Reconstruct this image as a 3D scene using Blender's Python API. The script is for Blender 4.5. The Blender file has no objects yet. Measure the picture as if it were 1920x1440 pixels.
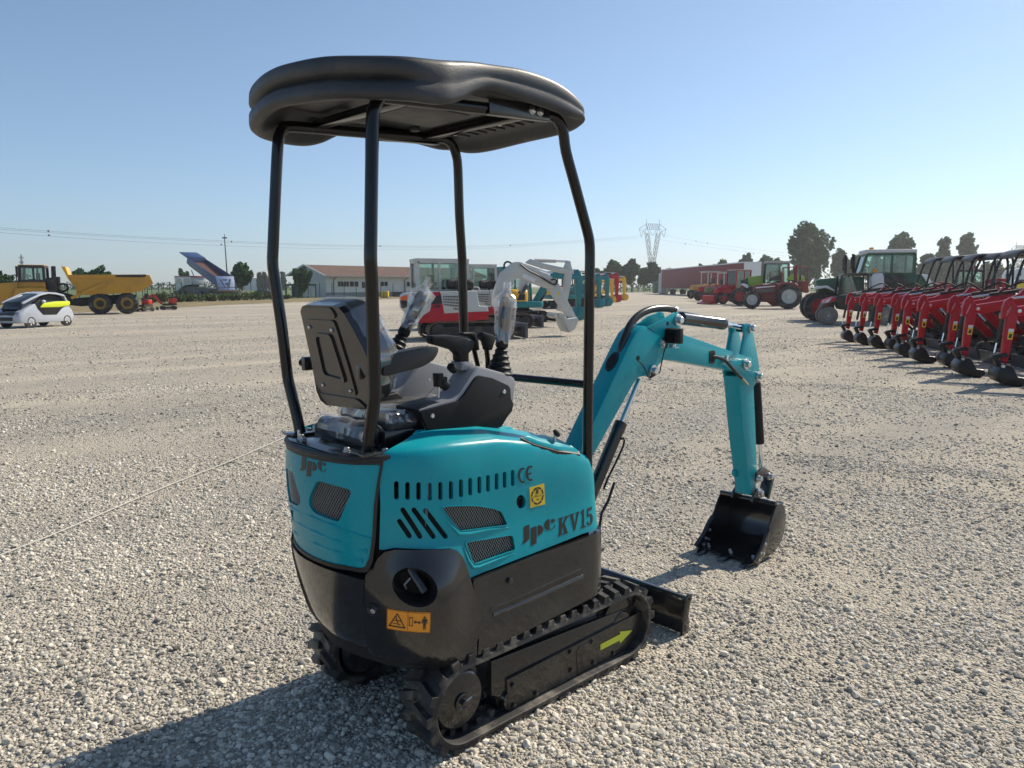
import bpy, bmesh, math, random
from math import radians as R, sin, cos, pi, sqrt, atan2
from mathutils import Vector as V, Matrix as M
from mathutils.geometry import delaunay_2d_cdt
from mathutils.bvhtree import BVHTree

# ------------------------------------------------------------------ camera, sky, sun, exposure
SC = bpy.context.scene
COL = SC.collection
CAM = V((-2.050, -2.373, 1.65)); PITCH = R(7.27); HEAD = R(46.4); FPX = 1442.0
cd = bpy.data.cameras.new('camera'); cam = bpy.data.objects.new('camera', cd); COL.objects.link(cam)
cam.location = CAM; cam.rotation_euler = (pi/2 - PITCH, 0, HEAD - pi/2)
cd.sensor_width = 36.0; cd.lens = 36.0*FPX/1920.0; cd.clip_start = 0.05; cd.clip_end = 6000
SC.camera = cam
SUN_EL, SUN_AZ = R(40), R(-5.5)
w = bpy.data.worlds.new('World'); SC.world = w; w.use_nodes = True
nt = w.node_tree; nt.nodes.clear()
sky = nt.nodes.new('ShaderNodeTexSky'); sky.sky_type = 'NISHITA'; sky.sun_disc = False
sky.sun_elevation = SUN_EL; sky.sun_rotation = pi/2 - SUN_AZ
sky.air_density = 0.9; sky.dust_density = 0.3; sky.ozone_density = 8.0; sky.altitude = 0
bg = nt.nodes.new('ShaderNodeBackground'); bg.inputs['Strength'].default_value = 0.11
wo = nt.nodes.new('ShaderNodeOutputWorld')
hs = nt.nodes.new('ShaderNodeHueSaturation'); hs.inputs['Saturation'].default_value = 0.84; hs.inputs['Hue'].default_value = 0.49; nt.links.new(sky.outputs[0], hs.inputs['Color']); nt.links.new(hs.outputs[0], bg.inputs[0]); nt.links.new(bg.outputs[0], wo.inputs[0])
sd = bpy.data.lights.new('sun', 'SUN'); sd.energy = 5.0; sd.angle = R(0.53); sd.color = (1.0, 0.895, 0.74)
sun = bpy.data.objects.new('sun', sd); COL.objects.link(sun)
sun.rotation_euler = V((cos(SUN_EL)*cos(SUN_AZ), cos(SUN_EL)*sin(SUN_AZ), sin(SUN_EL))).to_track_quat('Z', 'Y').to_euler()
SC.view_settings.view_transform = 'Standard'; SC.view_settings.look = 'None'
SC.view_settings.exposure = 0.28; SC.view_settings.gamma = 1.0
SC.cycles.max_bounces = 6; SC.cycles.transparent_max_bounces = 12

# ------------------------------------------------------------------ measuring: photo pixel -> point on a real plane
FW = V((cos(HEAD)*cos(PITCH), sin(HEAD)*cos(PITCH), -sin(PITCH))); RT = V((sin(HEAD), -cos(HEAD), 0)); UP = RT.cross(FW)
def ray(px, py): return FW + RT*((px-960)/FPX) - UP*((py-720)/FPX)
def on(px, py, ax, v):
    d = ray(px, py); return CAM + d*((v-CAM[ax])/d[ax])
def G(px, py, z=0.0): return on(px, py, 2, z)
def proj(p):
    d = V(p)-CAM; D = d.dot(FW); return (960+FPX*d.dot(RT)/D, 720-FPX*d.dot(UP)/D)
def depth(p): return (V(p)-CAM).dot(FW)
def at(px, py, D):                # point at camera depth D
    return CAM + ray(px, py)*D

# ------------------------------------------------------------------ materials
MATS = {}
def mat(name, col, rough=0.5, metal=0.0, coat=0.0, var=0.0, vscale=8.0, bump=0.0, bscale=60.0, spec=0.5, dirt=None, dscale=3.0, damt=0.4, rvar=0.0):
    if name in MATS: return MATS[name]
    m = bpy.data.materials.new(name); m.use_nodes = True; n = m.node_tree.nodes; l = m.node_tree.links
    b = n['Principled BSDF']; c = (*col, 1)
    b.inputs['Base Color'].default_value = c; b.inputs['Roughness'].default_value = rough
    b.inputs['Metallic'].default_value = metal; b.inputs['Coat Weight'].default_value = coat
    b.inputs['Coat Roughness'].default_value = 0.06; b.inputs['Specular IOR Level'].default_value = spec
    tc = n.new('ShaderNodeTexCoord'); src = None
    def noise(sc, det=5):
        t = n.new('ShaderNodeTexNoise'); t.inputs['Scale'].default_value = sc; t.inputs['Detail'].default_value = det
        t.inputs['Roughness'].default_value = 0.62
        l.new(tc.outputs['Object'], t.inputs['Vector']); return t.outputs[0]
    def mix(fac, a, bb):
        x = n.new('ShaderNodeMix'); x.data_type = 'RGBA'
        if isinstance(fac, float): x.inputs[0].default_value = fac
        else: l.new(fac, x.inputs[0])
        for i, s in ((6, a), (7, bb)):
            if isinstance(s, tuple): x.inputs[i].default_value = s
            else: l.new(s, x.inputs[i])
        return x.outputs[2]
    def ramp(s, lo, hi):
        r = n.new('ShaderNodeMapRange'); r.inputs[1].default_value = lo; r.inputs[2].default_value = hi; l.new(s, r.inputs[0]); return r.outputs[0]
    if var:
        src = mix(ramp(noise(vscale), .35, .65), tuple(max(0, x*(1-var)) for x in col)+(1,), tuple(min(1, x*(1+var)) for x in col)+(1,))
    if dirt:
        f = n.new('ShaderNodeMath'); f.operation = 'MULTIPLY'; l.new(ramp(noise(dscale, 8), .48, .72), f.inputs[0]); f.inputs[1].default_value = damt
        src = mix(f.outputs[0], src if src else c, (*dirt, 1))
    if src: l.new(src, b.inputs['Base Color'])
    if rvar:
        r = n.new('ShaderNodeMapRange'); r.inputs[1].default_value = .3; r.inputs[2].default_value = .7
        r.inputs[3].default_value = max(0, rough-rvar); r.inputs[4].default_value = min(1, rough+rvar)
        l.new(noise(dscale*3, 6), r.inputs[0]); l.new(r.outputs[0], b.inputs['Roughness'])
    if bump:
        bp = n.new('ShaderNodeBump'); bp.inputs['Strength'].default_value = bump; bp.inputs['Distance'].default_value = 0.004
        l.new(noise(bscale, 4), bp.inputs['Height']); l.new(bp.outputs[0], b.inputs['Normal'])
    MATS[name] = m; return m
DUST = (0.36, 0.32, 0.26)
TEAL = mat('teal_paint', (0.003, 0.285, 0.345), 0.30, coat=0.10, spec=0.22, var=0.05, vscale=3, bump=0.05, bscale=25, dirt=DUST, dscale=5, damt=0.05, rvar=.06)
BLK = mat('black_gloss_paint', (0.012, 0.012, 0.013), 0.22, coat=0.5, bump=0.05, bscale=18, dirt=DUST, dscale=4, damt=0.05, rvar=.06)
TUBE = mat('black_tube_paint', (0.005, 0.0052, 0.006), 0.20, coat=0.25, spec=0.3, dirt=(.12, .06, .03), dscale=5, damt=0.05)
PLAST = mat('black_plastic', (0.010, 0.0105, 0.012), 0.48, spec=0.25, bump=0.12, bscale=400, rvar=.05)
ROOFP = mat('moulded_plastic', (0.026, 0.028, 0.032), 0.46, bump=0.22, bscale=150, dirt=DUST, dscale=6, damt=0.10, rvar=.06)
GREY = mat('grey_plastic', (0.24, 0.25, 0.275), 0.48, bump=0.08, bscale=400)
RUB = mat('black_rubber', (0.017, 0.017, 0.018), 0.62, dirt=DUST, dscale=9, damt=0.55, bump=0.25, bscale=90)
RUBT = mat('rubber_trim', (0.012, 0.012, 0.013), 0.5)
CAST = mat('cast_cover', (0.020, 0.018, 0.016), 0.25, coat=0.4, bump=0.9, bscale=38, dirt=DUST, dscale=7, damt=0.10)
DARK = mat('dark_inside', (0.004, 0.004, 0.004), 0.8)
CHROME = mat('chrome_rod', (0.72, 0.73, 0.75), 0.14, metal=1.0)
ZINC = mat('zinc_bolt', (0.62, 0.63, 0.64), 0.30, metal=1.0, bump=.2, bscale=200)
MESHM = mat('galvanised_mesh', (0.34, 0.37, 0.38), 0.45, metal=0.6)
DECALK = mat('black_vinyl', (0.018, 0.016, 0.016), 0.30)
YEL = mat('yellow_vinyl', (0.72, 0.50, 0.03), 0.4)
ORG = mat('orange_vinyl', (0.80, 0.30, 0.02), 0.4)
LIME = mat('lime_vinyl', (0.62, 0.66, 0.05), 0.45)
FABRIC = mat('black_vinyl_seat', (0.014, 0.014, 0.016), 0.5, bump=.2, bscale=80)
def film_mat():
    m = bpy.data.materials.new('clear_film'); m.use_nodes = True; n = m.node_tree.nodes; l = m.node_tree.links; n.clear()
    o = n.new('ShaderNodeOutputMaterial'); t = n.new('ShaderNodeBsdfTransparent'); g = n.new('ShaderNodeBsdfGlossy'); d = n.new('ShaderNodeBsdfDiffuse'); tr = n.new('ShaderNodeBsdfTranslucent')
    g.inputs['Roughness'].default_value = 0.07; d.inputs['Color'].default_value = (.75, .77, .8, 1); tr.inputs['Color'].default_value = (.7, .72, .75, 1)
    tc = n.new('ShaderNodeTexCoord'); no = n.new('ShaderNodeTexNoise'); no.noise_type = 'RIDGED_MULTIFRACTAL'; no.inputs['Scale'].default_value = 9; no.inputs['Detail'].default_value = 5; no.inputs['Distortion'].default_value = .8
    l.new(tc.outputs['Object'], no.inputs['Vector'])
    bp = n.new('ShaderNodeBump'); bp.inputs['Strength'].default_value = 1.0; bp.inputs['Distance'].default_value = 0.02; l.new(no.outputs[0], bp.inputs['Height'])
    l.new(bp.outputs[0], g.inputs['Normal']); l.new(bp.outputs[0], d.inputs['Normal'])
    m1 = n.new('ShaderNodeMixShader'); m1.inputs[0].default_value = .5; l.new(d.outputs[0], m1.inputs[1]); l.new(tr.outputs[0], m1.inputs[2])
    m2 = n.new('ShaderNodeMixShader'); m2.inputs[0].default_value = .55; l.new(m1.outputs[0], m2.inputs[1]); l.new(g.outputs[0], m2.inputs[2])
    rr = n.new('ShaderNodeMapRange'); rr.inputs[1].default_value = .02; rr.inputs[2].default_value = .30; rr.inputs[3].default_value = .30; rr.inputs[4].default_value = .62; l.new(no.outputs[0], rr.inputs[0])
    m3 = n.new('ShaderNodeMixShader'); l.new(rr.outputs[0], m3.inputs[0]); l.new(t.outputs[0], m3.inputs[1]); l.new(m2.outputs[0], m3.inputs[2]); l.new(m3.outputs[0], o.inputs[0])
    return m
FILM = film_mat()

# ------------------------------------------------------------------ objects and meshes
def tag(o, label=None, cat=None, group=None, kind=None):
    for k, v in (('label', label), ('category', cat), ('group', group), ('kind', kind)):
        if v: o[k] = v
    return o
def empty(name, loc=(0, 0, 0), rz=0.0, label=None, cat=None, group=None):
    o = bpy.data.objects.new(name, None); COL.objects.link(o); o.location = loc; o.rotation_euler = (0, 0, rz); o.empty_display_size = .2
    return tag(o, label, cat, group)
def copy_tree(o, parent=None):
    c = o.copy(); COL.objects.link(c); c.parent = parent
    for ch in list(o.children): copy_tree(ch, c)
    return c
def relabel(o, mp):               # swap materials on a copied tree (object-level slots, mesh data stays shared)
    for ch in o.children:
        if ch.type == 'MESH':
            for s in ch.material_slots:
                if s.material and s.material.name in mp:
                    mm = mp[s.material.name]; s.link = 'OBJECT'; s.material = mm
        relabel(ch, mp)
def inpoly(p, poly):
    x, y = p; c = False; j = len(poly)-1
    for i in range(len(poly)):
        xi, yi = poly[i]; xj, yj = poly[j]
        if (yi > y) != (yj > y) and x < (xj-xi)*(y-yi)/(yj-yi)+xi: c = not c
        j = i
    return c
def catmull(pts, n=6, closed=False):
    out = []; P = [V(p) for p in pts]; N = len(P)
    for i in range(N if closed else N-1):
        if closed: a, b, c, d = P[(i-1) % N], P[i], P[(i+1) % N], P[(i+2) % N]
        else: a, b, c, d = P[max(i-1, 0)], P[i], P[i+1], P[min(i+2, N-1)]
        for k in range(n):
            t = k/n; t2 = t*t; t3 = t2*t
            out.append(0.5*((2*b)+(c-a)*t+(2*a-5*b+4*c-d)*t2+(3*b-a-3*c+d)*t3))
    if not closed: out.append(P[-1])
    return out
class MB:
    def __init__(s): s.v = []; s.f = []; s.mi = []; s.m = 0; s.T = M.Identity(4)
    def add(s, vs, fs):
        b = len(s.v); s.v += [s.T @ V(p) for p in vs]
        for f in fs: s.f.append(tuple(b+i for i in f)); s.mi.append(s.m)
    def box(s, c, size, rot=None):
        x, y, z = size[0]/2, size[1]/2, size[2]/2; c = V(c)
        P = [V((i*x, j*y, k*z)) for k in (-1, 1) for i, j in ((-1, -1), (1, -1), (1, 1), (-1, 1))]
        if rot is not None: P = [rot @ p for p in P]
        s.add([p+c for p in P], [(3, 2, 1, 0), (4, 5, 6, 7), (0, 1, 5, 4), (1, 2, 6, 5), (2, 3, 7, 6), (3, 0, 4, 7)]); return s
    def hexa(s, a, b):            # two quads joined
        s.add(list(a)+list(b), [(3, 2, 1, 0), (4, 5, 6, 7), (0, 1, 5, 4), (1, 2, 6, 5), (2, 3, 7, 6), (3, 0, 4, 7)]); return s
    def prism(s, poly, ax, lo, hi):   # polygon in the two other axes extruded along ax
        def pt(p, h):
            if ax == 0: return (h, p[0], p[1])
            if ax == 1: return (p[0], h, p[1])
            return (p[0], p[1], h)
        n = len(poly); A = [pt(p, lo) for p in poly]; B = [pt(p, hi) for p in poly]
        s.add(A+B, [tuple(range(n-1, -1, -1)), tuple(range(n, 2*n))]+[(i, (i+1) % n, n+(i+1) % n, n+i) for i in range(n)]); return s
    def tube(s, path, r, seg=10, caps=True, flat=None):
        P = [V(p) for p in path]; n = len(P); rs = r if isinstance(r, (list, tuple)) else [r]*n
        T = [(P[min(i+1, n-1)]-P[max(i-1, 0)]).normalized() for i in range(n)]
        u = T[0].orthogonal().normalized(); rings = []
        for i in range(n):
            u = (u-T[i]*u.dot(T[i])).normalized(); w_ = T[i].cross(u)
            rings.append([P[i]+(u*cos(2*pi*k/seg)+w_*sin(2*pi*k/seg))*rs[i] for k in range(seg)])
        vs = [p for q in rings for p in q]; fs = []
        for i in range(n-1):
            for k in range(seg): fs.append((i*seg+k, i*seg+(k+1) % seg, (i+1)*seg+(k+1) % seg, (i+1)*seg+k))
        if caps: fs.append(tuple(range(seg-1, -1, -1))); fs.append(tuple((n-1)*seg+k for k in range(seg)))
        s.add(vs, fs); return s
    def cyl(s, a, b, r, seg=14): return s.tube([a, b], r, seg)
    def lathe(s, prof, org, axis, seg=24, caps=True):   # prof: (radius, height along axis)
        a = V(axis).normalized(); u = a.orthogonal().normalized(); w_ = a.cross(u); o = V(org); n = len(prof)
        vs = [o+a*h+(u*cos(2*pi*k/seg)+w_*sin(2*pi*k/seg))*max(r, 1e-4) for r, h in prof for k in range(seg)]; fs = []
        for i in range(n-1):
            for k in range(seg): fs.append((i*seg+k, i*seg+(k+1) % seg, (i+1)*seg+(k+1) % seg, (i+1)*seg+k))
        if caps: fs.append(tuple(range(seg-1, -1, -1))); fs.append(tuple((n-1)*seg+k for k in range(seg)))
        s.add(vs, fs); return s
    def loft(s, rings, closed=True, caps=True):
        m = len(rings[0]); n = len(rings); vs = [p for q in rings for p in q]; fs = []
        for i in range(n-1):
            for k in range(m if closed else m-1): fs.append((i*m+k, i*m+(k+1) % m, (i+1)*m+(k+1) % m, (i+1)*m+k))
        if caps: fs.append(tuple(range(m-1, -1, -1))); fs.append(tuple((n-1)*m+k for k in range(m)))
        s.add(vs, fs); return s
    def bar(s, a, b, w_, h, upv=(0, 0, 1)):     # rectangular bar from a to b
        a, b = V(a), V(b); t = (b-a).normalized(); u = V(upv); u = (u-t*u.dot(t)); u = u.normalized() if u.length > 1e-5 else t.orthogonal().normalized(); sd_ = t.cross(u)
        q = lambda p: [p+sd_*(i*w_/2)+u*(j*h/2) for i, j in ((-1, -1), (1, -1), (1, 1), (-1, 1))]
        s.hexa(q(a), q(b)); return s
    def bolt(s, p, axis, r, h=None):
        h = h or r*.8; a = V(axis).normalized(); p = V(p)
        s.lathe([(r*1.5, -h*.2), (r*1.5, h*.25), (r, h*.25), (r, h*1.1), (r*.8, h*1.25)], p, a, 10); return s
    def build(s, name, mt, parent=None, bevel=0.0, ang=38, segs=2, rec=True):
        me = bpy.data.meshes.new(name); me.from_pydata([tuple(p) for p in s.v], [], s.f)
        ms = mt if isinstance(mt, (list, tuple)) else [mt]
        for q in ms: me.materials.append(q)
        if len(ms) > 1:
            for p, i in zip(me.polygons, s.mi): p.material_index = i
        bm = bmesh.new(); bm.from_mesh(me)
        if rec: bmesh.ops.recalc_face_normals(bm, faces=bm.faces)
        if bevel:
            es = [e for e in bm.edges if len(e.link_faces) == 2 and e.calc_face_angle(0) > R(32)]
            bmesh.ops.bevel(bm, geom=es, offset=bevel, segments=segs, affect='EDGES', profile=.5, clamp_overlap=True)
        for f in bm.faces: f.smooth = True
        bm.to_mesh(me); bm.free(); me.set_sharp_from_angle(angle=R(ang)); me.update()
        o = bpy.data.objects.new(name, me); COL.objects.link(o); o.parent = parent
        return o
def resample(loop, g):
    out = []
    for i, a in enumerate(loop):
        b = loop[(i+1) % len(loop)]; L = sqrt((a[0]-b[0])**2+(a[1]-b[1])**2); n = max(1, int(math.ceil(L/g)))
        for k in range(n): out.append((a[0]+(b[0]-a[0])*k/n, a[1]+(b[1]-a[1])*k/n))
    return out
def patch_data(loop, holes, g):
    loops = [resample(loop, g)]+[resample(h, g*.8) for h in holes]
    vs = []; es = []
    for lp in loops:
        b = len(vs); vs += lp; es += [(b+i, b+(i+1) % len(lp)) for i in range(len(lp))]
    xs = [p[0] for p in loops[0]]; ys = [p[1] for p in loops[0]]
    bnd = list(vs); y = min(ys)+g*.5; row = 0
    cell = {}
    for p in bnd: cell.setdefault((int(p[0]//g), int(p[1]//g)), []).append(p)
    while y < max(ys):
        x = min(xs)+g*(.5 if row % 2 else .25)
        while x < max(xs):
            ci, cj = int(x//g), int(y//g)
            near = any((q[0]-x)**2+(q[1]-y)**2 < (g*.45)**2 for i in (-1, 0, 1) for j in (-1, 0, 1) for q in cell.get((ci+i, cj+j), []))
            if not near and inpoly((x, y), loops[0]) and not any(inpoly((x, y), h) for h in loops[1:]): vs.append((x, y))
            x += g
        y += g*.87; row += 1
    ov, oe, of, *_ = delaunay_2d_cdt([V(p) for p in vs], es, [], 0, 1e-7)
    tris = []
    for f in of:
        c = (sum(ov[i][0] for i in f)/len(f), sum(ov[i][1] for i in f)/len(f))
        if inpoly(c, loops[0]) and not any(inpoly(c, h) for h in loops[1:]): tris.append(tuple(f))
    return ov, tris
def patch(name, mp, loop, mt, parent, holes=(), g=.03, off=0.0, rim=0.006, mb=None):
    """trimmed sheet on the surface mp(u,v,off): outline 'loop', cut-outs 'holes', turned-in rim"""
    ov, tris = patch_data(loop, holes, g)
    P = [mp(p[0], p[1], off) for p in ov]; B = mb or MB(); cnt = {}
    B.add(P, tris)
    for t in tris:
        for i in range(3):
            e = (t[i], t[(i+1) % 3]); cnt[e] = 1
    rimv = []; rf = []
    for (a, b) in cnt:
        if (b, a) not in cnt:
            k = len(rimv); rimv += [mp(ov[a][0], ov[a][1], off), mp(ov[b][0], ov[b][1], off), mp(ov[b][0], ov[b][1], off-rim), mp(ov[a][0], ov[a][1], off-rim)]
            rf.append((k, k+1, k+2, k+3))
    if rim: B.add(rimv, rf)
    if mb: return None
    return B.build(name, mt, parent, rec=False, ang=40)
def plane_map(o, u, v, n):
    o, u, v, n = V(o), V(u), V(v), V(n)
    return lambda a, b, off=0.0: o+u*a+v*b+n*off
def stadium(c1, c2, r, n=5):      # capsule outline in 2D
    a, b = V(c1), V(c2); t = (b-a).normalized(); th = atan2(t.y, t.x); out = []
    for k in range(n+1): q = th-pi/2+pi*k/n; out.append((b.x+r*cos(q), b.y+r*sin(q)))
    for k in range(n+1): q = th+pi/2+pi*k/n; out.append((a.x+r*cos(q), a.y+r*sin(q)))
    return out
def circle2(c, r, n=20, ry=None): return [(c[0]+r*cos(2*pi*k/n), c[1]+(ry or r)*sin(2*pi*k/n)) for k in range(n)]
# ------------------------------------------------------------------ gravel yard: see ground section;  hero machine
HERO = empty('mini_excavator', (0, 0, 0), 0, 'turquoise and black mini excavator with black canopy roof parked in front on the gravel', 'excavator')
W = 0.41
_half = [(.40, -.20), (.39, -.29), (.35, -.350), (.265, -.370), (0, -.372), (-.25, -.372), (-.40, -.370), (-.51, -.357), (-.605, -.325), (-.675, -.285), (-.73, -.232), (-.765, -.155), (-.782, -.075), (-.787, 0)]
_loop = _half+[(x, -y) for x, y in reversed(_half[:-1])]
_per = [p for p in catmull([(x, y, 0) for x, y in _loop], 14)]
_cum = [0.0]
for a, b in zip(_per, _per[1:]): _cum.append(_cum[-1]+(b-a).length)
PL = _cum[-1]
import bisect
def perim(s):
    s = min(max(s, 0.0), PL); i = min(max(bisect.bisect_right(_cum, s)-1, 0), len(_per)-2)
    t = (s-_cum[i])/max(1e-9, _cum[i+1]-_cum[i]); p = _per[i].lerp(_per[i+1], t)
    a = _per[max(i-2, 0)]; b = _per[min(i+3, len(_per)-1)]; d = (b-a).normalized()
    return p, V((-d.y, d.x, 0))
def interp(x, xs, ys):
    if x <= xs[0]: return ys[0]
    for i in range(len(xs)-1):
        if x <= xs[i+1]: return ys[i]+(ys[i+1]-ys[i])*(x-xs[i])/(xs[i+1]-xs[i])
    return ys[-1]
def sstep(t): t = min(max(t, 0), 1); return t*t*(3-2*t)
def crease(x): return interp(x, (-.42, -.2, -.04, .224, .31, .39), (1.083, 1.069, 1.037, .968, .93, .88))
def S0(s, v):
    p, n = perim(s)
    if n.dot(V((p.x+.1, p.y, 0))) < 0: n = -n
    H = crease(p.x); wt = sstep((-.33-p.x)/.3)
    if v <= H:
        t = min(max((1.02-v)/.66, 0), 1.2); off = -.115*t*t*wt; z = v
        t2 = max(0, (v-(H-.10))/.10); off -= .010*t2*t2
        fl_ = sstep((.82-v)/.22); ax = -p.x; off += fl_*(.016 if ax < .34 else .016+.078*sstep((ax-.34)/.20) if ax < .54 else .094*(1-sstep((ax-.54)/.24)))
        u_ = max(0, .45-v)/.11; off -= .045*u_*u_*wt
    else:
        d = v-H; rr = .035; pm = R(74); ph = min(d/rr, pm); off = -.010-rr*(1-cos(ph)); z = H+rr*sin(ph)
        ex = d-rr*pm
        if ex > 0: off -= ex*sin(pm); z += ex*cos(pm)
    q = p+n*off; return V((q.x, q.y, z)), n
def S(s, v, off=0.0):
    q, n = S0(s, v)
    if off:
        e = .004; a = S0(s-e, v)[0]; b = S0(s+e, v)[0]; c = S0(s, v-e)[0]; d = S0(s, v+e)[0]
        m = (b-a).cross(d-c).normalized()
        if m.dot(n)+m.z*.3 < 0: m = -m
        q = q+m*off
    return q
_gs = [PL*i/160 for i in range(161)]; _gv = [.28+.025*j for j in range(38)]
_bv = [S0(s, v)[0] for s in _gs for v in _gv]; _bf = []; _bi = []
for i in range(160):
    for j in range(37):
        k = i*38+j; _bf.append((k, k+1, k+39, k+38)); _bi.append((i, j))
BVH = BVHTree.FromPolygons(_bv, _bf)
def sv(px, py):
    h = BVH.ray_cast(CAM, ray(px, py).normalized())
    if h[0] is None: print('MISS', px, py); return None
    i, j = _bi[h[2]]; s, v = _gs[i]+PL/320, _gv[j]+.012
    for _ in range(6):
        f = proj(S(s, v)); e = .001; fs = proj(S(s+e, v)); fv = proj(S(s, v+e))
        a, b, c, d = (fs[0]-f[0])/e, (fv[0]-f[0])/e, (fs[1]-f[1])/e, (fv[1]-f[1])/e; det = a*d-b*c
        if abs(det) < 1e-6: break
        rx, ry = px-f[0], py-f[1]; s += max(-.05, min(.05, (rx*d-b*ry)/det)); v += max(-.05, min(.05, (a*ry-c*rx)/det))
    return (s, v)
def svs(pts): return [q for q in (sv(*p) for p in pts) if q]
Z5 = lambda *p: [(500+p[i]/4.8, 820+p[i+1]/4.8) for i in range(0, len(p), 2)]
Z6 = lambda *p: [(800+p[i]/4.8, 800+p[i+1]/4.8) for i in range(0, len(p), 2)]
Z7 = lambda *p: [(500+p[i]/4.8, 1000+p[i+1]/4.8) for i in range(0, len(p), 2)]
SEAM = sv(712, 900)[0]; MIDS = PL/2
def pxstroke(a, b, r): return svs(stadium(a, b, r))

def mesh_grille(name, loop, mp, parent, dx=.0115, dy=.0165, off=-.006, r=.0008):
    B = MB(); xs = [p[0] for p in loop]; ys = [p[1] for p in loop]; sl = dy/dx; x0, x1, y0, y1 = min(xs), max(xs), min(ys), max(ys)
    for sg in (1, -1):
        c = x0-(y1-y0)/sl-dx; 
        while c < x1+(y1-y0)/sl+dx:
            run = []; n = 40
            for k in range(n+1):
                y = y0+(y1-y0)*k/n; x = c+sg*(y-y0)/sl; ok = inpoly((x, y), loop)
                if ok: run.append((x, y))
                if (not ok or k == n) and len(run) > 1:
                    B.tube([mp(*run[0], off), mp(*run[len(run)//2], off), mp(*run[-1], off)] if len(run) > 2 else [mp(*q, off) for q in run], r, 4, False); run = []
                elif not ok: run = []
            c += dx
    return B.build(name, MESHM, parent, rec=False)
def shrink(loop, d):
    cx = sum(p[0] for p in loop)/len(loop); cy = sum(p[1] for p in loop)/len(loop)
    return [(cx+(x-cx)*(1-d), cy+(y-cy)*(1-d)) for x, y in loop]
def rounded(loop, k=.3):
    out = []; n = len(loop)
    for i in range(n):
        p, a, b = V(loop[i]), V(loop[i-1]), V(loop[(i+1) % n])
        la = min(k, .45*(a-p).length); lb = min(k, .45*(b-p).length); p1 = p+(a-p).normalized()*la; p2 = p+(b-p).normalized()*lb
        for t in (0, .33, .67, 1): out.append(tuple(p1*(1-t)*(1-t)+p*2*t*(1-t)+p2*t*t))
    return out
# ---- right side panel
slots = [stadium((x, y-h), (x, y+h), r) for x, y, h, r in [(743.3, 919.6, 13, 4.5), (764.2, 920.6, 12.5, 4.4), (785, 921, 12.5, 4.4), (805.8, 922, 12.5, 4.3), (826, 920.8, 13, 4.1), (845.8, 919.2, 13.3, 4), (864.6, 915.6, 13, 3.9), (881.9, 912.5, 12.8, 3.7), (899, 909.4, 12.5, 3.6), (915.2, 906.3, 12.4, 3.5), (931.3, 902.7, 12.2, 3.4), (946.3, 899.6, 12, 3.3), (961.5, 896.3, 12, 3.2)]]
slots += [stadium(a, b, 4.7) for a, b in [((755.2, 956), (787.5, 1006)), ((776, 956), (812.5, 1006)), ((797.9, 957.5), (835.4, 1006)), ((749, 977.3), (767.7, 1005))]]
slots = [svs(q) for q in slots]
gu = svs(rounded(Z6(125, 730, 160, 714, 350, 707, 450, 712, 600, 735, 680, 765, 735, 882, 700, 890, 310, 942, 275, 925), 4))
gl = svs(rounded(Z6(338, 1040, 762, 972, 782, 985, 802, 1105, 430, 1243, 400, 1215), 4))
eye = svs([(800+(850+42*cos(a))/4.8, 800+(676+62*sin(a))/4.8) for a in [2*pi*k/18 for k in range(18)]])
low = svs([(711, 1030), (720, 1031), (740, 1027), (844, 1028), (854, 1032), (862, 1047), (872, 1072), (878, 1086)]+Z6(500, 1315, 800, 1200, 1100, 1085, 1400, 965, 1535, 905))
send = low[-1][0]; ss = SEAM
loop = low+[(send-.03, .66), (.055, .69), (.03, .74), (.03, .80)]
top = []
for k in range(13):
    s = .03+(ss-.03)*k/12; x = perim(s)[0].x; top.append((s, crease(x)+(.055 if x > .14 else .16 if x > -.5 else interp(x, (-.66, -.5), (.012, .16)))))
loop += top+[(ss, 1.0), (ss, .92)]
P = patch('side_panel', S, loop, TEAL, HERO, holes=slots+[gu, gl, eye], g=.022, off=.0, rim=.014)
for lp, nm in ((gu, 'upper'), (gl, 'lower')):
    mesh_grille('grille', lp, S, P, off=-.010)
    b = MB(); patch('grille_lip', S, [(x, y) for x, y in lp], TEAL, P, holes=[shrink(lp, .045)], g=.02, off=.0035, rim=.006, mb=b); b.build('grille_lip', TEAL, P, rec=False)
for lp in (gu, gl):              # moulded ledge under each grille
    pts = sorted(lp, key=lambda p: p[1])
b = MB()
for q in (Z6(165, 840, 235, 905, 290, 962, 380, 962, 560, 925, 740, 910), Z6(335, 1090, 375, 1200, 415, 1265, 470, 1262, 640, 1195, 790, 1140)):
    b.tube([S(*p, -.001) for p in svs(q)], [.003, .006, .008, .008, .006, .002], 8)
b.build('panel_ridge', TEAL, P)
b = MB(); c = sv(975, 941); n = (S(*c, .01)-S(*c)).normalized(); b.lathe([(.017, -.02), (.017, -.004), (.013, -.002), (.012, -.010), (.001, -.010)], S(*c), n, 20); b.build('sight_cap', PLAST, P)
# inner dark shell behind all the openings
b = MB(); ring = lambda v, d: [S(PL*k/72, v, -d) for k in range(73)]
b.loft([[V((q.x, q.y, .34)) for q in ring(.5, .05)], ring(.5, .035), ring(.72, .03), ring(.98, .035)], closed=True); b.build('engine_bay', DARK, HERO)
b = MB()                       # pale bracket seen through two slots
for px in ((805.8, 922), (803, 970)):
    c = sv(*px); q = S(*c, -.020); b.box(q, (.012, .006, .11))
b.build('bay_bracket', GREY, HERO)
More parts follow.
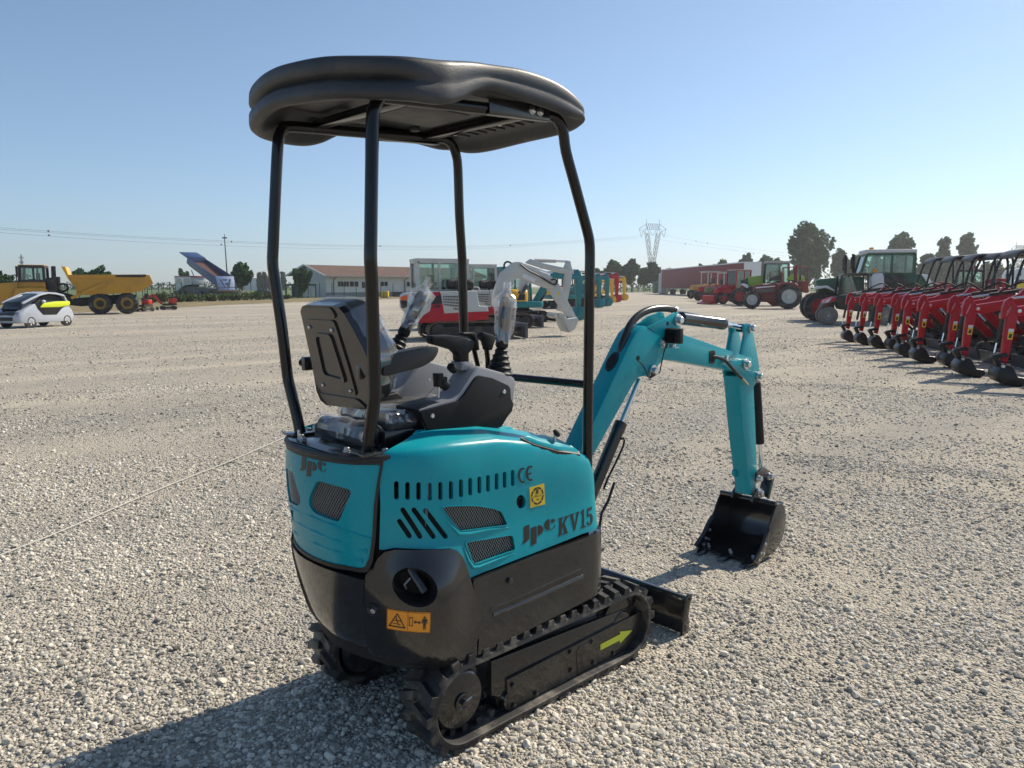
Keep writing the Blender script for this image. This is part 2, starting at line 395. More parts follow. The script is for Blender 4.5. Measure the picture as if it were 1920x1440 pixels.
# letters and stickers (outlines measured on the panel, laid on it as vinyl)
def quadmap(q):
    def f(u, v):
        x = (q[0][0]*(1-u)+q[1][0]*u)*(1-v)+(q[3][0]*(1-u)+q[2][0]*u)*v; y = (q[0][1]*(1-u)+q[1][1]*u)*(1-v)+(q[3][1]*(1-u)+q[2][1]*u)*v
        return (x, y)
    return f
def stroke(path, wd):
    P = [V(p) for p in path]; L = []; Rr = []
    for i, p in enumerate(P):
        t = (P[min(i+1, len(P)-1)]-P[max(i-1, 0)]).normalized(); n = V((-t.y, t.x)); L.append(tuple(p+n*wd/2)); Rr.append(tuple(p-n*wd/2))
    return L+Rr[::-1]
def arc(cx, cy, rx, ry, a0, a1, n=12): return [(cx+rx*cos(R(a0+(a1-a0)*k/n)), cy+ry*sin(R(a0+(a1-a0)*k/n))) for k in range(n+1)]
GL = {}                        # unit letters, y down
GL['K'] = [[(0, 0), (.48, 0), (.48, .06), (.36, .08), (.36, .45), (.68, .1), (.58, .06), (.58, 0), (1, 0), (1, .06), (.88, .09), (.62, .38), (.92, .92), (1, .94), (1, 1), (.56, 1), (.56, .94), (.66, .92), (.46, .54), (.36, .65), (.36, .92), (.48, .94), (.48, 1), (0, 1), (0, .94), (.12, .92), (.12, .08), (0, .06)]]
GL['V'] = [[(0, 0), (.46, 0), (.46, .06), (.36, .08), (.56, .72), (.74, .08), (.62, .06), (.62, 0), (1, 0), (1, .06), (.9, .08), (.58, 1), (.46, 1), (.12, .08), (0, .06)]]
GL['1'] = [[(.1, .14), (.42, 0), (.68, 0), (.68, .92), (1, .94), (1, 1), (.08, 1), (.08, .94), (.36, .92), (.36, .18), (.1, .2)]]
GL['5'] = [[(.12, 0), (.9, 0), (.9, .16), (.3, .16), (.26, .4), (.5, .34), (.8, .40), (.98, .58), (.96, .8), (.78, .96), (.5, 1), (.2, .97), (.04, .86), (.1, .74), (.24, .78), (.34, .93), (.54, .92), (.66, .76), (.64, .56), (.48, .44), (.3, .46), (.18, .54), (.08, .5)]]
def glyphs(name, polys, mp, parent, off=.0016, mt=DECALK, g=.03):
    b = MB()
    for lp in polys:
        if len(lp) > 2: patch('x', mp, lp, mt, None, g=g, off=off, rim=.0006, mb=b)
    o = b.build(name, mt, parent, rec=False); return o
def unit(gl, q): f = quadmap(q); return [svs([f(*p) for p in lp]) for lp in GL[gl]]
ltr = unit('K', Z6(1183, 826, 1278, 798, 1272, 955, 1180, 985))+unit('V', Z6(1282, 792, 1376, 762, 1366, 925, 1290, 945))+unit('1', Z6(1380, 752, 1432, 738, 1432, 902, 1382, 914))+unit('5', Z6(1438, 738, 1490, 716, 1496, 876, 1440, 894))
glyphs('model_lettering', ltr, S, P)
def jpc(f):                    # stencil lettering: j, p, c in unit box
    J = [(.04, .10), (.21, .04), (.21, .62), (.18, .72), (.1, .8), (0, .84), (.0, .78), (.05, .70)]
    p1 = [(.26, .2), (.43, .15), (.43, .92), (.26, 1.0)]
    p2 = [(.475, .13)]+arc(.475, .36, .16, .235, -85, 85, 10)+[(.475, .60)]
    c1 = [(.83, -.08)]+arc(.83, .17, .165, .26, -100, -260, 10)+[(.83, .44)]
    c2 = circle2((.93, .02), .062, 12, .09); c3 = stroke([(.84, .43), (.92, .40), (.97, .33), (1.0, .22)], .022)
    return [[f(*q) for q in lp] for lp in (J, p1, p2, c1, c2, c3)]
glyphs('maker_lettering', [svs(l) for l in jpc(quadmap(Z6(862, 880, 1155, 840, 1155, 1030, 860, 1090)))], S, P)
C_ = lambda cx, cy: stroke([(cx+32*cos(R(a)), cy+62*sin(R(a))) for a in range(300, 59, -20)], 17)
ce = [[(800+x/4.8, 800+y/4.8) for x, y in lp] for lp in (C_(862, 438), C_(932, 420), stroke([(903, 428), (940, 420)], 15))]
glyphs('conformity_mark', [svs(l) for l in ce], S, P)
yq = Z6(922, 548, 1055, 510, 1064, 697, 932, 732)
lab = glyphs('tank_label', [svs(yq)], S, P, mt=YEL, off=.0015); f = quadmap(yq)
rings = [[f(*q) for q in stroke(arc(.5, .5, .38, .38, a, a+38, 6), .085)] for a in range(5, 360, 45)]
rings += [[f(*q) for q in stroke(l, .045)] for l in ([(.44, .2), (.56, .2), (.56, .4), (.44, .4), (.44, .2)], [(.5, .24), (.5, .36)])]
def text_polys(txt, f):         # filled font outlines mapped by f: returns (verts, faces)
    cu = bpy.data.curves.new('t', 'FONT'); cu.body = txt; cu.fill_mode = 'FRONT'; o = bpy.data.objects.new('t', cu); COL.objects.link(o)
    dg = bpy.context.evaluated_depsgraph_get(); me = bpy.data.meshes.new_from_object(o.evaluated_get(dg))
    xs = [v.co.x for v in me.vertices]; ys = [v.co.y for v in me.vertices]; a, b_, c, d = min(xs), max(xs), min(ys), max(ys)
    vs = [f((v.co.x-a)/(b_-a), 1-(v.co.y-c)/(d-c)) for v in me.vertices]; fs = [tuple(p.vertices) for p in me.polygons]
    bpy.data.objects.remove(o); bpy.data.curves.remove(cu); return vs, fs
b = MB()
for lp in rings: patch('x', S, svs(lp), DECALK, None, off=.0026, rim=.0004, mb=b)
for tx, q in (('HYDRAULIC', (.24, .46, .76, .56)), ('TANK', (.38, .63, .62, .73))):
    vs, fs = text_polys(tx, lambda u, v: f(q[0]+(q[2]-q[0])*u, q[1]+(q[3]-q[1])*v)); b.add([S(*sv(*p), .0026) for p in vs], fs)
b.build('label_print', DECALK, lab, rec=False)
# ---- rear hood
rd = svs(Z5(1020, 262, 995, 400, 966, 600, 950, 900, 925, 1080, 888, 1165, 850, 1177, 700, 1150, 500, 1112))
zb = rd[-1][1]; half = [(rd[0][0]+.004, 1.068)]+rd+[(MIDS-.12, zb+.004)]
door = half+[(2*MIDS-s, v) for s, v in reversed(half)]
gr = svs(rounded(Z5(447, 398, 480, 397, 600, 430, 742, 468, 762, 495, 655, 748, 632, 760, 430, 682, 384, 622, 378, 565, 398, 505), 5))
grm = [(2*MIDS-s, v) for s, v in reversed(gr)]
kh = svs(Z5(190, 625, 205, 608, 225, 610, 240, 640, 240, 740, 247, 750, 240, 770, 220, 788, 205, 785, 192, 760, 195, 720, 186, 690))
D = patch('rear_hood', S, door, TEAL, HERO, holes=[gr, grm, kh], g=.024, off=0, rim=.014)
mesh_grille('grille', gr, S, D, off=-.008); mesh_grille('grille', grm, S, D, off=-.008)
b = MB()
for q in (Z5(250, 648, 420, 722, 600, 795, 800, 872, 940, 920), Z5(200, 715, 300, 782, 450, 860, 650, 940, 905, 1026), Z5(180, 800, 260, 862, 450, 965, 650, 1040, 865, 1110)):
    pts = svs(q); full = [(2*MIDS-s, v) for s, v in reversed(pts)]
    full = [p for p in full if p[0] > pts[0][0]+.02]+[]; allp = sorted(pts+full)
    b.tube([S(*p, -.0015) for p in allp], .0075, 8)
b.build('hood_rib', TEAL, D)
glyphs('maker_lettering', [svs(l) for l in jpc(quadmap(Z5(312, 150, 535, 245, 530, 420, 300, 325)))], S, D)
b = MB(); trimpath = [S(s+(.012 if s < MIDS else -.012)*0, v, .002) for s, v in door]
lp = resample(door, .03); c = (MIDS, .85)
out = [(s+(-.012 if s < MIDS-.05 else .012 if s > MIDS+.05 else 0), v+(-.014 if v < .80 else .014 if v > 1.0 else 0)) for s, v in door]
patch('x', S, out, RUBT, None, holes=[door], g=.02, off=.004, rim=.02, mb=b); b.build('hood_seal', RUBT, D, rec=False)
# ---- counterweight, exhaust corner, side skirt
zc = svs([(604, 1056)])[0][1]
cs = svs([(706, 1046), (700, 1064), (688, 1076), (686, 1090), (684, 1150)])
CL = cs[-1][0]; vb = .335
cw = [(s, v) for s, v in cs]+[(CL, vb)]+[(2*MIDS-CL-.0, vb)]+[(2*MIDS-s, v) for s, v in reversed(cs)]
tops = [(2*MIDS-SEAM+.02, .745), (2*MIDS-SEAM-.02, zb-.03), (MIDS+.16, zb-.018), (MIDS, zb-.014), (MIDS-.16, zb-.018), (SEAM+.02, zb-.03)]
cw = cs[1:]+[(CL, vb)]+[(2*MIDS-CL, vb)]+[(2*MIDS-s, v) for s, v in reversed(cs[1:])]+[(2*MIDS-SEAM-.03, zb-.032), (MIDS+.16, zb-.020), (MIDS, zb-.016), (MIDS-.16, zb-.020), (SEAM+.03, zb-.032)]
K = patch('counterweight', S, cw, BLK, HERO, g=.03, off=.010, rim=.10)
ex = svs([(500+(1330+190*cos(a)+0)/4.8, 1000+(475+165*sin(a+.25))/4.8) for a in [2*pi*k/28 for k in range(28)]])
corner = svs(Z7(962, 345, 985, 260, 1005, 215, 1060, 160, 1150, 140, 1650, 140, 1700, 162, 1740, 215, 1815, 445, 1850, 525, 1880, 680, 1895, 800, 1898, 900, 1870, 955))
sr = corner[-1][0]
corner += [(sr, .34), (sr+.03, vb-.005), (CL-.003, vb-.005)]+svs([(686.5, 1150), (688.5, 1090), (691, 1078)])
E_ = patch('exhaust_cover', S, corner, BLK, HERO, holes=[ex], g=.024, off=.016, rim=.10)
# recess wall, pipe, bolt, label
b = MB(); b.loft([[S(s, v, .017) for s, v in ex], [S(*p, -.005) for p in shrink(ex, .10)], [S(*p, -.05) for p in shrink(ex, .2)]], closed=True, caps=False); b.add([S(*p, -.06) for p in shrink(ex, -.1)], [tuple(range(len(ex)))]); b.build('exhaust_recess', BLK, E_)
a = sv(770, 1068); c = sv(795, 1108); b = MB(); b.tube([S(*a, -.05), S(*a, -.02), S(*c, -.01), S(*c, -.05)], .016, 12); b.build('exhaust_pipe', BLK, E_)
a = sv(757, 1110); c = sv(768, 1085); b = MB(); b.tube([S(*a, -.04), S(a[0], a[1]+.02, -.02), S(*c, -.01), S(*c, -.05)], .0035, 8); b.build('exhaust_clip', GREY, E_)
c = sv(705, 1139); n = (S(*c, .01)-S(*c)).normalized(); b = MB(); b.lathe([(.030, .013), (.028, .021), (.022, .021), (.014, .010), (.001, .010)], S(*c), n, 24); b.build('bolt_boss', BLK, E_)
b = MB(); b.bolt(S(*c, .011), n, .009, .012); b.build('bolt', ZINC, E_)
oq = Z7(1100, 650, 1468, 686, 1464, 868, 1098, 830); f = quadmap(oq)
wl = glyphs('warning_label', [svs(rounded(oq, 2))], S, E_, mt=ORG, off=.0178)
st = lambda pts, wd: [(x, y) for x, y in stroke(pts, wd)]
pr_ = [st([(.015, .03), (.985, .03)], .012), st([(.015, .97), (.985, .97)], .012), st([(.012, .03), (.012, .97)], .007), st([(.988, .03), (.988, .97)], .007), st([(.495, .03), (.495, .97)], .008),
       st([(.25, .2), (.43, .86)], .026), st([(.05, .80), (.44, .86)], .055), st([(.06, .82), (.25, .18)], .026), st([(.16, .53), (.24, .50)], .03), st([(.22, .32), (.23, .52), (.29, .76)], .02), st([(.23, .52), (.36, .55)], .035), st([(.12, .66), (.34, .72)], .02),
       st([(.53, .32), (.605, .32)], .03), st([(.53, .72), (.605, .72)], .03), st([(.53, .3), (.53, .74)], .012), st([(.605, .3), (.605, .74)], .012),
       st([(.66, .52), (.76, .53)], .05), [(.625, .52), (.675, .44), (.675, .6)], [(.795, .53), (.745, .45), (.745, .61)],
       circle2((.872, .26), .022, 10, .05), [(.825, .33), (.92, .33), (.935, .56), (.915, .56), (.90, .42), (.898, .86), (.88, .86), (.872, .60), (.864, .86), (.845, .86), (.842, .42), (.826, .56), (.808, .55)]]
b = MB()
for lp in pr_: patch('x', S, svs([f(*p) for p in lp]), DECALK, None, off=.0192, rim=.0004, mb=b)
b.build('label_print', DECALK, wl, rec=False)
sk = [(sr-.004, .34)]+svs(Z7(1893, 800, 1878, 680, 1852, 530, 1828, 445))+svs([(884, 1086), (1000, 1040), (1120, 992), (1128, 990)])
fe = sk[-1][0]
sk += [(.05, sk[-1][1]-.01), (.0, .63), (.0, .44), (.08, .40), (.2, .375)]
U = patch('side_skirt', S, sk, BLK, HERO, g=.03, off=.016, rim=.08)
b = MB(); pts = svs([(921, 1153), (912, 1148), (915, 1138), (960, 1120), (1085, 1064)]); b.tube([S(*p, .0155) for p in pts], .0035, 6)
pts = svs([(918, 1150), (1000, 1117), (1087, 1078)]); b.tube([S(*p, .013) for p in pts], .009, 8); b.build('pressed_ridge', BLK, U)
c = sv(949, 1086); n = V((0, -1, 0)); b = MB(); b.bolt(S(*c, .014), n, .011, .010); b.build('bolt', BLK, U)
# ---- the left-hand side, mirrored
mirror = lambda lp: [(PL-s, v) for s, v in reversed(lp)]
patch('side_panel', S, mirror(loop), TEAL, HERO, g=.035, off=.0, rim=.014)
patch('rear_corner_cover', S, mirror(corner), BLK, HERO, g=.035, off=.016, rim=.10)
patch('side_skirt', S, mirror(sk), BLK, HERO, g=.035, off=.016, rim=.08)
# ---- deck plates and top
out = [S(PL*k/120, 1.055) for k in range(121)]; tail = [p for p in out if p.x < -.50]
b = MB(); b.prism([(p.x*.985+.004, p.y*.965) for p in tail], 2, 1.060, 1.092); dk = b.build('rear_deck', TEAL, HERO, .004)
rimp = [S(SEAM+(2*MIDS-2*SEAM)*k/40, 1.088, .001) for k in range(41)]
ext = [V((-.575, -.300, 1.090)), V((-.45, -.268, 1.092)), V((-.32, -.240, 1.096)), V((-.25, -.22, 1.10))]
b = MB(); b.tube([V((p.x, -p.y, p.z)) for p in ext][::-1] and list(reversed(ext))+rimp+[V((p.x, -p.y, p.z)) for p in ext], .0115, 8); b.build('deck_rim_seal', RUBT, HERO)
plate = rounded([(-.752, -.17), (-.72, -.25), (-.62, -.275), (-.585, -.26), (-.50, -.20), (-.50, .20), (-.585, .26), (-.62, .275), (-.72, .25), (-.752, .17)], .03)
b = MB(); b.prism(plate, 2, 1.089, 1.098); pl = b.build('roof_mount_plate', BLK, HERO, .002)
b = MB()
for sgn in (1, -1):
    for dx, dy in ((-.05, .055), (.035, -.045)): b.bolt((-.654+dx, sgn*(.21-dy), 1.099), (0, 0, 1), .010, .011)
b.build('bolt', ZINC, pl)
b = MB(); b.cyl((-.71, .16, 1.09), (-.71, .16, 1.13), .006, 8); b.build('stud', ZINC, pl)
b = MB()
b.loft([[(-.50, y, 1.072), (-.40, y, 1.078), (.02, y, 1.047), (.20, y, .95), (.34, y, .88)] for y in (-.30, -.2, -.1, 0, .1, .2, .30)], closed=False, caps=False); b.build('top_cover', TEAL, HERO)
b = MB(); prof = []          # console plinth: teal moulding rising to the right console
for x, zt in ((-.46, 1.055), (-.35, 1.072), (-.22, 1.090), (-.10, 1.104), (-.01, 1.102), (.03, 1.078), (.055, 1.04)):
    yo = interp(x, (-.46, -.2, .04), (-.262, -.268, -.26)); prof.append([(x, yo, zt-.06), (x, yo+.012, zt-.018), (x, yo+.035, zt), (x, -.12, zt), (x, -.09, zt-.05), (x, -.08, .98), (x, yo, .98)])
b.loft(prof); b.build('console_plinth', TEAL, HERO, ang=60)
b = MB(); b.box((-.30, -.05, 1.104), (.34, .10, .05)); b.box((-.36, -.19, 1.112), (.12, .05, .008)); b.build('seat_rail', BLK, HERO, .003)
# fuel filler lid
q = [G(*p, .975) for p in ((978, 828), (1000, 824), (1050, 828), (1086, 846), (1084, 856), (1050, 856), (1003, 842))]
lid = [(lambda h: h[0]+V((0, 0, .012)))(BVH.ray_cast(CAM, ray(px, py).normalized())) for px, py in ((978, 826), (1012, 822), (1046, 831), (1084, 850), (1086, 856), (1045, 850), (1002, 838))]
b = MB(); c0 = sum((V(p) for p in lid), V())/len(lid); top = [c0.lerp(V(p), .80)+V((0, 0, .012)) for p in lid]
n = len(lid); b.add([V(p) for p in lid]+top, [(i, (i+1) % n, n+(i+1) % n, n+i) for i in range(n)]+[tuple(range(n, 2*n)), tuple(range(n-1, -1, -1))]); fl = b.build('filler_lid', TEAL, HERO, .003)
b = MB(); b.loft([[c0.lerp(V(p), 1.04)-V((0, 0, .002)) for p in lid], [c0.lerp(V(p), 1.03)-V((0, 0, .020)) for p in lid]]); b.build('lid_seal', RUBT, fl)
p0 = c0+V((.01, .0, .012)); b = MB(); b.tube([p0, p0+V((0, 0, .025))], .006, 8); b.build('lid_stem', ZINC, fl)
b = MB(); b.lathe([(.004, -.012), (.016, -.007), (.018, 0), (.014, .007), (.004, .010)], p0+V((.006, -.004, .032)), (.6, -.5, .7), 14); b.build('lid_knob', PLAST, fl)
# ------------------------------------------------------------------ undercarriage
XR, XF, ZC, RT_ = -.395, .535, .173, .158
def trackpath(d):
    """point, tangent, normal at distance d along the outer belt line"""
    Ls = XF-XR; La = pi*RT_; tot = 2*Ls+2*La; d %= tot
    if d < Ls: return V((XR+d, 0, ZC+RT_)), V((1, 0, 0)), V((0, 0, 1))
    d -= Ls
    if d < La: a = pi/2-d/RT_; return V((XF+RT_*cos(a), 0, ZC+RT_*sin(a))), V((sin(a), 0, -cos(a))), V((cos(a), 0, sin(a)))
    d -= La
    if d < Ls: return V((XF-d, 0, ZC-RT_)), V((-1, 0, 0)), V((0, 0, -1))
    d -= Ls; a = -pi/2-d/RT_; return V((XR+RT_*cos(a), 0, ZC+RT_*sin(a))), V((sin(a), 0, -cos(a))), V((cos(a), 0, sin(a)))
TLEN = 2*(XF-XR)+2*pi*RT_
def make_track(sg):
    yo, yi = sg*W, sg*(W-.178); yc = (yo+yi)/2; hw = .089; Y = V((0, 1, 0))
    b = MB(); rings = []; N = 150
    for k in range(N+1):
        p, t, n = trackpath(TLEN*k/N); p.y = yc
        rings.append([p+Y*u+n*h for u, h in ((-hw, -.020), (-hw+.004, -.002), (-hw+.014, .002), (hw-.014, .002), (hw-.004, -.002), (hw, -.016), (hw-.004, -.024), (hw-.03, -.026), (-hw+.03, -.026), (-hw+.004, -.024))])
    b.loft(rings, caps=False)
    NL = 42
    for k in range(NL):
        for half in (0, 1):
            d0 = TLEN*(k+.5*half)/NL; ya, yb = ((hw-.001, hw*.10), (-hw*.02, -hw+.002))[half]
            p, t, n = trackpath(d0); sk = .012*(1 if half else -1)
            def q(u, dt, h): 
                pp, tt, nn = trackpath(d0+dt); return V((pp.x, yc+u*(-sg), pp.z))+nn*h
            w0, w1 = .021, .013
            ua, ub = (ya, yb)
            base = [q(ua, -w0+sk, -.004), q(ua, w0+sk, -.004), q(ub, w0-sk, -.004), q(ub, -w0-sk, -.004)]
            e = .007 if half == 0 else -.0
            top = [q(ua-e, -w1+sk, .022), q(ua-e, w1+sk, .022), q(ub+.004*(0 if half else 1), w1-sk, .022), q(ub, -w1-sk, .022)]
            b.hexa(base, top)
    for k in range(NL):
        p, t, n = trackpath(TLEN*(k+.25)/NL); rot = M((t, Y, n)).transposed()
        for u in (-.026, .026): b.box(V((p.x, yc+u, p.z))-n*.036, (.022, .018, .028), rot)
    o = b.build('rubber_track', RUB, HERO, ang=30)
    # sprocket, idler, rollers
    s = -sg; yf = yo-sg*.035
    b = MB(); prof = []
    for k in range(11*4):
        a = 2*pi*k/44; r = .130 if k % 4 in (0, 1) else .116; prof.append((XR+r*cos(a), ZC+r*sin(a)))
    b.prism(prof, 1, yc-.012, yc+.012); b.lathe([(.115, 0), (.112, .035), (.10, .045), (.06, .047), (.045, .052)], (XR, yc, ZC), (0, sg, 0), 28)
    sp = b.build('sprocket', BLK, HERO, .002)
    b = MB(); b.lathe([(.034, 0), (.032, .014), (.026, .016), (.022, .012), (.010, .012), (.010, .026), (.004, .028)], (XR, yc+sg*.047, ZC), (0, sg, 0), 18); b.build('hub_nut', BLK, sp)
    b = MB(); b.cyl((XR+.004, yc+sg*.070, ZC+.006), (XR+.030, yc+sg*.072, ZC+.014), .003, 6); b.build('split_pin', ZINC, sp)
    b = MB(); b.lathe([(.118, -.03), (.118, -.012), (.135, -.010), (.135, .010), (.118, .012), (.118, .03), (.06, .035), (.05, .045)], (XF, yc, ZC), (0, sg, 0), 28); b.build('idler', BLK, HERO)
    b = MB()
    for x in (-.14, .09, .31): b.lathe([(.045, -.05), (.045, -.02), (.056, -.018), (.056, .018), (.045, .02), (.045, .05)], (x, yc, .082), (0, 1, 0), 18)
    b.build('track_roller', BLK, HERO)
    fr = []
    b = MB(); b.prism([(-.20, .105), (.57, .105), (.60, .13), (.60, .228), (-.24, .265), (-.24, .13)], 1, yc-sg*.05, yc+sg*.040)
    b.prism([(-.235, .262), (.58, .228), (.58, .252), (-.10, .285), (-.235, .285)], 1, yc-sg*.05, yc+sg*.010)
    f = b.build('track_frame', BLK, HERO, .004)
    ysf = yc+sg*.042
    mp = plane_map((0, ysf, 0), (1, 0, 0), (0, 0, 1), (0, sg, 0))
    cov = [(q.x, q.z) for q in (on(px, py, 1, -abs(ysf)-.009) for px, py in ((953, 1340), (1075, 1277), (1080, 1268), (1090, 1266), (1097, 1262), (1205, 1202), (1205, 1145), (951, 1275)))]
    g = patch('cover_plate', mp, cov, CAST, f, g=.04, off=.009, rim=.010)
    b = MB(); b.tube([mp(q.x, q.z, .0095) for q in (on(px, py, 1, -abs(ysf)-.009) for px, py in ((1083, 1267), (1081, 1222), (1086, 1213), (1110, 1200)))], .0022, 6)
    for px, py in ((961, 1284), (962, 1322), (1004, 1300), (1069, 1222), (1070, 1256), (1109, 1203), (1112, 1242), (1149, 1225), (1198, 1199)): q = on(px, py, 1, -abs(ysf)-.009); b.bolt(mp(q.x, q.z, .009), (0, sg, 0), .0085, .008)
    b.build('bolt', BLK, g)
    if sg < 0:
        ar = [on(px, py, 1, ysf-.010) for px, py in ((1125.5, 1219), (1161, 1201), (1163, 1206), (1185, 1181.5), (1162, 1184), (1162, 1189), (1125.5, 1208))]
        patch('direction_arrow', mp, [(p.x, p.z) for p in ar], LIME, g, g=.05, off=.0115, rim=.0006)
    else:
        b = MB(); b.lathe([(.120, .03), (.120, .085), (.10, .11), (.03, .115), (.012, .12)], (XR, yc, ZC), (0, -sg, 0), 28); m = b.build('travel_motor', BLK, HERO)
for sg in (-1, 1): make_track(sg)
b = MB(); b.box((.05, 0, .20), (.52, .48, .10)); b.box((-.02, 0, .27), (.40, .36, .06)); b.lathe([(.24, .25), (.24, .31), (.21, .31), (.21, .345)], (0, 0, 0), (0, 0, 1), 40); b.build('carbody', BLK, HERO, .005)
# blade
b = MB(); BX = .045; prof = [(x+BX, z) for x, z in [(.905, .0), (.925, .02), (.918, .08), (.928, .15), (.945, .178), (.925, .178), (.905, .15), (.897, .08), (.895, .02)]]
b.prism(prof, 1, -.405, .405); bl = b.build('dozer_blade', BLK, HERO, .002)
b = MB()
for sg in (-1, 1): b.prism([(x+BX, z) for x, z in [(.885, .0), (.935, -.004), (.945, .03), (.935, .08), (.945, .14), (.962, .165), (.958, .188), (.935, .192), (.905, .175), (.89, .10)]], 1, sg*.405, sg*.416)
b.build('end_plate', BLK, bl, .001)
b = MB(); b.cyl((.983, -.418, .170), (.983, -.41, .170), .007, 10); b.build('pin_hole', DARK, bl)
b = MB()
for sg in (-1, 1): b.bar((.28, sg*.17, .20), (.90, sg*.17, .09), .04, .07)
b.cyl((.25, 0, .22), (.62, 0, .16), .032, 12); b.build('blade_arm', BLK, bl, .004)
# ------------------------------------------------------------------ boom, arm, bucket (traced on the y = -0.055 face, then given their width)
ZA = lambda *p: [(1040+p[i]/4.364, 560+p[i+1]/4.364) for i in range(0, len(p), 2)]
ZB = lambda *p: [(1240+p[i]/5.143, 800+p[i+1]/5.143) for i in range(0, len(p), 2)]
def xz(pts, y): return [(q.x, q.z) for q in (on(px, py, 1, y) for px, py in pts)]
def boxplate(poly, y0, y1, name, mt, parent, bevel=.004): b = MB(); b.prism(poly, 1, y0, y1); return b.build(name, mt, parent, bevel)
BY = .055
under = ZA(560, 850, 650, 690, 690, 645, 740, 632, 790, 640, 825, 610, 850, 545, 895, 500, 1000, 508, 1200, 545, 1390, 578)
tipc = ZA(1565, 538)[0]; tip = [(tipc[0]+16*cos(a), tipc[1]+17*sin(a)) for a in [R(q) for q in (110, 60, 0, -50, -100)]]
over = ZA(1430, 425, 1320, 385, 1060, 295, 1040, 280, 990, 262, 900, 290, 800, 265, 740, 222, 700, 245, 660, 290, 610, 385)
ubody = xz(under+tip+over, -BY)
# foot continues straight down to the pivot behind the panel
d = (V((ubody[0][0], ubody[0][1]))-V((xz(ZA(650, 690), -BY)[0]))).normalized()
p0 = V(ubody[0]); pe = V(ubody[-1]); foot1 = p0+d*((p0.y-.50)/max(.1, -d.y)*1.0); 
d2 = V(xz(ZA(330, 985), -BY)[0])-pe; d2.normalize(); foot2 = pe+d2*((pe.y-.60)/max(.1, -d2.y))
boomp = [tuple(foot1), *ubody, tuple(foot2)]
BM = boxplate(boomp, -BY, BY, 'boom', TEAL, HERO, .005)
ear = xz(ZA(760, 235, 905, 165, 985, 112, 1018, 118, 1026, 150, 1030, 262, 1060, 300, 1000, 330, 860, 300), -BY)
b = MB(); b.prism(ear, 1, -BY-.002, -BY+.014); b.prism(ear, 1, BY-.014, BY+.002); b.build('cylinder_ear', TEAL, BM, .002)
hump = xz([(1198, 606), (1212, 594), (1226, 588), (1240, 587), (1243, 592), (1240, 600), (1224, 612), (1205, 622)], BY); b = MB(); b.prism(hump, 1, BY-.012, BY+.004); b.build('rear_ear', TEAL, BM, .002)
# weld line and holes
b = MB()
for px, rr in ((ZA(922, 203)[0], .011), (ZA(682, 487)[0], .0125)):
    q = on(*px, 1, -BY-.001); b.cyl((q.x, -BY-.0035, q.z), (q.x, -BY+.002, q.z), rr, 16)
b.build('boom_hole', DARK, BM)
PIN = lambda b, px, y, r: b.bolt((lambda q: (q.x, y, q.z))(on(*px, 1, y)), (0, -1, 0), r, r*1.3)
b = MB()
for px, r in ((ZA(1005, 175)[0], .019), (ZA(800, 590)[0], .018), (ZA(1562, 535)[0], .019)): PIN(b, px, -BY-.006, r); b.lathe([(r*1.7, 0), (r*1.7, .006), (r*1.2, .008)], (lambda q: (q.x, -BY-.003, q.z))(on(*px, 1, -BY)), (0, -1, 0), 14)
b.build('pivot_pin', ZINC, BM)
# lift cylinder under the boom
a = on(*ZA(690, 660)[0], 1, 0); c = on(*ZA(545, 1010)[0], 1, 0); dd = (c-a).normalized(); e = c+dd*.62
b = MB(); b.cyl(a, c, .0135, 16); CY = b.build('lift_cylinder_rod', CHROME, HERO)
b = MB(); b.lathe([(.024, 0), (.033, .004), (.033, .05), (.031, .055), (.031, .60), (.02, .62)], c, e-c, 20); CB = b.build('lift_cylinder', BLK, HERO)
b = MB(); b.tube([on(*p, 1, -.035) for p in ZA(545, 1150, 560, 1140, 570, 1160, 560, 1210, 500, 1340, 430, 1480, 400, 1560)], .0055, 8); b.build('cylinder_pipe', TUBE, CB)
b = MB(); b.tube([on(*p, 1, -.02) for p in ((1152, 905), (1140, 940), (1128, 962), (1124, 990))], .007, 8); b.build('hose', RUBT, CB)
# arm
ap = xz(ZA(1550, 212, 1580, 203, 1605, 215, 1620, 275, 1640, 380, 1660, 480, 1672, 560, 1665, 640, 1640, 700, 1628, 730, 1640, 1000, 1650, 1300)+ZB(915, 200, 922, 500, 905, 600, 882, 668, 745, 645)+[(1384, 925)], -.052)
edge = xz([(1405, 909), (1401, 878), (1397, 850), (1391, 780), (1387, 725), (1384, 700), (1387, 680)]+ZA(1525, 440, 1545, 330, 1552, 290), -.052)
ap2 = xz(ZA(1580, 203, 1605, 215, 1620, 275, 1640, 380, 1660, 480, 1672, 560, 1665, 640, 1640, 700, 1628, 730, 1640, 1000, 1650, 1300)+ZB(915, 200, 922, 500, 905, 600, 882, 668, 848, 660), -.052)
body = xz(ZA(1660, 560, 1650, 650, 1628, 730, 1640, 1000, 1650, 1300)+ZB(915, 200, 922, 500, 905, 600, 882, 668, 850, 660, 850, 560, 830, 400, 800, 130)+ZA(1560, 1250, 1535, 1000, 1515, 760, 1505, 640), -.05)
AR = boxplate(body, -.050, .050, 'dipper_arm', TEAL, HERO, .004)
head = xz(ZA(1548, 214, 1575, 200, 1605, 215, 1622, 275, 1642, 380, 1662, 480, 1673, 560, 1665, 640, 1640, 705, 1520, 720, 1500, 600, 1525, 440, 1545, 330, 1552, 290), -.052)
b = MB(); b.prism(head, 1, -.053, -.040); b.prism(head, 1, .040, .053); b.build('arm_head_plate', TEAL, AR, .002)
lug = xz(ZB(740, 370, 690, 420, 685, 465, 700, 480, 740, 478), .045); b = MB(); b.prism(lug, 1, .030, .052); b.build('lifting_eye', TEAL, AR, .002)
b = MB()
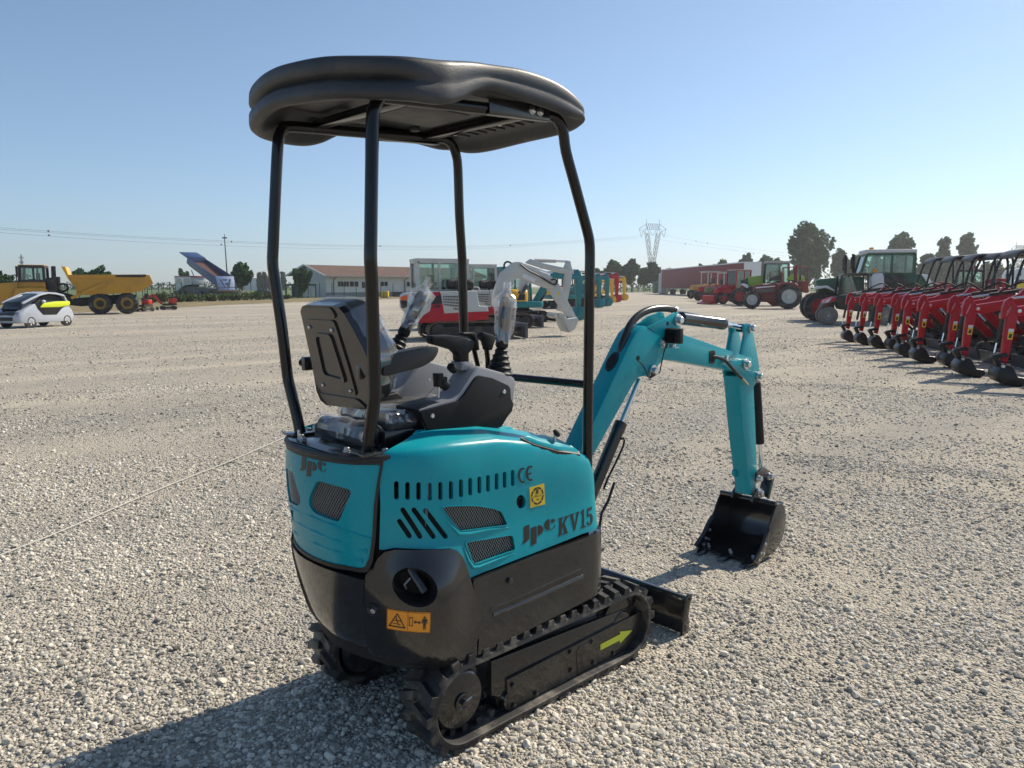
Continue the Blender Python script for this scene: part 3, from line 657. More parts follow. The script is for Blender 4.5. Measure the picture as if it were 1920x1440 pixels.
for px in (ZA(1605, 240)[0], ZA(1665, 635)[0]): PIN(b, px, -.058, .018); b.lathe([(.028, 0), (.028, .006), (.02, .008)], (lambda q: (q.x, -.054, q.z))(on(*px, 1, -.054)), (0, -1, 0), 14)
b.build('pivot_pin', ZINC, AR)
# arm cylinder above the boom
a = on(1277, 597, 1, 0); c = on(1356, 607, 1, 0); e = on(1392, 615, 1, 0); dd = (c-a).normalized()
b = MB(); b.lathe([(.02, -.01), (.034, .0), (.034, (c-a).length-.05), (.036, (c-a).length-.045), (.036, (c-a).length-.004), (.03, (c-a).length)], a, dd, 22); AC = b.build('arm_cylinder', BLK, HERO)
b = MB(); b.cyl(c, e, .014, 14); b.build('cylinder_rod', CHROME, AC); b = MB(); b.cyl(e-V((0, .03, 0)), e+V((0, .03, 0)), .026, 14); b.build('rod_eye', BLK, AC)
b = MB(); b.tube([on(*p, 1, .0) for p in ((1268, 586), (1280, 586), (1320, 593), (1331, 595), (1334, 599))], .0062, 8); b.build('cylinder_pipe', TUBE, AC)
# bucket cylinder in front of the arm
a = on(1417, 716, 1, 0); c = on(1424, 831, 1, 0); e = on(1427, 884, 1, 0)
b = MB(); b.cyl(a, c, .030, 18); BC = b.build('bucket_cylinder', PLAST, HERO, .003)
b = MB(); b.cyl(c, e, .014, 14); b.build('cylinder_rod', CHROME, BC)
# links
b = MB()
for y in (-.064, .064):
    q = [on(px, py, 1, -.06) for px, py in (ZB(925, 490)[0], ZB(970, 430)[0], ZB(1040, 475)[0])]
    k = [(p.x, p.z) for p in q]; b.prism([(k[0][0]-.03, k[0][1]-.02), (k[0][0]-.025, k[0][1]+.035), (k[1][0], k[1][1]+.03), (k[2][0]+.03, k[2][1]+.015), (k[2][0]+.02, k[2][1]-.03), (k[1][0], k[1][1]-.03)], 1, y-.006, y+.006)
e2 = on(*ZB(1035, 480)[0], 1, 0); e3 = on(*ZB(985, 690)[0], 1, 0); b.bar(e2, e3, .07, .028, (1, 0, 0)); LK = b.build('bucket_link', BLK, HERO, .002)
b = MB()
for px in (ZB(935, 500)[0], ZB(1042, 478)[0], ZB(945, 636)[0], ZB(1000, 715)[0]): PIN(b, px, -.072, .016)
PIN(b, ZB(915, 605)[0], -.06, .012); b.build('pivot_pin', ZINC, LK)
# bucket: mouth towards the machine
BW = .185
KX = .085; arcp = [(x+KX, z+.008) for x, z in [(2.165, .322), (2.225, .318), (2.268, .275), (2.285, .205), (2.272, .13), (2.225, .065), (2.15, .028), (2.05, .014), (1.93, .008)]]
sh = [(q.x, q.y) for q in catmull([(x, z, 0) for x, z in arcp], 4)]
b = MB(); n = len(sh); inn = []
for i, p in enumerate(sh):
    a_, b_ = V(sh[max(i-1, 0)]), V(sh[min(i+1, n-1)]); t = (b_-a_).normalized(); q = V(p)+V((t.y, -t.x))*.010; inn.append((q.x, q.y))
b.loft([[V((p[0], y, p[1])) for p in sh]+[V((p[0], y, p[1])) for p in reversed(inn)] for y in (-BW, BW)]); BK = b.build('bucket', BLK, HERO, .0)
b = MB()
for y in (-BW-.004, BW+.004):
    b.prism(sh+[(x+KX, z) for x, z in [(1.935, .03), (1.99, .075), (2.035, .16), (2.085, .22), (2.135, .30)]], 1, y-.006, y+.006)
    b.prism([(x+KX, z) for x, z in [(1.885, .045), (1.93, .012), (2.0, .03), (2.06, .12), (2.075, .20), (2.03, .165), (1.97, .10)]], 1, y-.013*(1 if y > 0 else 0)-.004*(1 if y < 0 else 0)-.012*(y < 0)+.0, y+.016*(y > 0)-.004*(y < 0)+.0)
b.build('side_plate', BLK, BK, .002)
b = MB(); b.cyl((2.245, -BW-.005, .333), (2.245, BW+.005, .333), .017, 12)
for y in (-.068, .068): b.prism([(x+KX, z+.008) for x, z in [(2.10, .37), (2.14, .40), (2.20, .395), (2.235, .345), (2.24, .30), (2.13, .31), (2.085, .33)]], 1, y-.007, y+.007)
b.build('bucket_ear', BLK, BK, .002)
for y in (-.155, 0, .155):
    b = MB(); b.prism([(x+KX, z) for x, z in [(2.03, .018), (1.93, .030), (1.845, .004), (1.93, .0), (2.03, .008)]], 1, y-.026, y+.026)
    t_ = b.build('bucket_tooth', BLK, BK, .002); b = MB()
    for x, dy in ((1.965+KX, -.012), (1.995+KX, .012)): b.lathe([(.011, 0), (.010, .009), (.004, .013)], (x, y+dy, .030), (-.2, 0, 1), 10)
    b.build('bolt', ZINC, t_)
b = MB()
for y, s in ((BW-.008, -1), (-BW-.014, -1)):
    for x, z in ((1.975, .075), (2.02, .12), (1.955, .038), (2.01, .06)): b.lathe([(.010, 0), (.009, .008), (.004, .011)], (x+KX, y, z), (0, s, 0), 10)
b.build('bolt', ZINC, BK)
# hoses on the boom, lamp
q = [(1163, 668, -.01), (1165, 650, -.01), (1172, 630, -.01), (1180, 612, -.005), (1192, 596, 0), (1206, 586, 0), (1222, 580, 0), (1240, 578, 0), (1256, 579, 0), (1266, 582, 0)]
pts = catmull([on(px, py, 1, y) for px, py, y in q], 8); rr = [.0175+(.0022 if i % 2 else 0) for i in range(len(pts))]
b = MB(); b.tube(pts, rr, 10); b.build('armoured_hose', mat('hose_armour', (.03, .03, .032), .30, metal=.3), BM)
b = MB(); b.lathe([(.02, -.01), (.022, .006), (.016, .02)], pts[-1], pts[-1]-pts[-3], 12); b.build('hose_coupling', ZINC, BM)
tp = [on(px, py, 1, .0) for px, py in ZA(500, 470, 540, 380, 590, 350, 615, 380, 600, 440, 560, 490, 520, 492)]
c0 = on(1167, 655, 1, 0.0); tdir = V((d2.x, 0, d2.y)); nrm = V((-tdir.z, 0, tdir.x)); nrm = nrm if nrm.x < 0 else -nrm
pf = pe+d2*.10; bs = V((pf.x, 0, pf.y))
b = MB(); b.loft([[bs+tdir*(cos(a)*.055)+V((0, 1, 0))*(sin(a)*.030)+nrm*h for a in [2*pi*k/20 for k in range(20)]] for h in (.002, .008)]); b.build('hose_grommet', RUBT, BM)
b = MB(); b.loft([[bs+tdir*(cos(a)*.040)+V((0, 1, 0))*(sin(a)*.022)+nrm*h for a in [2*pi*k/20 for k in range(20)]] for h in (.0, .0095)]); b.build('hose_opening', DARK, BM)
lc = on(1259.5, 630, 1, -.095); b = MB(); b.box(lc, (.012, .085, .072)); b.box(lc+V((.02, 0, 0)), (.035, .092, .078)); LA = b.build('work_lamp', PLAST, HERO, .005)
b = MB(); 
for k in range(6): b.box(lc+V((-.010, -.03+k*.012, -.004)), (.012, .004, .05))
b.build('lamp_fin', PLAST, LA, .001)
b = MB(); b.box(lc+V((.01, 0, -.047)), (.018, .03, .02)); b.box(lc+V((0, .012, -.058)), (.035, .095, .004)); b.box(lc+V((-.02, .040, -.035)), (.035, .004, .05)); lb = b.build('lamp_bracket', ZINC, LA, .001)
b = MB(); b.bolt(lc+V((.0, -.012, -.056)), (0, 0, 1), .009, .012); b.bolt(lc+V((-.024, .038, -.03)), (0, -1, 0), .010, .010); b.build('bolt', ZINC, LA)
b = MB(); b.tube(catmull([on(px, py, 1, -.075) for px, py in ZA(925, 370, 900, 420, 880, 500, 862, 590, 855, 605, 820, 625, 790, 645, 765, 640, 750, 600, 730, 560, 700, 520, 682, 512)], 4), .0035, 6); b.cyl(on(*ZA(785, 640)[0], 1, -.078), on(*ZA(858, 600)[0], 1, -.078), .006, 8); b.build('lamp_cable', RUBT, LA)
b = MB(); c0 = on(*ZA(1285, 478)[0], 1, -BY); mp = plane_map((c0.x, -BY, c0.z), (1, 0, 0), (0, 0, 1), (0, -1, 0)); patch('x', mp, rounded([(-.028, -.037), (.028, -.037), (.028, .037), (-.028, .037)], .018), RUBT, None, g=.03, off=.005, rim=.006, mb=b); b.build('hose_grommet', RUBT, BM, rec=False)
b = MB(); patch('x', mp, rounded([(-.018, -.026), (.018, -.026), (.018, .026), (-.018, .026)], .012), DARK, None, g=.03, off=.006, rim=.001, mb=b); b.build('hose_opening', DARK, BM, rec=False)
hp = catmull([on(px, py, 1, y) for (px, py), y in zip(ZA(1285, 478, 1340, 482, 1395, 505, 1450, 565, 1500, 620, 1530, 650, 1580, 705), (-.055, -.075, -.082, -.085, -.08, -.078, -.076))], 5)
b = MB(); b.tube(hp[:-5], .0095, 8); hh = b.build('auxiliary_hose', RUBT, BM); b = MB(); b.tube(hp[-6:], .0085, 8); b.build('hose_end', mat('brass_fitting', (.42, .38, .28), .35, metal=.9), hh)
b = MB(); q0 = on(*ZA(1395, 500)[0], 1, -.07); b.box(q0, (.02, .03, .035)); b.bolt(q0+V((0, -.01, .02)), (0, 0, 1), .008); b.build('hose_clamp', ZINC, hh, .002)
b = MB(); q0 = on(*ZA(1490, 1000)[0], 0, on(1386, 800, 1, -.05).x)
for i in range(7):
    px, py = ZA(1470, 860, 1475, 905, 1465, 950, 1480, 1000, 1470, 1040, 1485, 1080, 1480, 1120)[i]; q = on(px, py, 1, .035); 
b = MB(); b.tube([V((.42, -.05, .85)), V((.46, -.055, .75)), V((.47, -.05, .60)), V((.40, -.04, .45))], .014, 8); b.build('hose', RUBT, BM)
b = MB(); b.box((.42, 0, .52), (.22, .16, .24)); b.cyl((.47, 0, .33), (.47, 0, .72), .05, 18); b.build('swing_post', BLK, HERO, .006)
# ------------------------------------------------------------------ canopy posts and roof
def mir(pts): return [V((p[0], -p[1], p[2])) for p in pts]
postR = [(-.668, -.227, 1.097), (-.671, -.247, 1.17), (-.676, -.281, 1.27), (-.679, -.293, 1.32), (-.687, -.304, 1.48), (-.700, -.321, 1.67), (-.7045, -.325, 1.735), (-.700, -.323, 1.81), (-.684, -.314, 2.04), (-.675, -.309, 2.155), (-.668, -.309, 2.19), (-.651, -.309, 2.218), (-.615, -.309, 2.232), (-.3, -.312, 2.252), (.05, -.317, 2.278), (.115, -.319, 2.279), (.152, -.320, 2.262), (.174, -.321, 2.226), (.188, -.322, 2.16), (.232, -.326, 2.05), (.276, -.330, 1.94), (.304, -.333, 1.868), (.317, -.334, 1.828), (.3215, -.334, 1.785), (.322, -.334, 1.70), (.321, -.334, 1.25), (.322, -.334, .94), (.322, -.334, .87)]
postL = [(x, -y, z) for x, y, z in postR[:18]]+[(.193, .33, 2.17), (.206, .338, 1.97), (.224, .345, 1.80), (.229, .348, 1.74), (.232, .349, 1.60), (.240, .35, 1.25), (.244, .35, .90), (.25, .35, .70)]
for pp in (postR, postL):
    b = MB(); b.tube(catmull(pp, 3), .0208, 14); p_ = b.build('canopy_post', TUBE, HERO, ang=50)
    b = MB(); s_ = pp[0][1]/abs(pp[0][1]); b.box((-.672, s_*.236, 1.102), (.09, .085, .010)); b.build('foot_plate', BLK, p_, .003)
b = MB(); b.tube([(.322, -.334, 1.250), (.242, .35, 1.250)], .0165, 12); b.build('front_rail', TUBE, HERO)
b = MB(); b.box((.30, -.30, .70), (.07, .05, .05)); b.box((.25, .35, .70), (.07, .05, .05)); b.build('post_socket', BLK, HERO)
for xa in (-.51, .0):
    b = MB(); b.bar((xa, -.31, 2.252+.045*(xa+.5)), (xa, .31, 2.252+.045*(xa+.5)), .045, .028); XB = b.build('roof_cross_bar', TUBE, HERO, .003)
for s_ in (-1, 1):
    b = MB(); b.box((-.07, s_*.337, 2.272), (.30, .006, .055), M.Rotation(-.07, 3, 'Y')); b.box((-.07, s_*.323, 2.246), (.30, .030, .005), M.Rotation(-.05, 3, 'Y')); q = b.build('roof_bracket', BLK, XB, .002)
    b = MB()
    for x in (-.015, .025): b.bolt((x, s_*.341, 2.278), (0, s_, 0), .011); b.bolt((x, s_*.333, 2.278), (0, -s_, 0), .011)
    b.build('bolt', ZINC, q)
oh = [(-.855, 0, 2.213, 2.335), (-.845, -.12, 2.210, 2.333), (-.81, -.25, 2.206, 2.330), (-.74, -.35, 2.203, 2.326), (-.635, -.42, 2.204, 2.330), (-.51, -.440, 2.208, 2.339), (-.43, -.432, 2.228, 2.352), (-.345, -.415, 2.272, 2.369), (-.265, -.408, 2.296, 2.378), (-.12, -.412, 2.288, 2.388), (.03, -.414, 2.278, 2.378), (.14, -.410, 2.268, 2.350), (.215, -.392, 2.270, 2.318), (.262, -.33, 2.256, 2.318), (.285, -.22, 2.248, 2.330), (.292, 0, 2.244, 2.335)]
op = [V(p[:2]+(0,)) for p in oh]; full = oh+[(x, -y, a-.018*min(1, -y/.3), c-.012*min(1, -y/.3)) for x, y, a, c in reversed(oh[1:-1])]
oc = catmull([(x, y, 0) for x, y, a, c in full], 5, True); zz = catmull([(a, c, 0) for x, y, a, c in full], 5, True); n = len(oc)
on_ = []
for i in range(n):
    d = (oc[(i+1) % n]-oc[i-1]).normalized(); q = V((d.y, -d.x, 0)); q = q if q.dot(oc[i]-V((-.3, 0, 0))) > 0 else -q; on_.append(q)
def rring(ins, fz, dz, grv=0.0):
    out = []
    for i in range(n):
        p = oc[i]; g = grv*sstep((-.50-p.x)/.2); q = p-on_[i]*(ins+g); zb, zt = zz[i].x, zz[i].y; out.append(V((q.x, q.y, zb+(zt-zb)*fz+dz)))
    return out
def sring(k, z):
    c = V((-.29, 0, 0)); return [V(((c+(p-c)*k).x, (c+(p-c)*k).y, z)) for p in oc]
rings = [sring(.05, 2.294), sring(.55, 2.293), sring(.80, 2.288), rring(.06, 0, .035), rring(.045, 0, .012), rring(.03, 0, .001), rring(.012, 0, 0), rring(.002, 0, .008), rring(0, .15, 0), rring(.001, .34, 0), rring(.003, .43, 0, .010), rring(.004, .50, 0, .022), rring(.003, .57, 0, .010), rring(.002, .66, 0), rring(.004, .88, 0), rring(.008, .965, 0), rring(.018, 1.0, .002), rring(.06, 1.0, .010)]
def tring(k): return [V((q.x, q.y, 2.372+(zz[i].y+.006-2.372)*k**1.3)) for i, q in enumerate(sring(k, 0))]
rings += [tring(.80), tring(.6), tring(.35), tring(.05)]
b = MB(); b.loft(rings); RF = b.build('canopy_roof', ROOFP, HERO, ang=60)
b = MB()
for k in range(9): b.box((.10, -.22+.055*k, 2.286), (.13, .018, .012))
b.box((-.25, 0, 2.286), (.34, .34, .012)); b.box((-.25, 0, 2.281), (.26, .24, .010)); b.box((-.62, .0, 2.282), (.12, .42, .012))
for y in (-.25, .25):
    for x in (-.40, -.10): b.cyl((x, y, 2.275), (x, y, 2.296), .022, 14)
b.build('roof_underside_rib', ROOFP, RF, .004)
b = MB()
for x, y in ((-.47, -.15), (-.47, .17), (.03, -.12), (.03, .15)): b.box((x, y, 2.272), (.03, .06, .008)); b.bolt((x, y, 2.269), (0, 0, -1), .008)
b.build('roof_clip', ZINC, RF)
# ------------------------------------------------------------------ seat
ZS = lambda *p: [(500+p[i]/4.5, 540+p[i+1]/4.5) for i in range(0, len(p), 2)]
ZD = lambda *p: [(700+p[i]/4.5, 540+p[i+1]/4.5) for i in range(0, len(p), 2)]
so = V((-.61, 0, 1.17)); su = V((0, 1, 0)); sw = V((-.10, 0, .355)).normalized(); sn = V((-.355, 0, -.10)).normalized()
def onseat(px, py): d = ray(px, py); q = CAM+d*((so-CAM).dot(sn)/d.dot(sn)); return ((q-so).dot(su), (q-so).dot(sw))
smap = plane_map(so, su, sw, sn)
shell = [onseat(*p) for p in ZS(330, 142, 560, 148, 605, 165, 650, 215, 720, 335, 790, 470, 850, 590, 868, 660, 868, 900, 858, 990, 838, 1025, 700, 1005, 505, 990, 455, 950, 420, 870, 375, 610, 345, 480, 300, 270, 284, 200, 296, 158)]
shell = [(-u, v) for u, v in shell] if False else shell
SEAT = empty('seat', tuple(so)); SEAT.parent = HERO
def seatbuild(o): o.parent = SEAT; o.matrix_parent_inverse = M.Translation(-so); return o
b = MB(); patch('x', smap, shell, BLK, None, g=.035, off=0, rim=.035, mb=b); o = b.build('backrest_shell', BLK, None, rec=False); seatbuild(o); SHELL = o
b = MB()
f1 = [onseat(*p) for p in ZS(330, 262, 575, 272, 600, 340, 700, 660, 770, 912, 455, 850, 425, 700, 350, 330)]; f2 = [onseat(*p) for p in ZS(420, 370, 560, 385, 690, 800, 490, 742)]; f3 = [onseat(*p) for p in ZS(435, 398, 550, 408, 662, 765, 505, 720)]
patch('x', smap, rounded(f1, .02), BLK, None, g=.03, off=.006, rim=.008, mb=b)
fr_ = rounded(f2, .02); fi = rounded(f3, .02)
patch('x', smap, fr_, BLK, None, holes=[fi], g=.02, off=.013, rim=.008, mb=b)
patch('x', smap, rounded([onseat(*p) for p in ZS(455, 885, 770, 935, 845, 1000, 830, 1018, 520, 985)], .015), BLK, None, g=.03, off=.006, rim=.008, mb=b)
patch('x', smap, rounded([onseat(*p) for p in ZS(310, 160, 550, 165, 590, 235, 575, 262, 325, 240)], .015), BLK, None, g=.03, off=.006, rim=.008, mb=b)
o = b.build('backrest_ridge', BLK, None, rec=False); o.parent = SHELL; o.matrix_parent_inverse = M.Identity(4)
o.parent = SEAT; o.matrix_parent_inverse = M.Translation(-so)
b = MB()
for p in ZS(377, 325, 565, 348, 492, 812, 725, 862): b.lathe([(.007, 0), (.006, .004), (.002, .006)], smap(*onseat(*p), .008), sn, 10)
seatbuild(b.build('bolt', ZINC, None))
# cushions: loft of the shell outline going forward
cs_ = shell; cu = (sum(p[0] for p in cs_)/len(cs_), sum(p[1] for p in cs_)/len(cs_))
def cring(k, off, dv=0): return [smap(cu[0]+(u-cu[0])*k, cu[1]+(v-cu[1])*k+dv, -off) for u, v in resample(cs_, .05)]
b = MB(); b.loft([cring(.97, .02), cring(.99, .04, .0), cring(.98, .09, .0), cring(.90, .12, .0), cring(.75, .125, .0)]); seatbuild(b.build('back_cushion', FABRIC, None, ang=60))
random.seed(3); b = MB(); rs = []
for k, off, dv in ((1.0, .024, .002), (1.004, .05, .005), (.995, .09, .006), (.92, .127, .004), (.76, .132, .002)):
    rs.append([p+V((random.uniform(-.003, .003), random.uniform(-.003, .003), random.uniform(-.003, .004))) for p in cring(k, off, dv)])
b.loft(rs, caps=False); seatbuild(b.build('film_cover', FILM, None, ang=4))
def rbox(c, sz, r, k=6, jit=0, seed=1):
    random.seed(seed); b = MB(); rings = []
    for zf, ins in ((-.5, r), (-.5+.25*r/sz[2], .3*r), (-.5+r/sz[2], 0), (.5-r/sz[2], 0), (.5-.25*r/sz[2], .3*r), (.5, r)):
        lp = rounded([(-sz[0]/2+ins, -sz[1]/2+ins), (sz[0]/2-ins, -sz[1]/2+ins), (sz[0]/2-ins, sz[1]/2-ins), (-sz[0]/2+ins, sz[1]/2-ins)], r)
        lp = resample(lp, .04)[:]; lp = lp
        rings.append([V((c[0]+x, c[1]+y, c[2]+zf*sz[2])) for x, y in lp])
    m = min(len(q) for q in rings); rings = [[q[int(i*len(q)/m)]+V((random.uniform(-jit, jit), random.uniform(-jit, jit), random.uniform(-jit, jit))) for i in range(m)] for q in rings]
    b.loft(rings); return b
seatbuild(rbox((-.33, 0, 1.172), (.42, .36, .06), .028).build('seat_cushion', FABRIC, None, ang=60))
b = MB(); b.lathe([(.02, -.165), (.036, -.155), (.040, -.10), (.038, 0), (.040, .10), (.036, .155), (.02, .165)], (-.605, 0, 1.135), (0, 1, 0), 16); seatbuild(b.build('lumbar_roll', FABRIC, None, ang=60))
random.seed(9); b = MB(); b.loft([[V((-.605+cos(a)*(.046+random.uniform(-.006, .006)), yy_, 1.135+sin(a)*(.046+random.uniform(-.006, .006)))) for a in [2*pi*k/14 for k in range(14)]] for yy_ in (-.172, -.14, -.09, -.04, .01, .06, .11, .16, .175)], caps=False); seatbuild(b.build('film_cover', FILM, None, ang=5))
seatbuild(rbox((-.33, 0, 1.178), (.44, .378, .066), .03, jit=.006, seed=4).build('film_cover', FILM, None, ang=5))
b = MB(); b.box((-.35, 0, 1.115), (.44, .37, .07)); b.box((-.36, 0, 1.07), (.46, .30, .05)); seatbuild(b.build('seat_pan', BLK, None, .004))
for sgn in (-1, 1):
    y = sgn*.215; path = [on(px, py, 1, -.215) for px, py in ZD(60, 570, 400, 495, 505, 490, 516, 520, 480, 600, 380, 662, 90, 735, 40, 740)]
    poly = [(p.x, p.z) for p in path]; b = MB(); b.prism(rounded(poly, .02), 1, y-.028, y+.028); a_ = seatbuild(b.build('armrest', FABRIC, None, .010))
    b = MB(); q = on(688, 697, 1, -.2); b.box((q.x+.01, sgn*.185, q.z), (.07, .025, .05)); b.cyl((q.x, sgn*.17, q.z), (q.x, sgn*.235, q.z), .018, 12); seatbuild(b.build('armrest_hinge', BLK, None, .004))
# ------------------------------------------------------------------ consoles
def console(sgn):
    root = None; Y = -.235
    f = lambda *z: [(p.x, p.z) for p in (on(px, py, 1, Y) for px, py in ZD(*z))]
    def yy(v): return v*(-sgn) if sgn > 0 else v
    def mk(name, poly, y0, y1, mt, par, bev): b = MB(); b.prism(poly, 1, min(yy(y0), yy(y1)), max(yy(y0), yy(y1))); return b.build(name, mt, par, bev)
    c = mk('control_console', f(395, 1030, 690, 935, 745, 880, 862, 695, 905, 660, 1130, 722, 1200, 755, 1218, 790, 1195, 970, 1150, 1010, 1070, 1160, 600, 1300, 520, 1300, 470, 1240), -.228, -.118, GREY, HERO, .010)
    s = mk('console_cover', f(392, 1042, 720, 952, 765, 900, 862, 755, 892, 738, 1000, 757, 1140, 822, 1156, 850, 1160, 935, 1182, 975, 1170, 1040, 1132, 1085, 1080, 1172, 602, 1312, 520, 1312, 478, 1250), -.238, -.222, PLAST, c, .004)
    mk('console_box', f(390, 1028, 640, 952, 700, 1010, 600, 1290, 520, 1290, 462, 1230), -.222, -.085, PLAST, c, .006)
    b = MB()
    for z in ((492, 1078), (1097, 875)): q = on(*ZD(*z)[0], 1, Y); b.lathe([(.009, 0), (.007, .004), (.003, .004)], (q.x, yy(-.239), q.z), (0, -1 if sgn < 0 else 1, 0), 12)
    b.build('bolt', ZINC, c)
    return c, yy
CR, yy = console(-1)
p = lambda z, y: on(*ZD(*z)[0], 1, y)
# joystick
def joystick(base, tipd, h, bagscale, par, seed):
    base = V(base); d = V(tipd).normalized(); b = MB(); pr_ = []
    for k in range(5): pr_ += [(.052-.007*k, .022*k), (.054-.007*k, .006+.022*k), (.040-.007*k+.006, .014+.022*k)]
    b.lathe(pr_+[(.018, .115)], base, d, 20); bl_ = b.build('joystick_bellows', RUB if False else PLAST, par, ang=60)
    b = MB(); b.lathe([(.022, 0), (.026, .01), (.024, .03), (.020, .05), (.023, .09), (.025, .14), (.026, .175), (.020, .195), (.006, .2)], base+d*.105, d, 18); js = b.build('joystick', PLAST, par, ang=60)
    random.seed(seed); b = MB(); rs = []; u = d.orthogonal().normalized(); w_ = d.cross(u)
    for h_, r in ((.125, .028), (.135, .034), (.17, .036), (.215, .040), (.26, .046), (.30, .052), (.325, .030), (.36, .042)):
        ring_ = []
        for k in range(18):
            a = 2*pi*k/18; rr = r*bagscale*(1+.30*random.uniform(-1, 1)); sq = 1 if h_ < .31 else (.5 if h_ < .33 else .35)
            ring_.append(base+d*(h_+random.uniform(-.006, .006))+u*cos(a)*rr+w_*sin(a)*rr*sq)
        rs.append(ring_)
    b.loft(rs, caps=False); b.build('plastic_bag', FILM, js, ang=8)
q = p((1060, 730), -.175); q2 = p((1112, 190), -.175); joystick(q, q2-q, 0, .88, CR, 5)
b = MB(); b.prism([(a.x, a.z) for a in (on(*z, 1, -.16) for z in ZD(470, 440, 475, 402, 620, 395, 720, 410, 825, 440, 835, 465, 810, 520, 772, 560, 745, 620, 700, 620, 700, 560, 660, 520, 560, 490, 480, 470))], 1, -.18, -.135); b.build('console_lever', PLAST, CR, .008)
b = MB(); b.prism([(a.x, a.z) for a in (on(*z, 1, -.16) for z in ZD(690, 690, 700, 620, 790, 618, 830, 690))], 1, -.195, -.125); b.build('lever_socket', GREY, CR, .006)
b = MB(); c = p((678, 690), -.20); b.cyl(c, c+V((-.03, -.02, .015)), .016, 8); b.build('console_knob', PLAST, CR, .002)
b = MB(); c = p((565, 790), -.19); b.box(c, (.045, .03, .035)); b.box(c+V((-.01, 0, .022)), (.025, .035, .02)); b.cyl(c, c+V((.03, .0, -.02)), .020, 10); k = b.build('throttle_grip', PLAST, CR, .003)
b = MB(); b.bar(p((548, 815), -.19), p((546, 925), -.19), .010, .004, (1, 0, 0)); b.build('throttle_lever', ZINC, k)
b = MB(); b.tube([p(z, -.185) for z in ((525, 830), (500, 860), (470, 890), (445, 915))], .002, 5); b.tube([p(z, -.185) for z in ((500, 775), (465, 775))], .004, 5); b.build('key_wire', ZINC, k)
# left console is the mirror image, further away
CL_, yl = console(1)
q = on(*ZD(165, 545)[0], 1, .165); q2 = on(*ZD(340, 190)[0], 1, .16); dd = q2-q; joystick(on(*ZD(150, 560)[0], 1, .165)+V((0, 0, -.015)), dd, 0, .85, CL_, 8)
# travel levers in front
for (a, b1, c1) in (((880, 650), (850, 520), (800, 385)), ((965, 600), (955, 520), (950, 385))):
    y = -.02 if a[0] < 900 else -.08; x0 = .10
    f = lambda z: on(*ZD(*z)[0], 1, y)
    foot = f(a)+V((.01, 0, -.25)); b = MB(); b.tube([foot, f(a), f(b1)], .010, 8); tl = b.build('travel_lever', TUBE, HERO)
    hp_ = ZD(720, 400, 740, 372, 840, 372, 865, 400, 880, 525, 838, 525, 820, 440, 790, 415) if a[0] < 900 else ZD(885, 410, 905, 368, 1000, 395, 1010, 440, 985, 525, 942, 525, 925, 455)
    b = MB(); b.prism([(v.x, v.z) for v in (on(*z, 1, y) for z in hp_)], 1, y-.016, y+.016); b.build('lever_grip', PLAST, tl, .006)
# floor plate
b = MB(); b.prism(rounded([(-.05, -.28), (.33, -.28), (.38, -.2), (.38, .33), (.33, .36), (-.05, .36)], .04), 2, .70, .74); b.build('floor_plate', BLK, HERO, .004)
b = MB(); b.box((.335, 0, .53), (.05, .56, .33)); b.build('front_bulkhead', BLK, HERO, .006)
b = MB(); b.box((-.1, .10, .90), (.12, .56, .36)); b.build('seat_bulkhead', TEAL, HERO, .01)
# ------------------------------------------------------------------ shared builders for the machines in the background
def split(o, cap=40):             # every separate piece of a repeated small part becomes a part of its own
    me = o.data; par = list(range(len(me.vertices)))
    def fd(i):
        while par[i] != i: par[i] = par[par[i]]; i = par[i]
        return i
    for e in me.edges:
        a, b = fd(e.vertices[0]), fd(e.vertices[1])
        if a != b: par[a] = b
    groups = {}
    for p in me.polygons: groups.setdefault(fd(p.vertices[0]), []).append(p)
    if not 1 < len(groups) <= cap: return
    for ps in groups.values():
        vi = {}; fs = []
        for p in ps: fs.append([vi.setdefault(i, len(vi)) for i in p.vertices])
        m2 = bpy.data.meshes.new(o.name.split('.')[0]); m2.from_pydata([tuple(me.vertices[i].co) for i in vi], [], fs)
        for q in me.materials: m2.materials.append(q)
        for p2, p in zip(m2.polygons, ps): p2.use_smooth = True; p2.material_index = p.material_index
        m2.set_sharp_from_angle(angle=R(38)); c = bpy.data.objects.new(o.name.split('.')[0], m2); COL.objects.link(c); c.parent = o.parent; c.matrix_parent_inverse = o.matrix_parent_inverse.copy()
    bpy.data.objects.remove(o)
for o in list(SC.objects):
    if o.type == 'MESH' and o.name.split('.')[0] in ('bolt', 'pivot_pin', 'track_roller', 'end_plate', 'side_plate', 'bucket_ear', 'roof_clip', 'boom_hole', 'blade_arm', 'arm_head_plate', 'cylinder_ear', 'panel_ridge', 'post_socket', 'pressed_ridge', 'bay_bracket', 'seat_rail', 'lamp_bracket', 'hood_rib', 'backrest_ridge') and not o.children: split(o)
def pb(name, col, rough=.4, **k): return mat(name, col, rough, **k)
WHT = pb('white_machine_paint', (.52, .52, .49), .4, dirt=(.25, .22, .17), dscale=2, damt=.3)
REDP = pb('red_machine_paint', (.42, .008, .020), .36, coat=.08, spec=.3, var=.08); BKB = pb('bucket_black', (.007, .007, .0075), .32, spec=.35, dirt=DUST, dscale=4, damt=.04)
RED2 = pb('dark_red_paint', (.26, .012, .016), .42, dirt=DUST, dscale=2, damt=.12)
YELP = pb('yellow_machine_paint', (.52, .265, .022), .42, dirt=(.22, .15, .07), dscale=1.5, damt=.4)
YEL2 = pb('warm_yellow_paint', (.78, .42, .02), .38)
TEAL2 = pb('teal_machine_paint', (.006, .18, .20), .4)
GRN = pb('green_tractor_paint', (.018, .085, .045), .42); LGRN = pb('light_green_paint', (.20, .33, .03), .38)
BLUEP = pb('blue_tipper_paint', (.010, .040, .13), .45); LBLUE = pb('pale_blue_tailgate', (.16, .24, .40), .5)
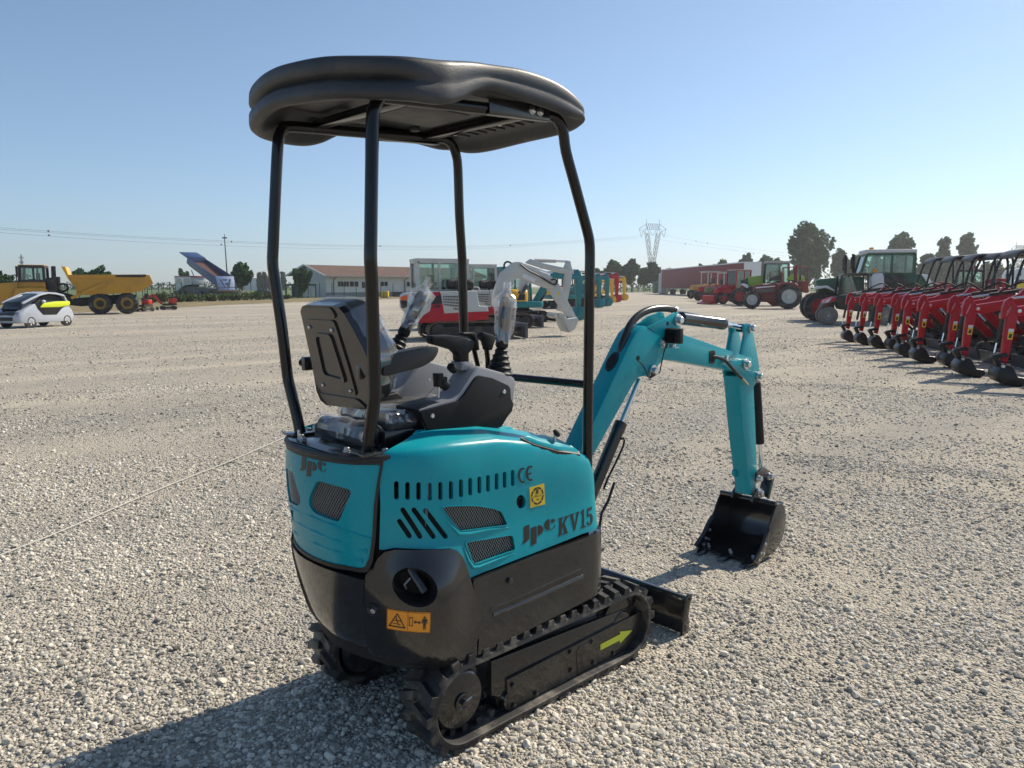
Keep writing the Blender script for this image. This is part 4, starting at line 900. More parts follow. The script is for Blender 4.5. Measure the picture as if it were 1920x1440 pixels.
SILV = pb('silver_car_paint', (.42, .45, .50), .26, coat=.5); LIMEP = pb('lime_car_panel', (.62, .70, .02), .35)
STEEL = pb('worn_track_steel', (.10, .065, .045), .6, var=.3, vscale=6); GRIM = pb('black_underframe', (.016, .016, .017), .6, dirt=DUST, dscale=3, damt=.2)
TYRE = pb('tyre_rubber', (.022, .022, .023), .75, dirt=DUST, dscale=3, damt=.35); RIMW = pb('pale_rim', (.50, .50, .47), .45); RIMR = pb('red_rim', (.42, .03, .025), .45); RIMY = pb('yellow_rim', (.55, .33, .05), .45)
GUN = pb('gunmetal_part', (.09, .095, .105), .4, metal=.3); WHP = pb('clean_white_paint', (.66, .67, .68), .4); INTERIOR = pb('cab_interior', (.015, .017, .018), .6)
def glass_mat():
    m = bpy.data.materials.new('cab_glass'); m.use_nodes = True; n = m.node_tree.nodes; l = m.node_tree.links; n.clear()
    o = n.new('ShaderNodeOutputMaterial'); t = n.new('ShaderNodeBsdfTransparent'); t.inputs[0].default_value = (.76, .86, .83, 1); g = n.new('ShaderNodeBsdfGlossy'); g.inputs['Roughness'].default_value = .05
    fr = n.new('ShaderNodeFresnel'); fr.inputs[0].default_value = 1.9; x = n.new('ShaderNodeMixShader'); l.new(fr.outputs[0], x.inputs[0]); l.new(t.outputs[0], x.inputs[1]); l.new(g.outputs[0], x.inputs[2]); l.new(x.outputs[0], o.inputs[0]); return m
GLASS = glass_mat()
DGLASS = pb('dark_glass', (.012, .014, .016), .06, spec=.8)
class Fr:                          # a local frame standing on the ground; t() measures a photo pixel in its x-z plane
    def __init__(s, px, py, deg, back=0.0):
        s.h = R(deg); s.u = V((cos(s.h), sin(s.h), 0)); s.n = V((-sin(s.h), cos(s.h), 0)); s.o = G(px, py)-s.u*back
    def t(s, px, py, y=0.0):
        d = ray(px, py); q = CAM+d*((s.o+s.n*y-CAM).dot(s.n)/d.dot(s.n))-s.o; return (q.dot(s.u), q.z)
    def poly(s, pts, y=0.0): return [s.t(px, py, y) for px, py in pts]
    def root(s, name, label, cat, group=None): return empty(name, s.o, s.h, label, cat, group)
def zm(ox, oy, k): return lambda *p: [(ox+p[i]/k, oy+p[i+1]/k) for i in range(0, len(p), 2)]
def part(name, mt, par, fn, bevel=0.0, ang=38): b = MB(); fn(b); return b.build(name, mt, par, bevel, ang)
def slab(name, mt, par, poly, y0, y1, bevel=.01): return part(name, mt, par, lambda b: b.prism(poly, 1, y0, y1), bevel)
def wheel(par, x, y, r, w_, side, rim, rr=.55, lugs=0, spokes=0, hub=None):
    b = MB(); k = r*.16
    b.lathe([(r*rr, -w_/2), (r-k*1.6, -w_/2), (r-k*.5, -w_*.42), (r-k*.15, -w_*.25), (r-k*.15, w_*.25), (r-k*.5, w_*.42), (r-k*1.6, w_/2), (r*rr, w_/2), (r*rr, -w_/2)], (x, y, r), (0, 1, 0), 28, False)
    if lugs:
        for i in range(lugs):
            for sg in (1, -1):
                a = 2*pi*(i+.25*sg)/lugs; d = V((cos(a), 0, sin(a))); tt = V((-sin(a), 0, cos(a))); c = V((x, y, r))
                p0 = c+d*(r*.97)+V((0, sg*w_*.04, 0))+tt*r*.06; p1 = c+d*(r*.92)+V((0, sg*w_*.5, 0))-tt*r*.06; b.bar(p0, p1, r*.055, r*.09, d)
    ty = b.build('wheel', TYRE, par); b = MB(); s = side; e = w_/2
    b.lathe([(r*rr*1.03, s*e*.95), (r*rr*.93, s*e*.98), (r*rr*.86, s*e*.45), (r*.24, s*e*.35), (r*.2, s*e*.8), (r*.08, s*e*.85), (.001, s*e*.85)], (x, y, r), (0, 1, 0), 24, False); rm = b.build('rim', rim, ty)
    if rim.name == 'yellow_rim': part('hub', GRIM, ty, lambda q: q.lathe([(r*.30, s*e*.5), (r*.30, s*e*.88), (r*.16, s*e*.98), (r*.05, s*e*.99)], (x, y, r), (0, 1, 0), 20))
    if spokes:
        b = MB()
        for i in range(spokes): a = 2*pi*i/spokes; b.prism([(x+cos(a+q)*rad, r+sin(a+q)*rad) for q, rad in ((-.30, r*.60), (.30, r*.60), (.16, r*.16), (-.16, r*.16))], 1, y+s*e*.5, y+s*e*1.02)
        b.build('rim_spoke_plate', RIMW, ty)
    return ty
def crawler(par, x0, x1, yc, hw, h, mt=None, shoes=True):
    r = h/2; n = 60; path = []
    for k in range(13): a = pi/2-pi*k/12; path.append((x1-r+r*cos(a), r+r*sin(a)))
    for k in range(13): a = -pi/2-pi*k/12; path.append((x0+r+r*cos(a), r+r*sin(a)))
    inner = [((x-(x0+x1)/2)*.985+(x0+x1)/2, r+(z-r)*.84) for x, z in path]; b = MB()
    m = len(path); rings = [[V((path[k % m][0], yc-hw, path[k % m][1])), V((path[k % m][0], yc+hw, path[k % m][1])), V((inner[k % m][0], yc+hw, inner[k % m][1])), V((inner[k % m][0], yc-hw, inner[k % m][1]))] for k in range(m+1)]
    b.loft(rings, caps=False)
    if shoes:
        cp = [V((x, 0, z)) for x, z in resample([(p[0], p[1]) for p in path], h*.22) for _ in (0,)] if False else [V((x, 0, z)) for x, z in resample(path, h*.2)]
        for i, p in enumerate(cp):
            t = (cp[(i+1) % len(cp)]-cp[i-1]).normalized(); nn = V((-t.z, 0, t.x)); nn = nn if (p-V(((x0+x1)/2, 0, r))).dot(nn) > 0 else -nn
            b.bar(p+nn*h*.02+V((0, yc-hw, 0)), p+nn*h*.02+V((0, yc+hw, 0)), h*.07, h*.05, nn)
    t_ = b.build('crawler_track', mt or STEEL, par)
    def fr(b):
        b.prism([(x0+r*1.2, h*.25), (x1-r*1.2, h*.25), (x1-r*1.1, h*.72), (x0+r*1.1, h*.72)], 1, yc-hw*.8, yc+hw*.8)
        for x in (x0+r, x1-r): b.lathe([(r*.74, -hw*.85), (r*.74, hw*.85), (r*.35, hw*.95)], (x, yc, r), (0, 1, 0), 20); b.lathe([(r*.74, hw*.85), (r*.74, -hw*.85), (r*.35, -hw*.95)], (x, yc, r), (0, 1, 0), 20)
    part('track_frame', GRIM, t_, fr)
    return t_
def cab(par, x0, x1, y0, y1, z0, z1, mt, roof, slope=.0, rslope=0.0, gl=None, pw=.07, roofh=.1, zs=None):
    """glazed cab: corner posts, roof, panes"""
    gl = gl or GLASS; zs = zs if zs is not None else z0
    A = lambda x, y, z: V((x-(slope*(z-z0)/(z1-z0) if x == x1 else 0)+(rslope*(z-z0)/(z1-z0) if x == x0 else 0), y, z))
    def fr(b):
        for x in (x0, x1):
            for y in (y0, y1): b.bar(A(x, y, z0), A(x, y, z1), pw, pw, (1, 0, 0))
        xm = x0+(x1-x0)*.42
        for y in (y0, y1): b.bar((xm, y, z0), (xm, y, z1), pw*.7, pw*.7, (1, 0, 0)); b.bar(A(x0, y, z1), A(x1, y, z1), pw, pw); b.bar(A(x0, y, z0), A(x1, y, z0), pw, pw)
        for x in (x0, x1): b.bar(A(x, y0, z1), A(x, y1, z1), pw, pw); b.bar(A(x, y0, z0), A(x, y1, z0), pw, pw)
    c = part('cab', mt, par, fr)
    part('cab_roof', roof, c, lambda b: b.box(((x0+rslope+x1-slope)/2, (y0+y1)/2, z1+roofh/2), (x1-x0-slope-rslope+.14, y1-y0+.12, roofh)), .03)
    e = .012
    for nm, q in (('window', [A(x0, y0+e, z0), A(x1, y0+e, z0), A(x1, y0+e, z1), A(x0, y0+e, z1)]), ('window', [A(x0, y1-e, z0), A(x1, y1-e, z0), A(x1, y1-e, z1), A(x0, y1-e, z1)]), ('windscreen', [A(x1, y0, z0), A(x1, y1, z0), A(x1, y1, z1), A(x1, y0, z1)]), ('rear_window', [A(x0, y0, z0), A(x0, y1, z0), A(x0, y1, z1), A(x0, y0, z1)])):
        b = MB(); nn = (q[1]-q[0]).cross(q[2]-q[0]).normalized()*.004; b.hexa([p-nn for p in q], [p+nn for p in q]); b.build(nm, gl, c)
    def st(b):
        w_ = (y1-y0)*.45; ym = (y0+y1)/2; xs = x0+(x1-x0)*.32; H = z1-z0; b.box((xs, ym, z0+H*.28), (.12, w_, H*.55)); b.box((xs+.2, ym, z0+H*.06), (.45, w_, .14)); b.bar((x1-.35, ym, z0), (x1-.25, ym, z0+H*.38), .06, .06); b.lathe([(.16, 0), (.17, .02), (.16, .04)], (x1-.33, ym, z0+H*.38), (-.5, 0, 1), 14)
    part('driver_seat', INTERIOR, c, st)
    return c
def rod(name, par, a, b_, r0, r1, k=.6, m0=None):
    a, b_ = V(a), V(b_); c = a.lerp(b_, k); o = part(name, m0 or GRIM, par, lambda b: b.cyl(a, c, r0, 10)); part('cylinder_rod', CHROME, o, lambda b: b.cyl(c, b_, r1, 8)); return o
def XZ(p, y=0.0): return (p[0], y, p[1])
def louvre(name, mt, par, fr, pts, y, cols, rows, w_, h, skip=()):      # rows of dark slots inside a quad (pixel corners)
    f = quadmap(pts); b = MB()
    for i in range(cols):
        for j in range(rows):
            if (i, j) in skip: continue
            u = (i+.5)/cols; v = (j+.5)/rows; q = fr.poly([f(u-w_/2/cols, v-h/2/rows), f(u+w_/2/cols, v-h/2/rows), f(u+w_/2/cols, v+h/2/rows), f(u-w_/2/cols, v+h/2/rows)], y); b.prism(q, 1, min(y, y*1.006), max(y, y*1.006))
    return b.build(name, mt, par)
# ------------------------------------------------------------------ row of small red diggers on the right
def red_digger():
    F = Fr(1730, 680, 126, 2.25); z = zm(1560, 520, 5.333); y = .07; P = lambda *q: F.poly(z(*q), y)
    r = F.root('small_digger', None, 'excavator', 'small red diggers parked in a row')
    for s in (1, -1): crawler(r, -.62, .62, s*.40, .10, .34, RUB)
    part('dozer_blade', GUN, r, lambda b: b.loft([[V((.86, yy, .02)), V((.90, yy, .14)), V((.95, yy, .27)), V((.975, yy, .27)), V((.93, yy, .13)), V((.89, yy, .0))] for yy in (-.5, .5)]))
    part('undercarriage', GRIM, r, lambda b: (b.box((.1, 0, .26), (.9, .5, .16)), b.cyl((0, 0, .3), (0, 0, .44), .28, 20), b.box((.55, 0, .2), (.6, .1, .08))))
    part('counterweight', GRIM, r, lambda b: b.prism(rounded([(-.72, -.30), (-.55, -.43), (.42, -.43), (.46, -.2), (.46, .2), (.42, .43), (-.55, .43), (-.72, .30)], .12), 2, .44, .58), .02)
    part('hood', REDP, r, lambda b: b.prism(rounded([(-.72, -.28), (-.55, -.42), (-.02, -.42), (-.02, .42), (-.55, .42), (-.72, .28)], .12), 2, .585, 1.04), .03)
    part('side_box', REDP, r, lambda b: b.box((.2, -.33, .72), (.42, .17, .28)), .02)
    part('floor_mat', GRIM, r, lambda b: b.box((.2, .08, .60), (.5, .62, .04)))
    st = part('seat', FABRIC, r, lambda b: (b.box((-.18, 0, .98), (.40, .40, .09)), b.box((-.38, 0, 1.22), (.10, .38, .46), M.Rotation(-.15, 3, 'Y'))), .02)
    part('control_lever', PLAST, r, lambda b: [b.tube([(.05, s*.27, .94), (.06, s*.27, 1.2), (.09, s*.26, 1.34)], .02, 8) for s in (1, -1)])
    part('console', PLAST, r, lambda b: [b.box((.0, s*.28, .98), (.34, .12, .16)) for s in (1, -1)], .02)
    for s in (1, -1):
        part('canopy_post', TUBE, r, lambda b: b.tube(catmull([(.36, s*.40, .60), (.38, s*.40, 1.15), (.39, s*.40, 1.6), (.30, s*.39, 2.05), (.20, s*.38, 2.32), (.08, s*.38, 2.38), (-.38, s*.38, 2.38), (-.54, s*.38, 2.32), (-.58, s*.38, 1.8), (-.58, s*.36, 1.0)], 4), .029, 8))
    part('canopy_roof', ROOFP, r, lambda b: b.loft([[V((x, yy, zz+d)) for d in (0,) for yy in (-.44, -.40, 0, .40, .44)]+[V((x, yy, zz+.045+(0 if abs(yy) > .42 else .02))) for yy in (.44, .40, 0, -.40, -.44)] for x, zz in ((-.66, 2.33), (-.55, 2.39), (-.2, 2.405), (.05, 2.40), (.17, 2.36), (.26, 2.28))]))
    part('work_lamp', CHROME, r, lambda b: b.lathe([(.07, 0), (.09, .05), (.03, .10)], (.42, .25, .98), (-1, 0, .2), 14))
    tip = F.t(*z(985, 278)[0], y); el = F.t(*z(1375, 128)[0], y)
    BOOM = [(.40, .50), (.56, .48), (el[0]-.12, el[1]-.34), (el[0]+.02, el[1]-.26), (tip[0]-.35, tip[1]-.04), (tip[0]-.05, tip[1]-.09), (tip[0]+.05, tip[1]-.02), (tip[0]+.0, tip[1]+.07), (tip[0]-.45, tip[1]+.15), (el[0]+.06, el[1]-.05), (el[0]-.02, el[1]+.06), (el[0]-.13, el[1]+.04), (el[0]-.18, el[1]-.10)]
    bo = slab('boom', REDP, r, BOOM, -.055, .055, .008)
    part('pivot_pin', ZINC, bo, lambda b: b.cyl((tip[0], -.09, tip[1]), (tip[0], .09, tip[1]), .03, 12))
    sk = slab('dipper_arm', REDP, r, P(860, 668, 905, 682, 950, 470, 990, 285, 985, 262, 970, 235, 930, 208, 938, 250, 897, 335, 880, 470), -.05, .05, .006)
    slab('cylinder_hook', REDP, sk, P(862, 335, 868, 260, 888, 205, 928, 172, 958, 188, 952, 222, 912, 242, 895, 300, 890, 345), -.045, .045, .006)
    lb = F.poly(z(905, 440, 945, 440, 935, 500, 897, 497), .052); slab('warning_label', YEL, sk, lb, .0505, .054, 0); lt = F.poly(z(909, 416, 949, 418, 945, 440, 905, 440), .052); slab('model_label', WHP, sk, lt, .0505, .054, 0)
    lk = F.poly(z(915, 455, 935, 456, 929, 488, 905, 487), .055); slab('label_print', DECALK, sk, lk, .0545, .056, 0)
    a, c = F.t(*z(872, 345)[0], y), F.t(*z(812, 605)[0], y); rod('bucket_cylinder', r, XZ(a), XZ(c), .032, .014, .7)
    a, c = F.t(*z(1330, 128)[0], y), F.t(*z(948, 182)[0], y); rod('arm_cylinder', r, XZ(a), XZ(c), .034, .018, .62)
    rod('boom_cylinder', r, (.55, 0, .38), (el[0]+.05, 0, el[1]-.22), .036, .018, .55)
    slab('bucket_link', BKB, r, P(785, 640, 800, 620, 890, 602, 912, 618, 905, 635, 835, 640, 855, 690, 845, 715, 825, 705), -.07, .07, .006)
    bk = P(805, 745, 840, 700, 895, 688, 925, 720, 955, 785, 1020, 790, 1032, 830, 1000, 852, 930, 862, 860, 835, 815, 815, 800, 780)
    k = slab('bucket', BKB, r, bk, -.20, .20, .012)
    part('bolt', ZINC, k, lambda b: b.cyl((bk[1][0], .19, bk[1][1]), (bk[1][0], .225, bk[1][1]), .025, 10))
    part('hose', RUBT, r, lambda b: b.tube(catmull([(.45, .06, .75), (.62, .06, 1.05), (el[0]-.1, .05, el[1]+.10), (el[0]+.15, .05, el[1]+.12), (el[0]+.4, .05, el[1]-.02)], 5), .018, 6))
    return r
proto = red_digger(); F6o = proto.location.copy()
spots = [(1594, 641), (1619, 646.5), (1648, 653), (1677, 657), (1699, 669), (1730, 680), (1783, 689), (1816, 706), (1888, 722)]
tells = ['farthest small red digger of the row, its bucket beside the grey wheeled buggy', 'second farthest small red digger, its bucket in front of the buggy', 'small red digger third from the far end of the row', 'small red digger fourth from the far end, its bucket set back from its neighbours', 'small red digger standing in the middle of the row of nine', 'small red digger fourth from the near end of the row', 'small red digger third from the near end, its bucket set back by the blade', 'small red digger second from the near end of the row', 'nearest small red digger of the row, cut by the right edge of the photo']
Fd = V((cos(R(126)), sin(R(126)), 0))
for i, (px, py) in enumerate(spots):
    o = proto if i == 5 else copy_tree(proto)
    o.location = G(px, py)-Fd*2.25; o['label'] = tells[i]
    o.rotation_euler.z = R(126+(0, .8, -1, 3, .5, 0, 2.5, -.8, .5)[i])
# ------------------------------------------------------------------ white and red excavators
z3 = zm(740, 460, 8.0); z4 = zm(940, 470, 7.68)
F = Fr(872, 634, -26)
EX = F.root('crawler_excavator', 'white and red excavator with white boom, nearer of the pair behind the black canopy post', 'excavator', 'white and red excavators'); r = EX
yn = -.92
for s in (1, -1): crawler(r, -1.35, 1.35, s*.72, .22, .58)
part('undercarriage', GRIM, r, lambda b: (b.box((0, 0, .36), (1.6, 1.1, .3)), b.cyl((0, 0, .5), (0, 0, .72), .5, 24)))
part('dozer_blade', GUN, r, lambda b: (b.box((1.75, 0, .26), (.10, 1.9, .46)), b.box((1.35, .4, .3), (.8, .12, .14)), b.box((1.35, -.4, .3), (.8, .12, .14))), .02)
hp = F.poly(z3(105, 765, 200, 712, 560, 698, 690, 697, 960, 690, 1235, 682, 1272, 905, 1395, 915, 1412, 990, 1398, 1108, 1000, 1148, 350, 1163, 150, 945), yn)
x0 = min(p[0] for p in hp)
ho = part('house', WHT, r, lambda b: b.loft([[V((max(p[0], x0+c), y, p[1])) for p in hp] for y, c in ((yn, 0), (.1, .1), (.5, .3), (-yn, .75))]), .03)
redp = F.poly(z3(430, 1050, 530, 985, 548, 900, 556, 700, 684, 697, 745, 1022, 1150, 1000, 1412, 990, 1398, 1110, 1000, 1150, 345, 1164), yn); slab('side_panel', REDP, r, redp, yn-.012, yn+.2, .008)
slab('side_panel', REDP, r, redp, -yn-.2, -yn+.012, .008)
slab('engine_recess', INTERIOR, ho, F.poly(z3(545, 890, 560, 790, 690, 735, 712, 870), yn), yn-.02, yn+.05, 0); slab('engine_recess', INTERIOR, ho, F.poly(z3(570, 935, 590, 905, 685, 892, 682, 928), yn), yn-.02, yn+.05, 0)
louvre('vent', INTERIOR, ho, F, z3(720, 750, 950, 748, 975, 985, 735, 945), yn-.004, 10, 5, .55, .62, [(c, 4) for c in range(6)])
slab('corner_guard', YEL2 if False else pb('orange_lamp', (.70, .10, .02), .35), ho, F.poly(z3(100, 770, 190, 733, 190, 822, 100, 825), yn), yn-.012, yn+.3, .01)
slab('rear_bumper', GRIM, ho, F.poly(z3(100, 828, 190, 826, 190, 925, 125, 945), yn), yn-.010, yn+.3, .01)
slab('warning_label', WHP, ho, F.poly(z3(268, 818, 400, 815, 400, 895, 270, 898), yn), yn-.006, yn+.01, 0); slab('warning_label', YEL, ho, F.poly(z3(470, 735, 545, 732, 543, 772, 468, 776), yn), yn-.006, yn+.01, 0)
slab('label_print', RED2, ho, F.poly(z3(275, 795, 385, 792, 385, 808, 275, 811), yn), yn-.006, yn+.01, 0)
for q in ((275, 840, 300, 838, 302, 885, 278, 886), (335, 836, 368, 834, 370, 892, 338, 893)): slab('label_print', DECALK, ho, F.poly(z3(*q), yn), yn-.009, yn, 0)
slab('panel_gap', INTERIOR, ho, F.poly(z3(957, 692, 965, 692, 1003, 1008, 995, 1008), yn), yn-.005, yn, 0)
ca = F.t(*z3(345, 600)[0], -.08); cb = F.t(*z3(1112, 600)[0], -.08); zt = F.t(*z3(652, 205)[0], -.08)[1]; zb = F.t(*z3(652, 690)[0], -.08)[1]
cab(r, ca[0], cb[0], -.08, .90, zb, zt-.08, WHT, WHT, .06, 0, pw=.10)
part('engine', GRIM, r, lambda b: (b.cyl((ca[0]+.85, -.42, zb+.22), (ca[0]+1.15, -.42, zb+.22), .16, 12), b.box((ca[0]+1.25, -.45, zb+.2), (.35, .3, .28)), b.cyl((ca[0]+1.4, -.62, zb+.2), (ca[0]+1.6, -.62, zb+.2), .17, 12), b.cyl((ca[0]+1.2, -.5, zb), (ca[0]+1.2, -.5, zb+.32), .05, 8)), .01)
part('hand_rail', WHT, r, lambda b: b.tube(catmull([XZ(F.t(*q, -.7), -.7) for q in z3(1165, 690, 1170, 640, 1215, 628, 1262, 640, 1275, 700)], 4), .02, 6))
def arms(r, F, zz, boom, stick, bucket, cyl, lift, mt):
    bo = slab('boom', mt, r, F.poly(zz(*boom), -.13), -.13, .13, .02); sk = slab('dipper_arm', mt, r, F.poly(zz(*stick), -.11), -.11, .11, .015)
    bk = slab('bucket', mt, r, F.poly(zz(*bucket), -.42), -.42, .42, .02)
    a, c = F.poly(zz(*cyl), 0); rod('arm_cylinder', r, XZ(a), XZ(c), .075, .045, .62, mt)
    a, c = F.poly(zz(*lift), -.2)
    for s in (-1, 1): rod('boom_cylinder', r, XZ(a, s*.2), XZ(c, s*.2), .07, .04, .6, GUN)
    tb = F.poly(zz(*bucket), -.42); return bo, sk, bk
bo, sk, bk = arms(r, F, z4, (-105, 640, -70, 520, 0, 330, 110, 230, 195, 163, 268, 160, 340, 200, 480, 265, 690, 345, 775, 430, 760, 540, 690, 548, 560, 505, 300, 402, 235, 390, 180, 440, 20, 640, -75, 790, -110, 790),
   (690, 548, 700, 480, 775, 425, 835, 480, 900, 610, 1075, 945, 1100, 965, 990, 985, 950, 955), (900, 965, 935, 1080, 985, 1182, 1060, 1135, 1118, 1010, 1095, 965, 960, 985), (290, 195, 700, 335), (-20, 700, 180, 470), WHT)
tt = F.t(*z4(905, 968)[0], -.42)
for k in range(4):
    yy = -.38+.25*k; part('bucket_tooth', WHT, bk, lambda b: b.box((tt[0]-.01, yy, tt[1]+.06), (.06, .09, .18), M.Rotation(-.3, 3, 'Y')))
slab('name_plate', WHP, bo, F.poly(z4(320, 325, 495, 405, 480, 462, 305, 385), -.13), -.136, -.12, 0)
part('hose', RUBT, bo, lambda b: b.tube(catmull([XZ(F.t(*q, -.14), -.15) for q in z4(270, 195, 400, 290, 520, 350, 640, 425, 760, 490, 800, 450, 770, 410, 720, 420)], 4), .03, 6))
part('hose', RUBT, bo, lambda b: b.tube(catmull([XZ(F.t(*q, .1), .1) for q in z4(40, 250, 45, 190, 90, 158, 150, 185)], 4), .03, 6))
slab('warning_label', YEL, sk, F.poly(z4(805, 595, 840, 600, 842, 645, 815, 640), -.11), -.116, -.1, 0)
# second one, further back, arm stretched up
EX2 = EX.copy(); COL.objects.link(EX2); d2v = FW*1.0; d2v.z = 0; d2v.normalize()
for ch in list(EX.children):
    if ch.name.split('.')[0] in ('boom', 'dipper_arm', 'bucket', 'arm_cylinder', 'boom_cylinder'): continue
    copy_tree(ch, EX2)
EX2['label'] = 'white and red excavator farther back of the pair, its white arm reaching higher'
F2 = Fr(872, 634, -26); F2.o = F.o+d2v*6.2+RT*.75; EX2.location = F2.o
arms(EX2, F2, z4, (250, 560, 330, 260, 375, 165, 430, 118, 475, 135, 620, 185, 900, 245, 985, 285, 960, 330, 880, 325, 640, 262, 480, 240, 420, 330, 330, 600), (915, 250, 955, 145, 995, 148, 1028, 290, 1000, 520, 960, 700, 885, 880, 810, 860, 885, 640, 935, 330), (760, 905, 905, 905, 870, 960, 800, 980, 750, 950), (480, 140, 960, 158), (300, 620, 420, 420), WHT)
# ------------------------------------------------------------------ teal, yellow and red diggers further down the aisle
def digger(name, label, px, py, s, body, low, roof, arm, reach=2.75, grp='diggers lined up along the aisle'):
    f = Fr(px, py, -19, reach*s); r = f.root(name, label, 'excavator', grp); b_ = lambda *q: [(x*s, z*s) for x, z in q]
    for k in (1, -1): crawler(r, -.9*s, .9*s, k*.58*s, .18*s, .45*s, GRIM)
    part('undercarriage', GRIM, r, lambda b: (b.box((0, 0, .3*s), (1.2*s, .9*s, .25*s)), b.cyl((0, 0, .4*s), (0, 0, .58*s), .4*s, 16)))
    part('dozer_blade', GRIM, r, lambda b: b.box((1.25*s, 0, .2*s), (.08*s, 1.45*s, .34*s)))
    part('house', low, r, lambda b: b.prism([(x*s, y*s) for x, y in rounded([(-.95, -.45), (-.7, -.72), (.7, -.72), (.8, -.5), (.8, .5), (.7, .72), (-.7, .72), (-.95, .45)], .25)], 2, .58*s, .82*s), .03*s)
    part('hood', body, r, lambda b: b.loft([[V((x*s*k+.0, y*s*k, z*s)) for x, y in rounded([(-.93, -.42), (-.7, -.70), (.0, -.70), (.1, -.6), (.1, .6), (.0, .70), (-.7, .70), (-.93, .42)], .25)] for z, k in ((.83, 1), (1.1, .99), (1.25, .93), (1.30, .80))]), 0, 50)
    part('vent', INTERIOR, r, lambda b: b.prism([(x*s, z*s) for x, z in ((-.45, .88), (-.1, .88), (-.1, 1.12), (-.3, 1.16))], 1, -.71*s, -.60*s))
    if roof:
        c = part('canopy', roof, r, lambda b: b.box((-.1*s, .05*s, 2.18*s), (1.25*s, 1.15*s, .09*s)), .02)
        for x in (-.65, .42):
            for y in (-.42, .52): part('canopy_post', GRIM, c, lambda b: b.cyl((x*s, y*s, .9*s), (x*s, y*s, 2.15*s), .04*s, 8))
        part('seat', FABRIC, r, lambda b: (b.box((-.2*s, .1*s, 1.3*s), (.45*s, .45*s, .12*s)), b.box((-.42*s, .1*s, 1.6*s), (.1*s, .45*s, .55*s))))
    else: cab(r, -.75*s, .5*s, -.05*s, .68*s, .85*s, 2.1*s, arm, arm, .1*s, 0, pw=.07*s)
    bo = slab('boom', arm, r, b_((.55, .75), (.75, .70), (1.45, 1.62), (1.65, 1.72), (2.55, 1.70), (2.68, 1.80), (2.6, 1.92), (1.6, 2.0), (1.3, 1.9)), -.1*s, .1*s, .01)
    slab('dipper_arm', arm, r, b_((2.5, 2.05), (2.62, 2.12), (2.75, 2.0), (2.85, 1.6), (2.78, .55), (2.62, .52), (2.55, 1.5)), -.09*s, .09*s, .01)
    slab('bucket', arm, r, b_((2.45, .10), (2.60, .02), (2.85, .05), (3.0, .28), (2.9, .55), (2.62, .58)), -.32*s, .32*s, .02)
    rod('arm_cylinder', r, (1.5*s, 0, 2.1*s), (2.6*s, 0, 2.08*s), .06*s, .035*s, .6); rod('boom_cylinder', r, (.8*s, 0, .6*s), (1.45*s, 0, 1.65*s), .06*s, .035*s, .6)
    return r
digger('crawler_digger', 'digger with a yellow hood and teal arm, its teal bucket behind the large white bucket', 1086, 601, 1.15, YEL2, TEAL2, None, TEAL2)
digger('crawler_digger', 'smaller teal digger with a yellow hood, second behind the white excavators', 1124, 577.5, 1.22, YEL2, TEAL2, WHT, TEAL2)
digger('crawler_digger', 'all teal digger, third of the teal arms behind the canopy post', 1139, 574.5, 1.25, TEAL2, TEAL2, WHT, TEAL2)
digger('crawler_digger', 'far digger with a bright red arm and red bucket on the aisle', 1157, 567, 1.4, REDP, REDP, WHT, REDP)
digger('crawler_digger', 'yellow digger beyond the bright red one, last of the aisle', 1171, 563.5, 1.3, YEL2, YEL2, WHT, YEL2)
digger('crawler_digger', 'yellow digger half hidden between the teal arms and the red arm', 1148, 568, 1.1, YEL2, YEL2, None, YEL2)
# ------------------------------------------------------------------ small silver car
zc5 = zm(0, 470, 9.6); F = Fr(127, 609, 214); car = F.root('small_car', 'small silver two-seat car with lime door panel in front of the yellow dump truck', 'car'); yn = .62
lower = F.poly(zc5(1310, 1260, 1335, 1170, 1300, 1070, 1240, 1000, 1180, 925, 720, 900, 560, 960, 470, 1040, 425, 1110, 420, 1180, 430, 1290, 760, 1300, 1090, 1275), yn)
xf = F.t(*zc5(440, 1200)[0], yn)[0]+.26
def wing(b):
    up = [p for p in lower]; b.loft([[V((p[0], s*(yn-k), p[1])) for p in up] for s, k in ((1, .02), (1, -.0))]); 
lowp = [(p[0], p[1]) for p in lower]
zmin = min(p[1] for p in lowp); prof = [(xf+.02, .30), (xf+.03, .45), (xf-.02, .58), (xf-.12, .66)]
body = [(lowp[0][0], max(.18, lowp[0][1]))]+lowp[1:6]+[(xf-.30, .74), (xf-.08, .64), (xf+.0, .52), (xf+.01, .34), (xf-.04, .20)]
def cb(b): b.loft([[V((p[0]-(0 if p[0] < xf-.2 else d), s*(yn-e), p[1])) for p in body] for s, e, d in ((-1, .0, .16), (-1, .06, .05), (0, yn, 0), (1, .06, .05), (1, .0, .16))])
cbod = part('car_body', SILV, car, cb, .02)
gh = F.poly(zc5(1235, 935, 1195, 880, 1145, 792, 1000, 755, 860, 745, 720, 775, 560, 850, 400, 930, 260, 990), .48)
xb = gh[-1][0]; gh = gh[:-1]+[(xf-.22, .70)]
part('glasshouse', DGLASS, car, lambda b: b.loft([[V((p[0], s*(.48-.10*max(0, (p[1]-.72)/.5)), p[1])) for p in shrink(gh, .04)] for s in (-1, 1)]), .03)
part('roof', SILV, car, lambda b: b.loft([[V((p[0], s*.44, p[1]+dz)) for p in gh[2:6]]+[V((p[0], s*.44, p[1]-.05+dz)) for p in reversed(gh[2:6])] for s, dz in ((-1, -.01), (-.5, .015), (.5, .015), (1, -.01))]), .01)
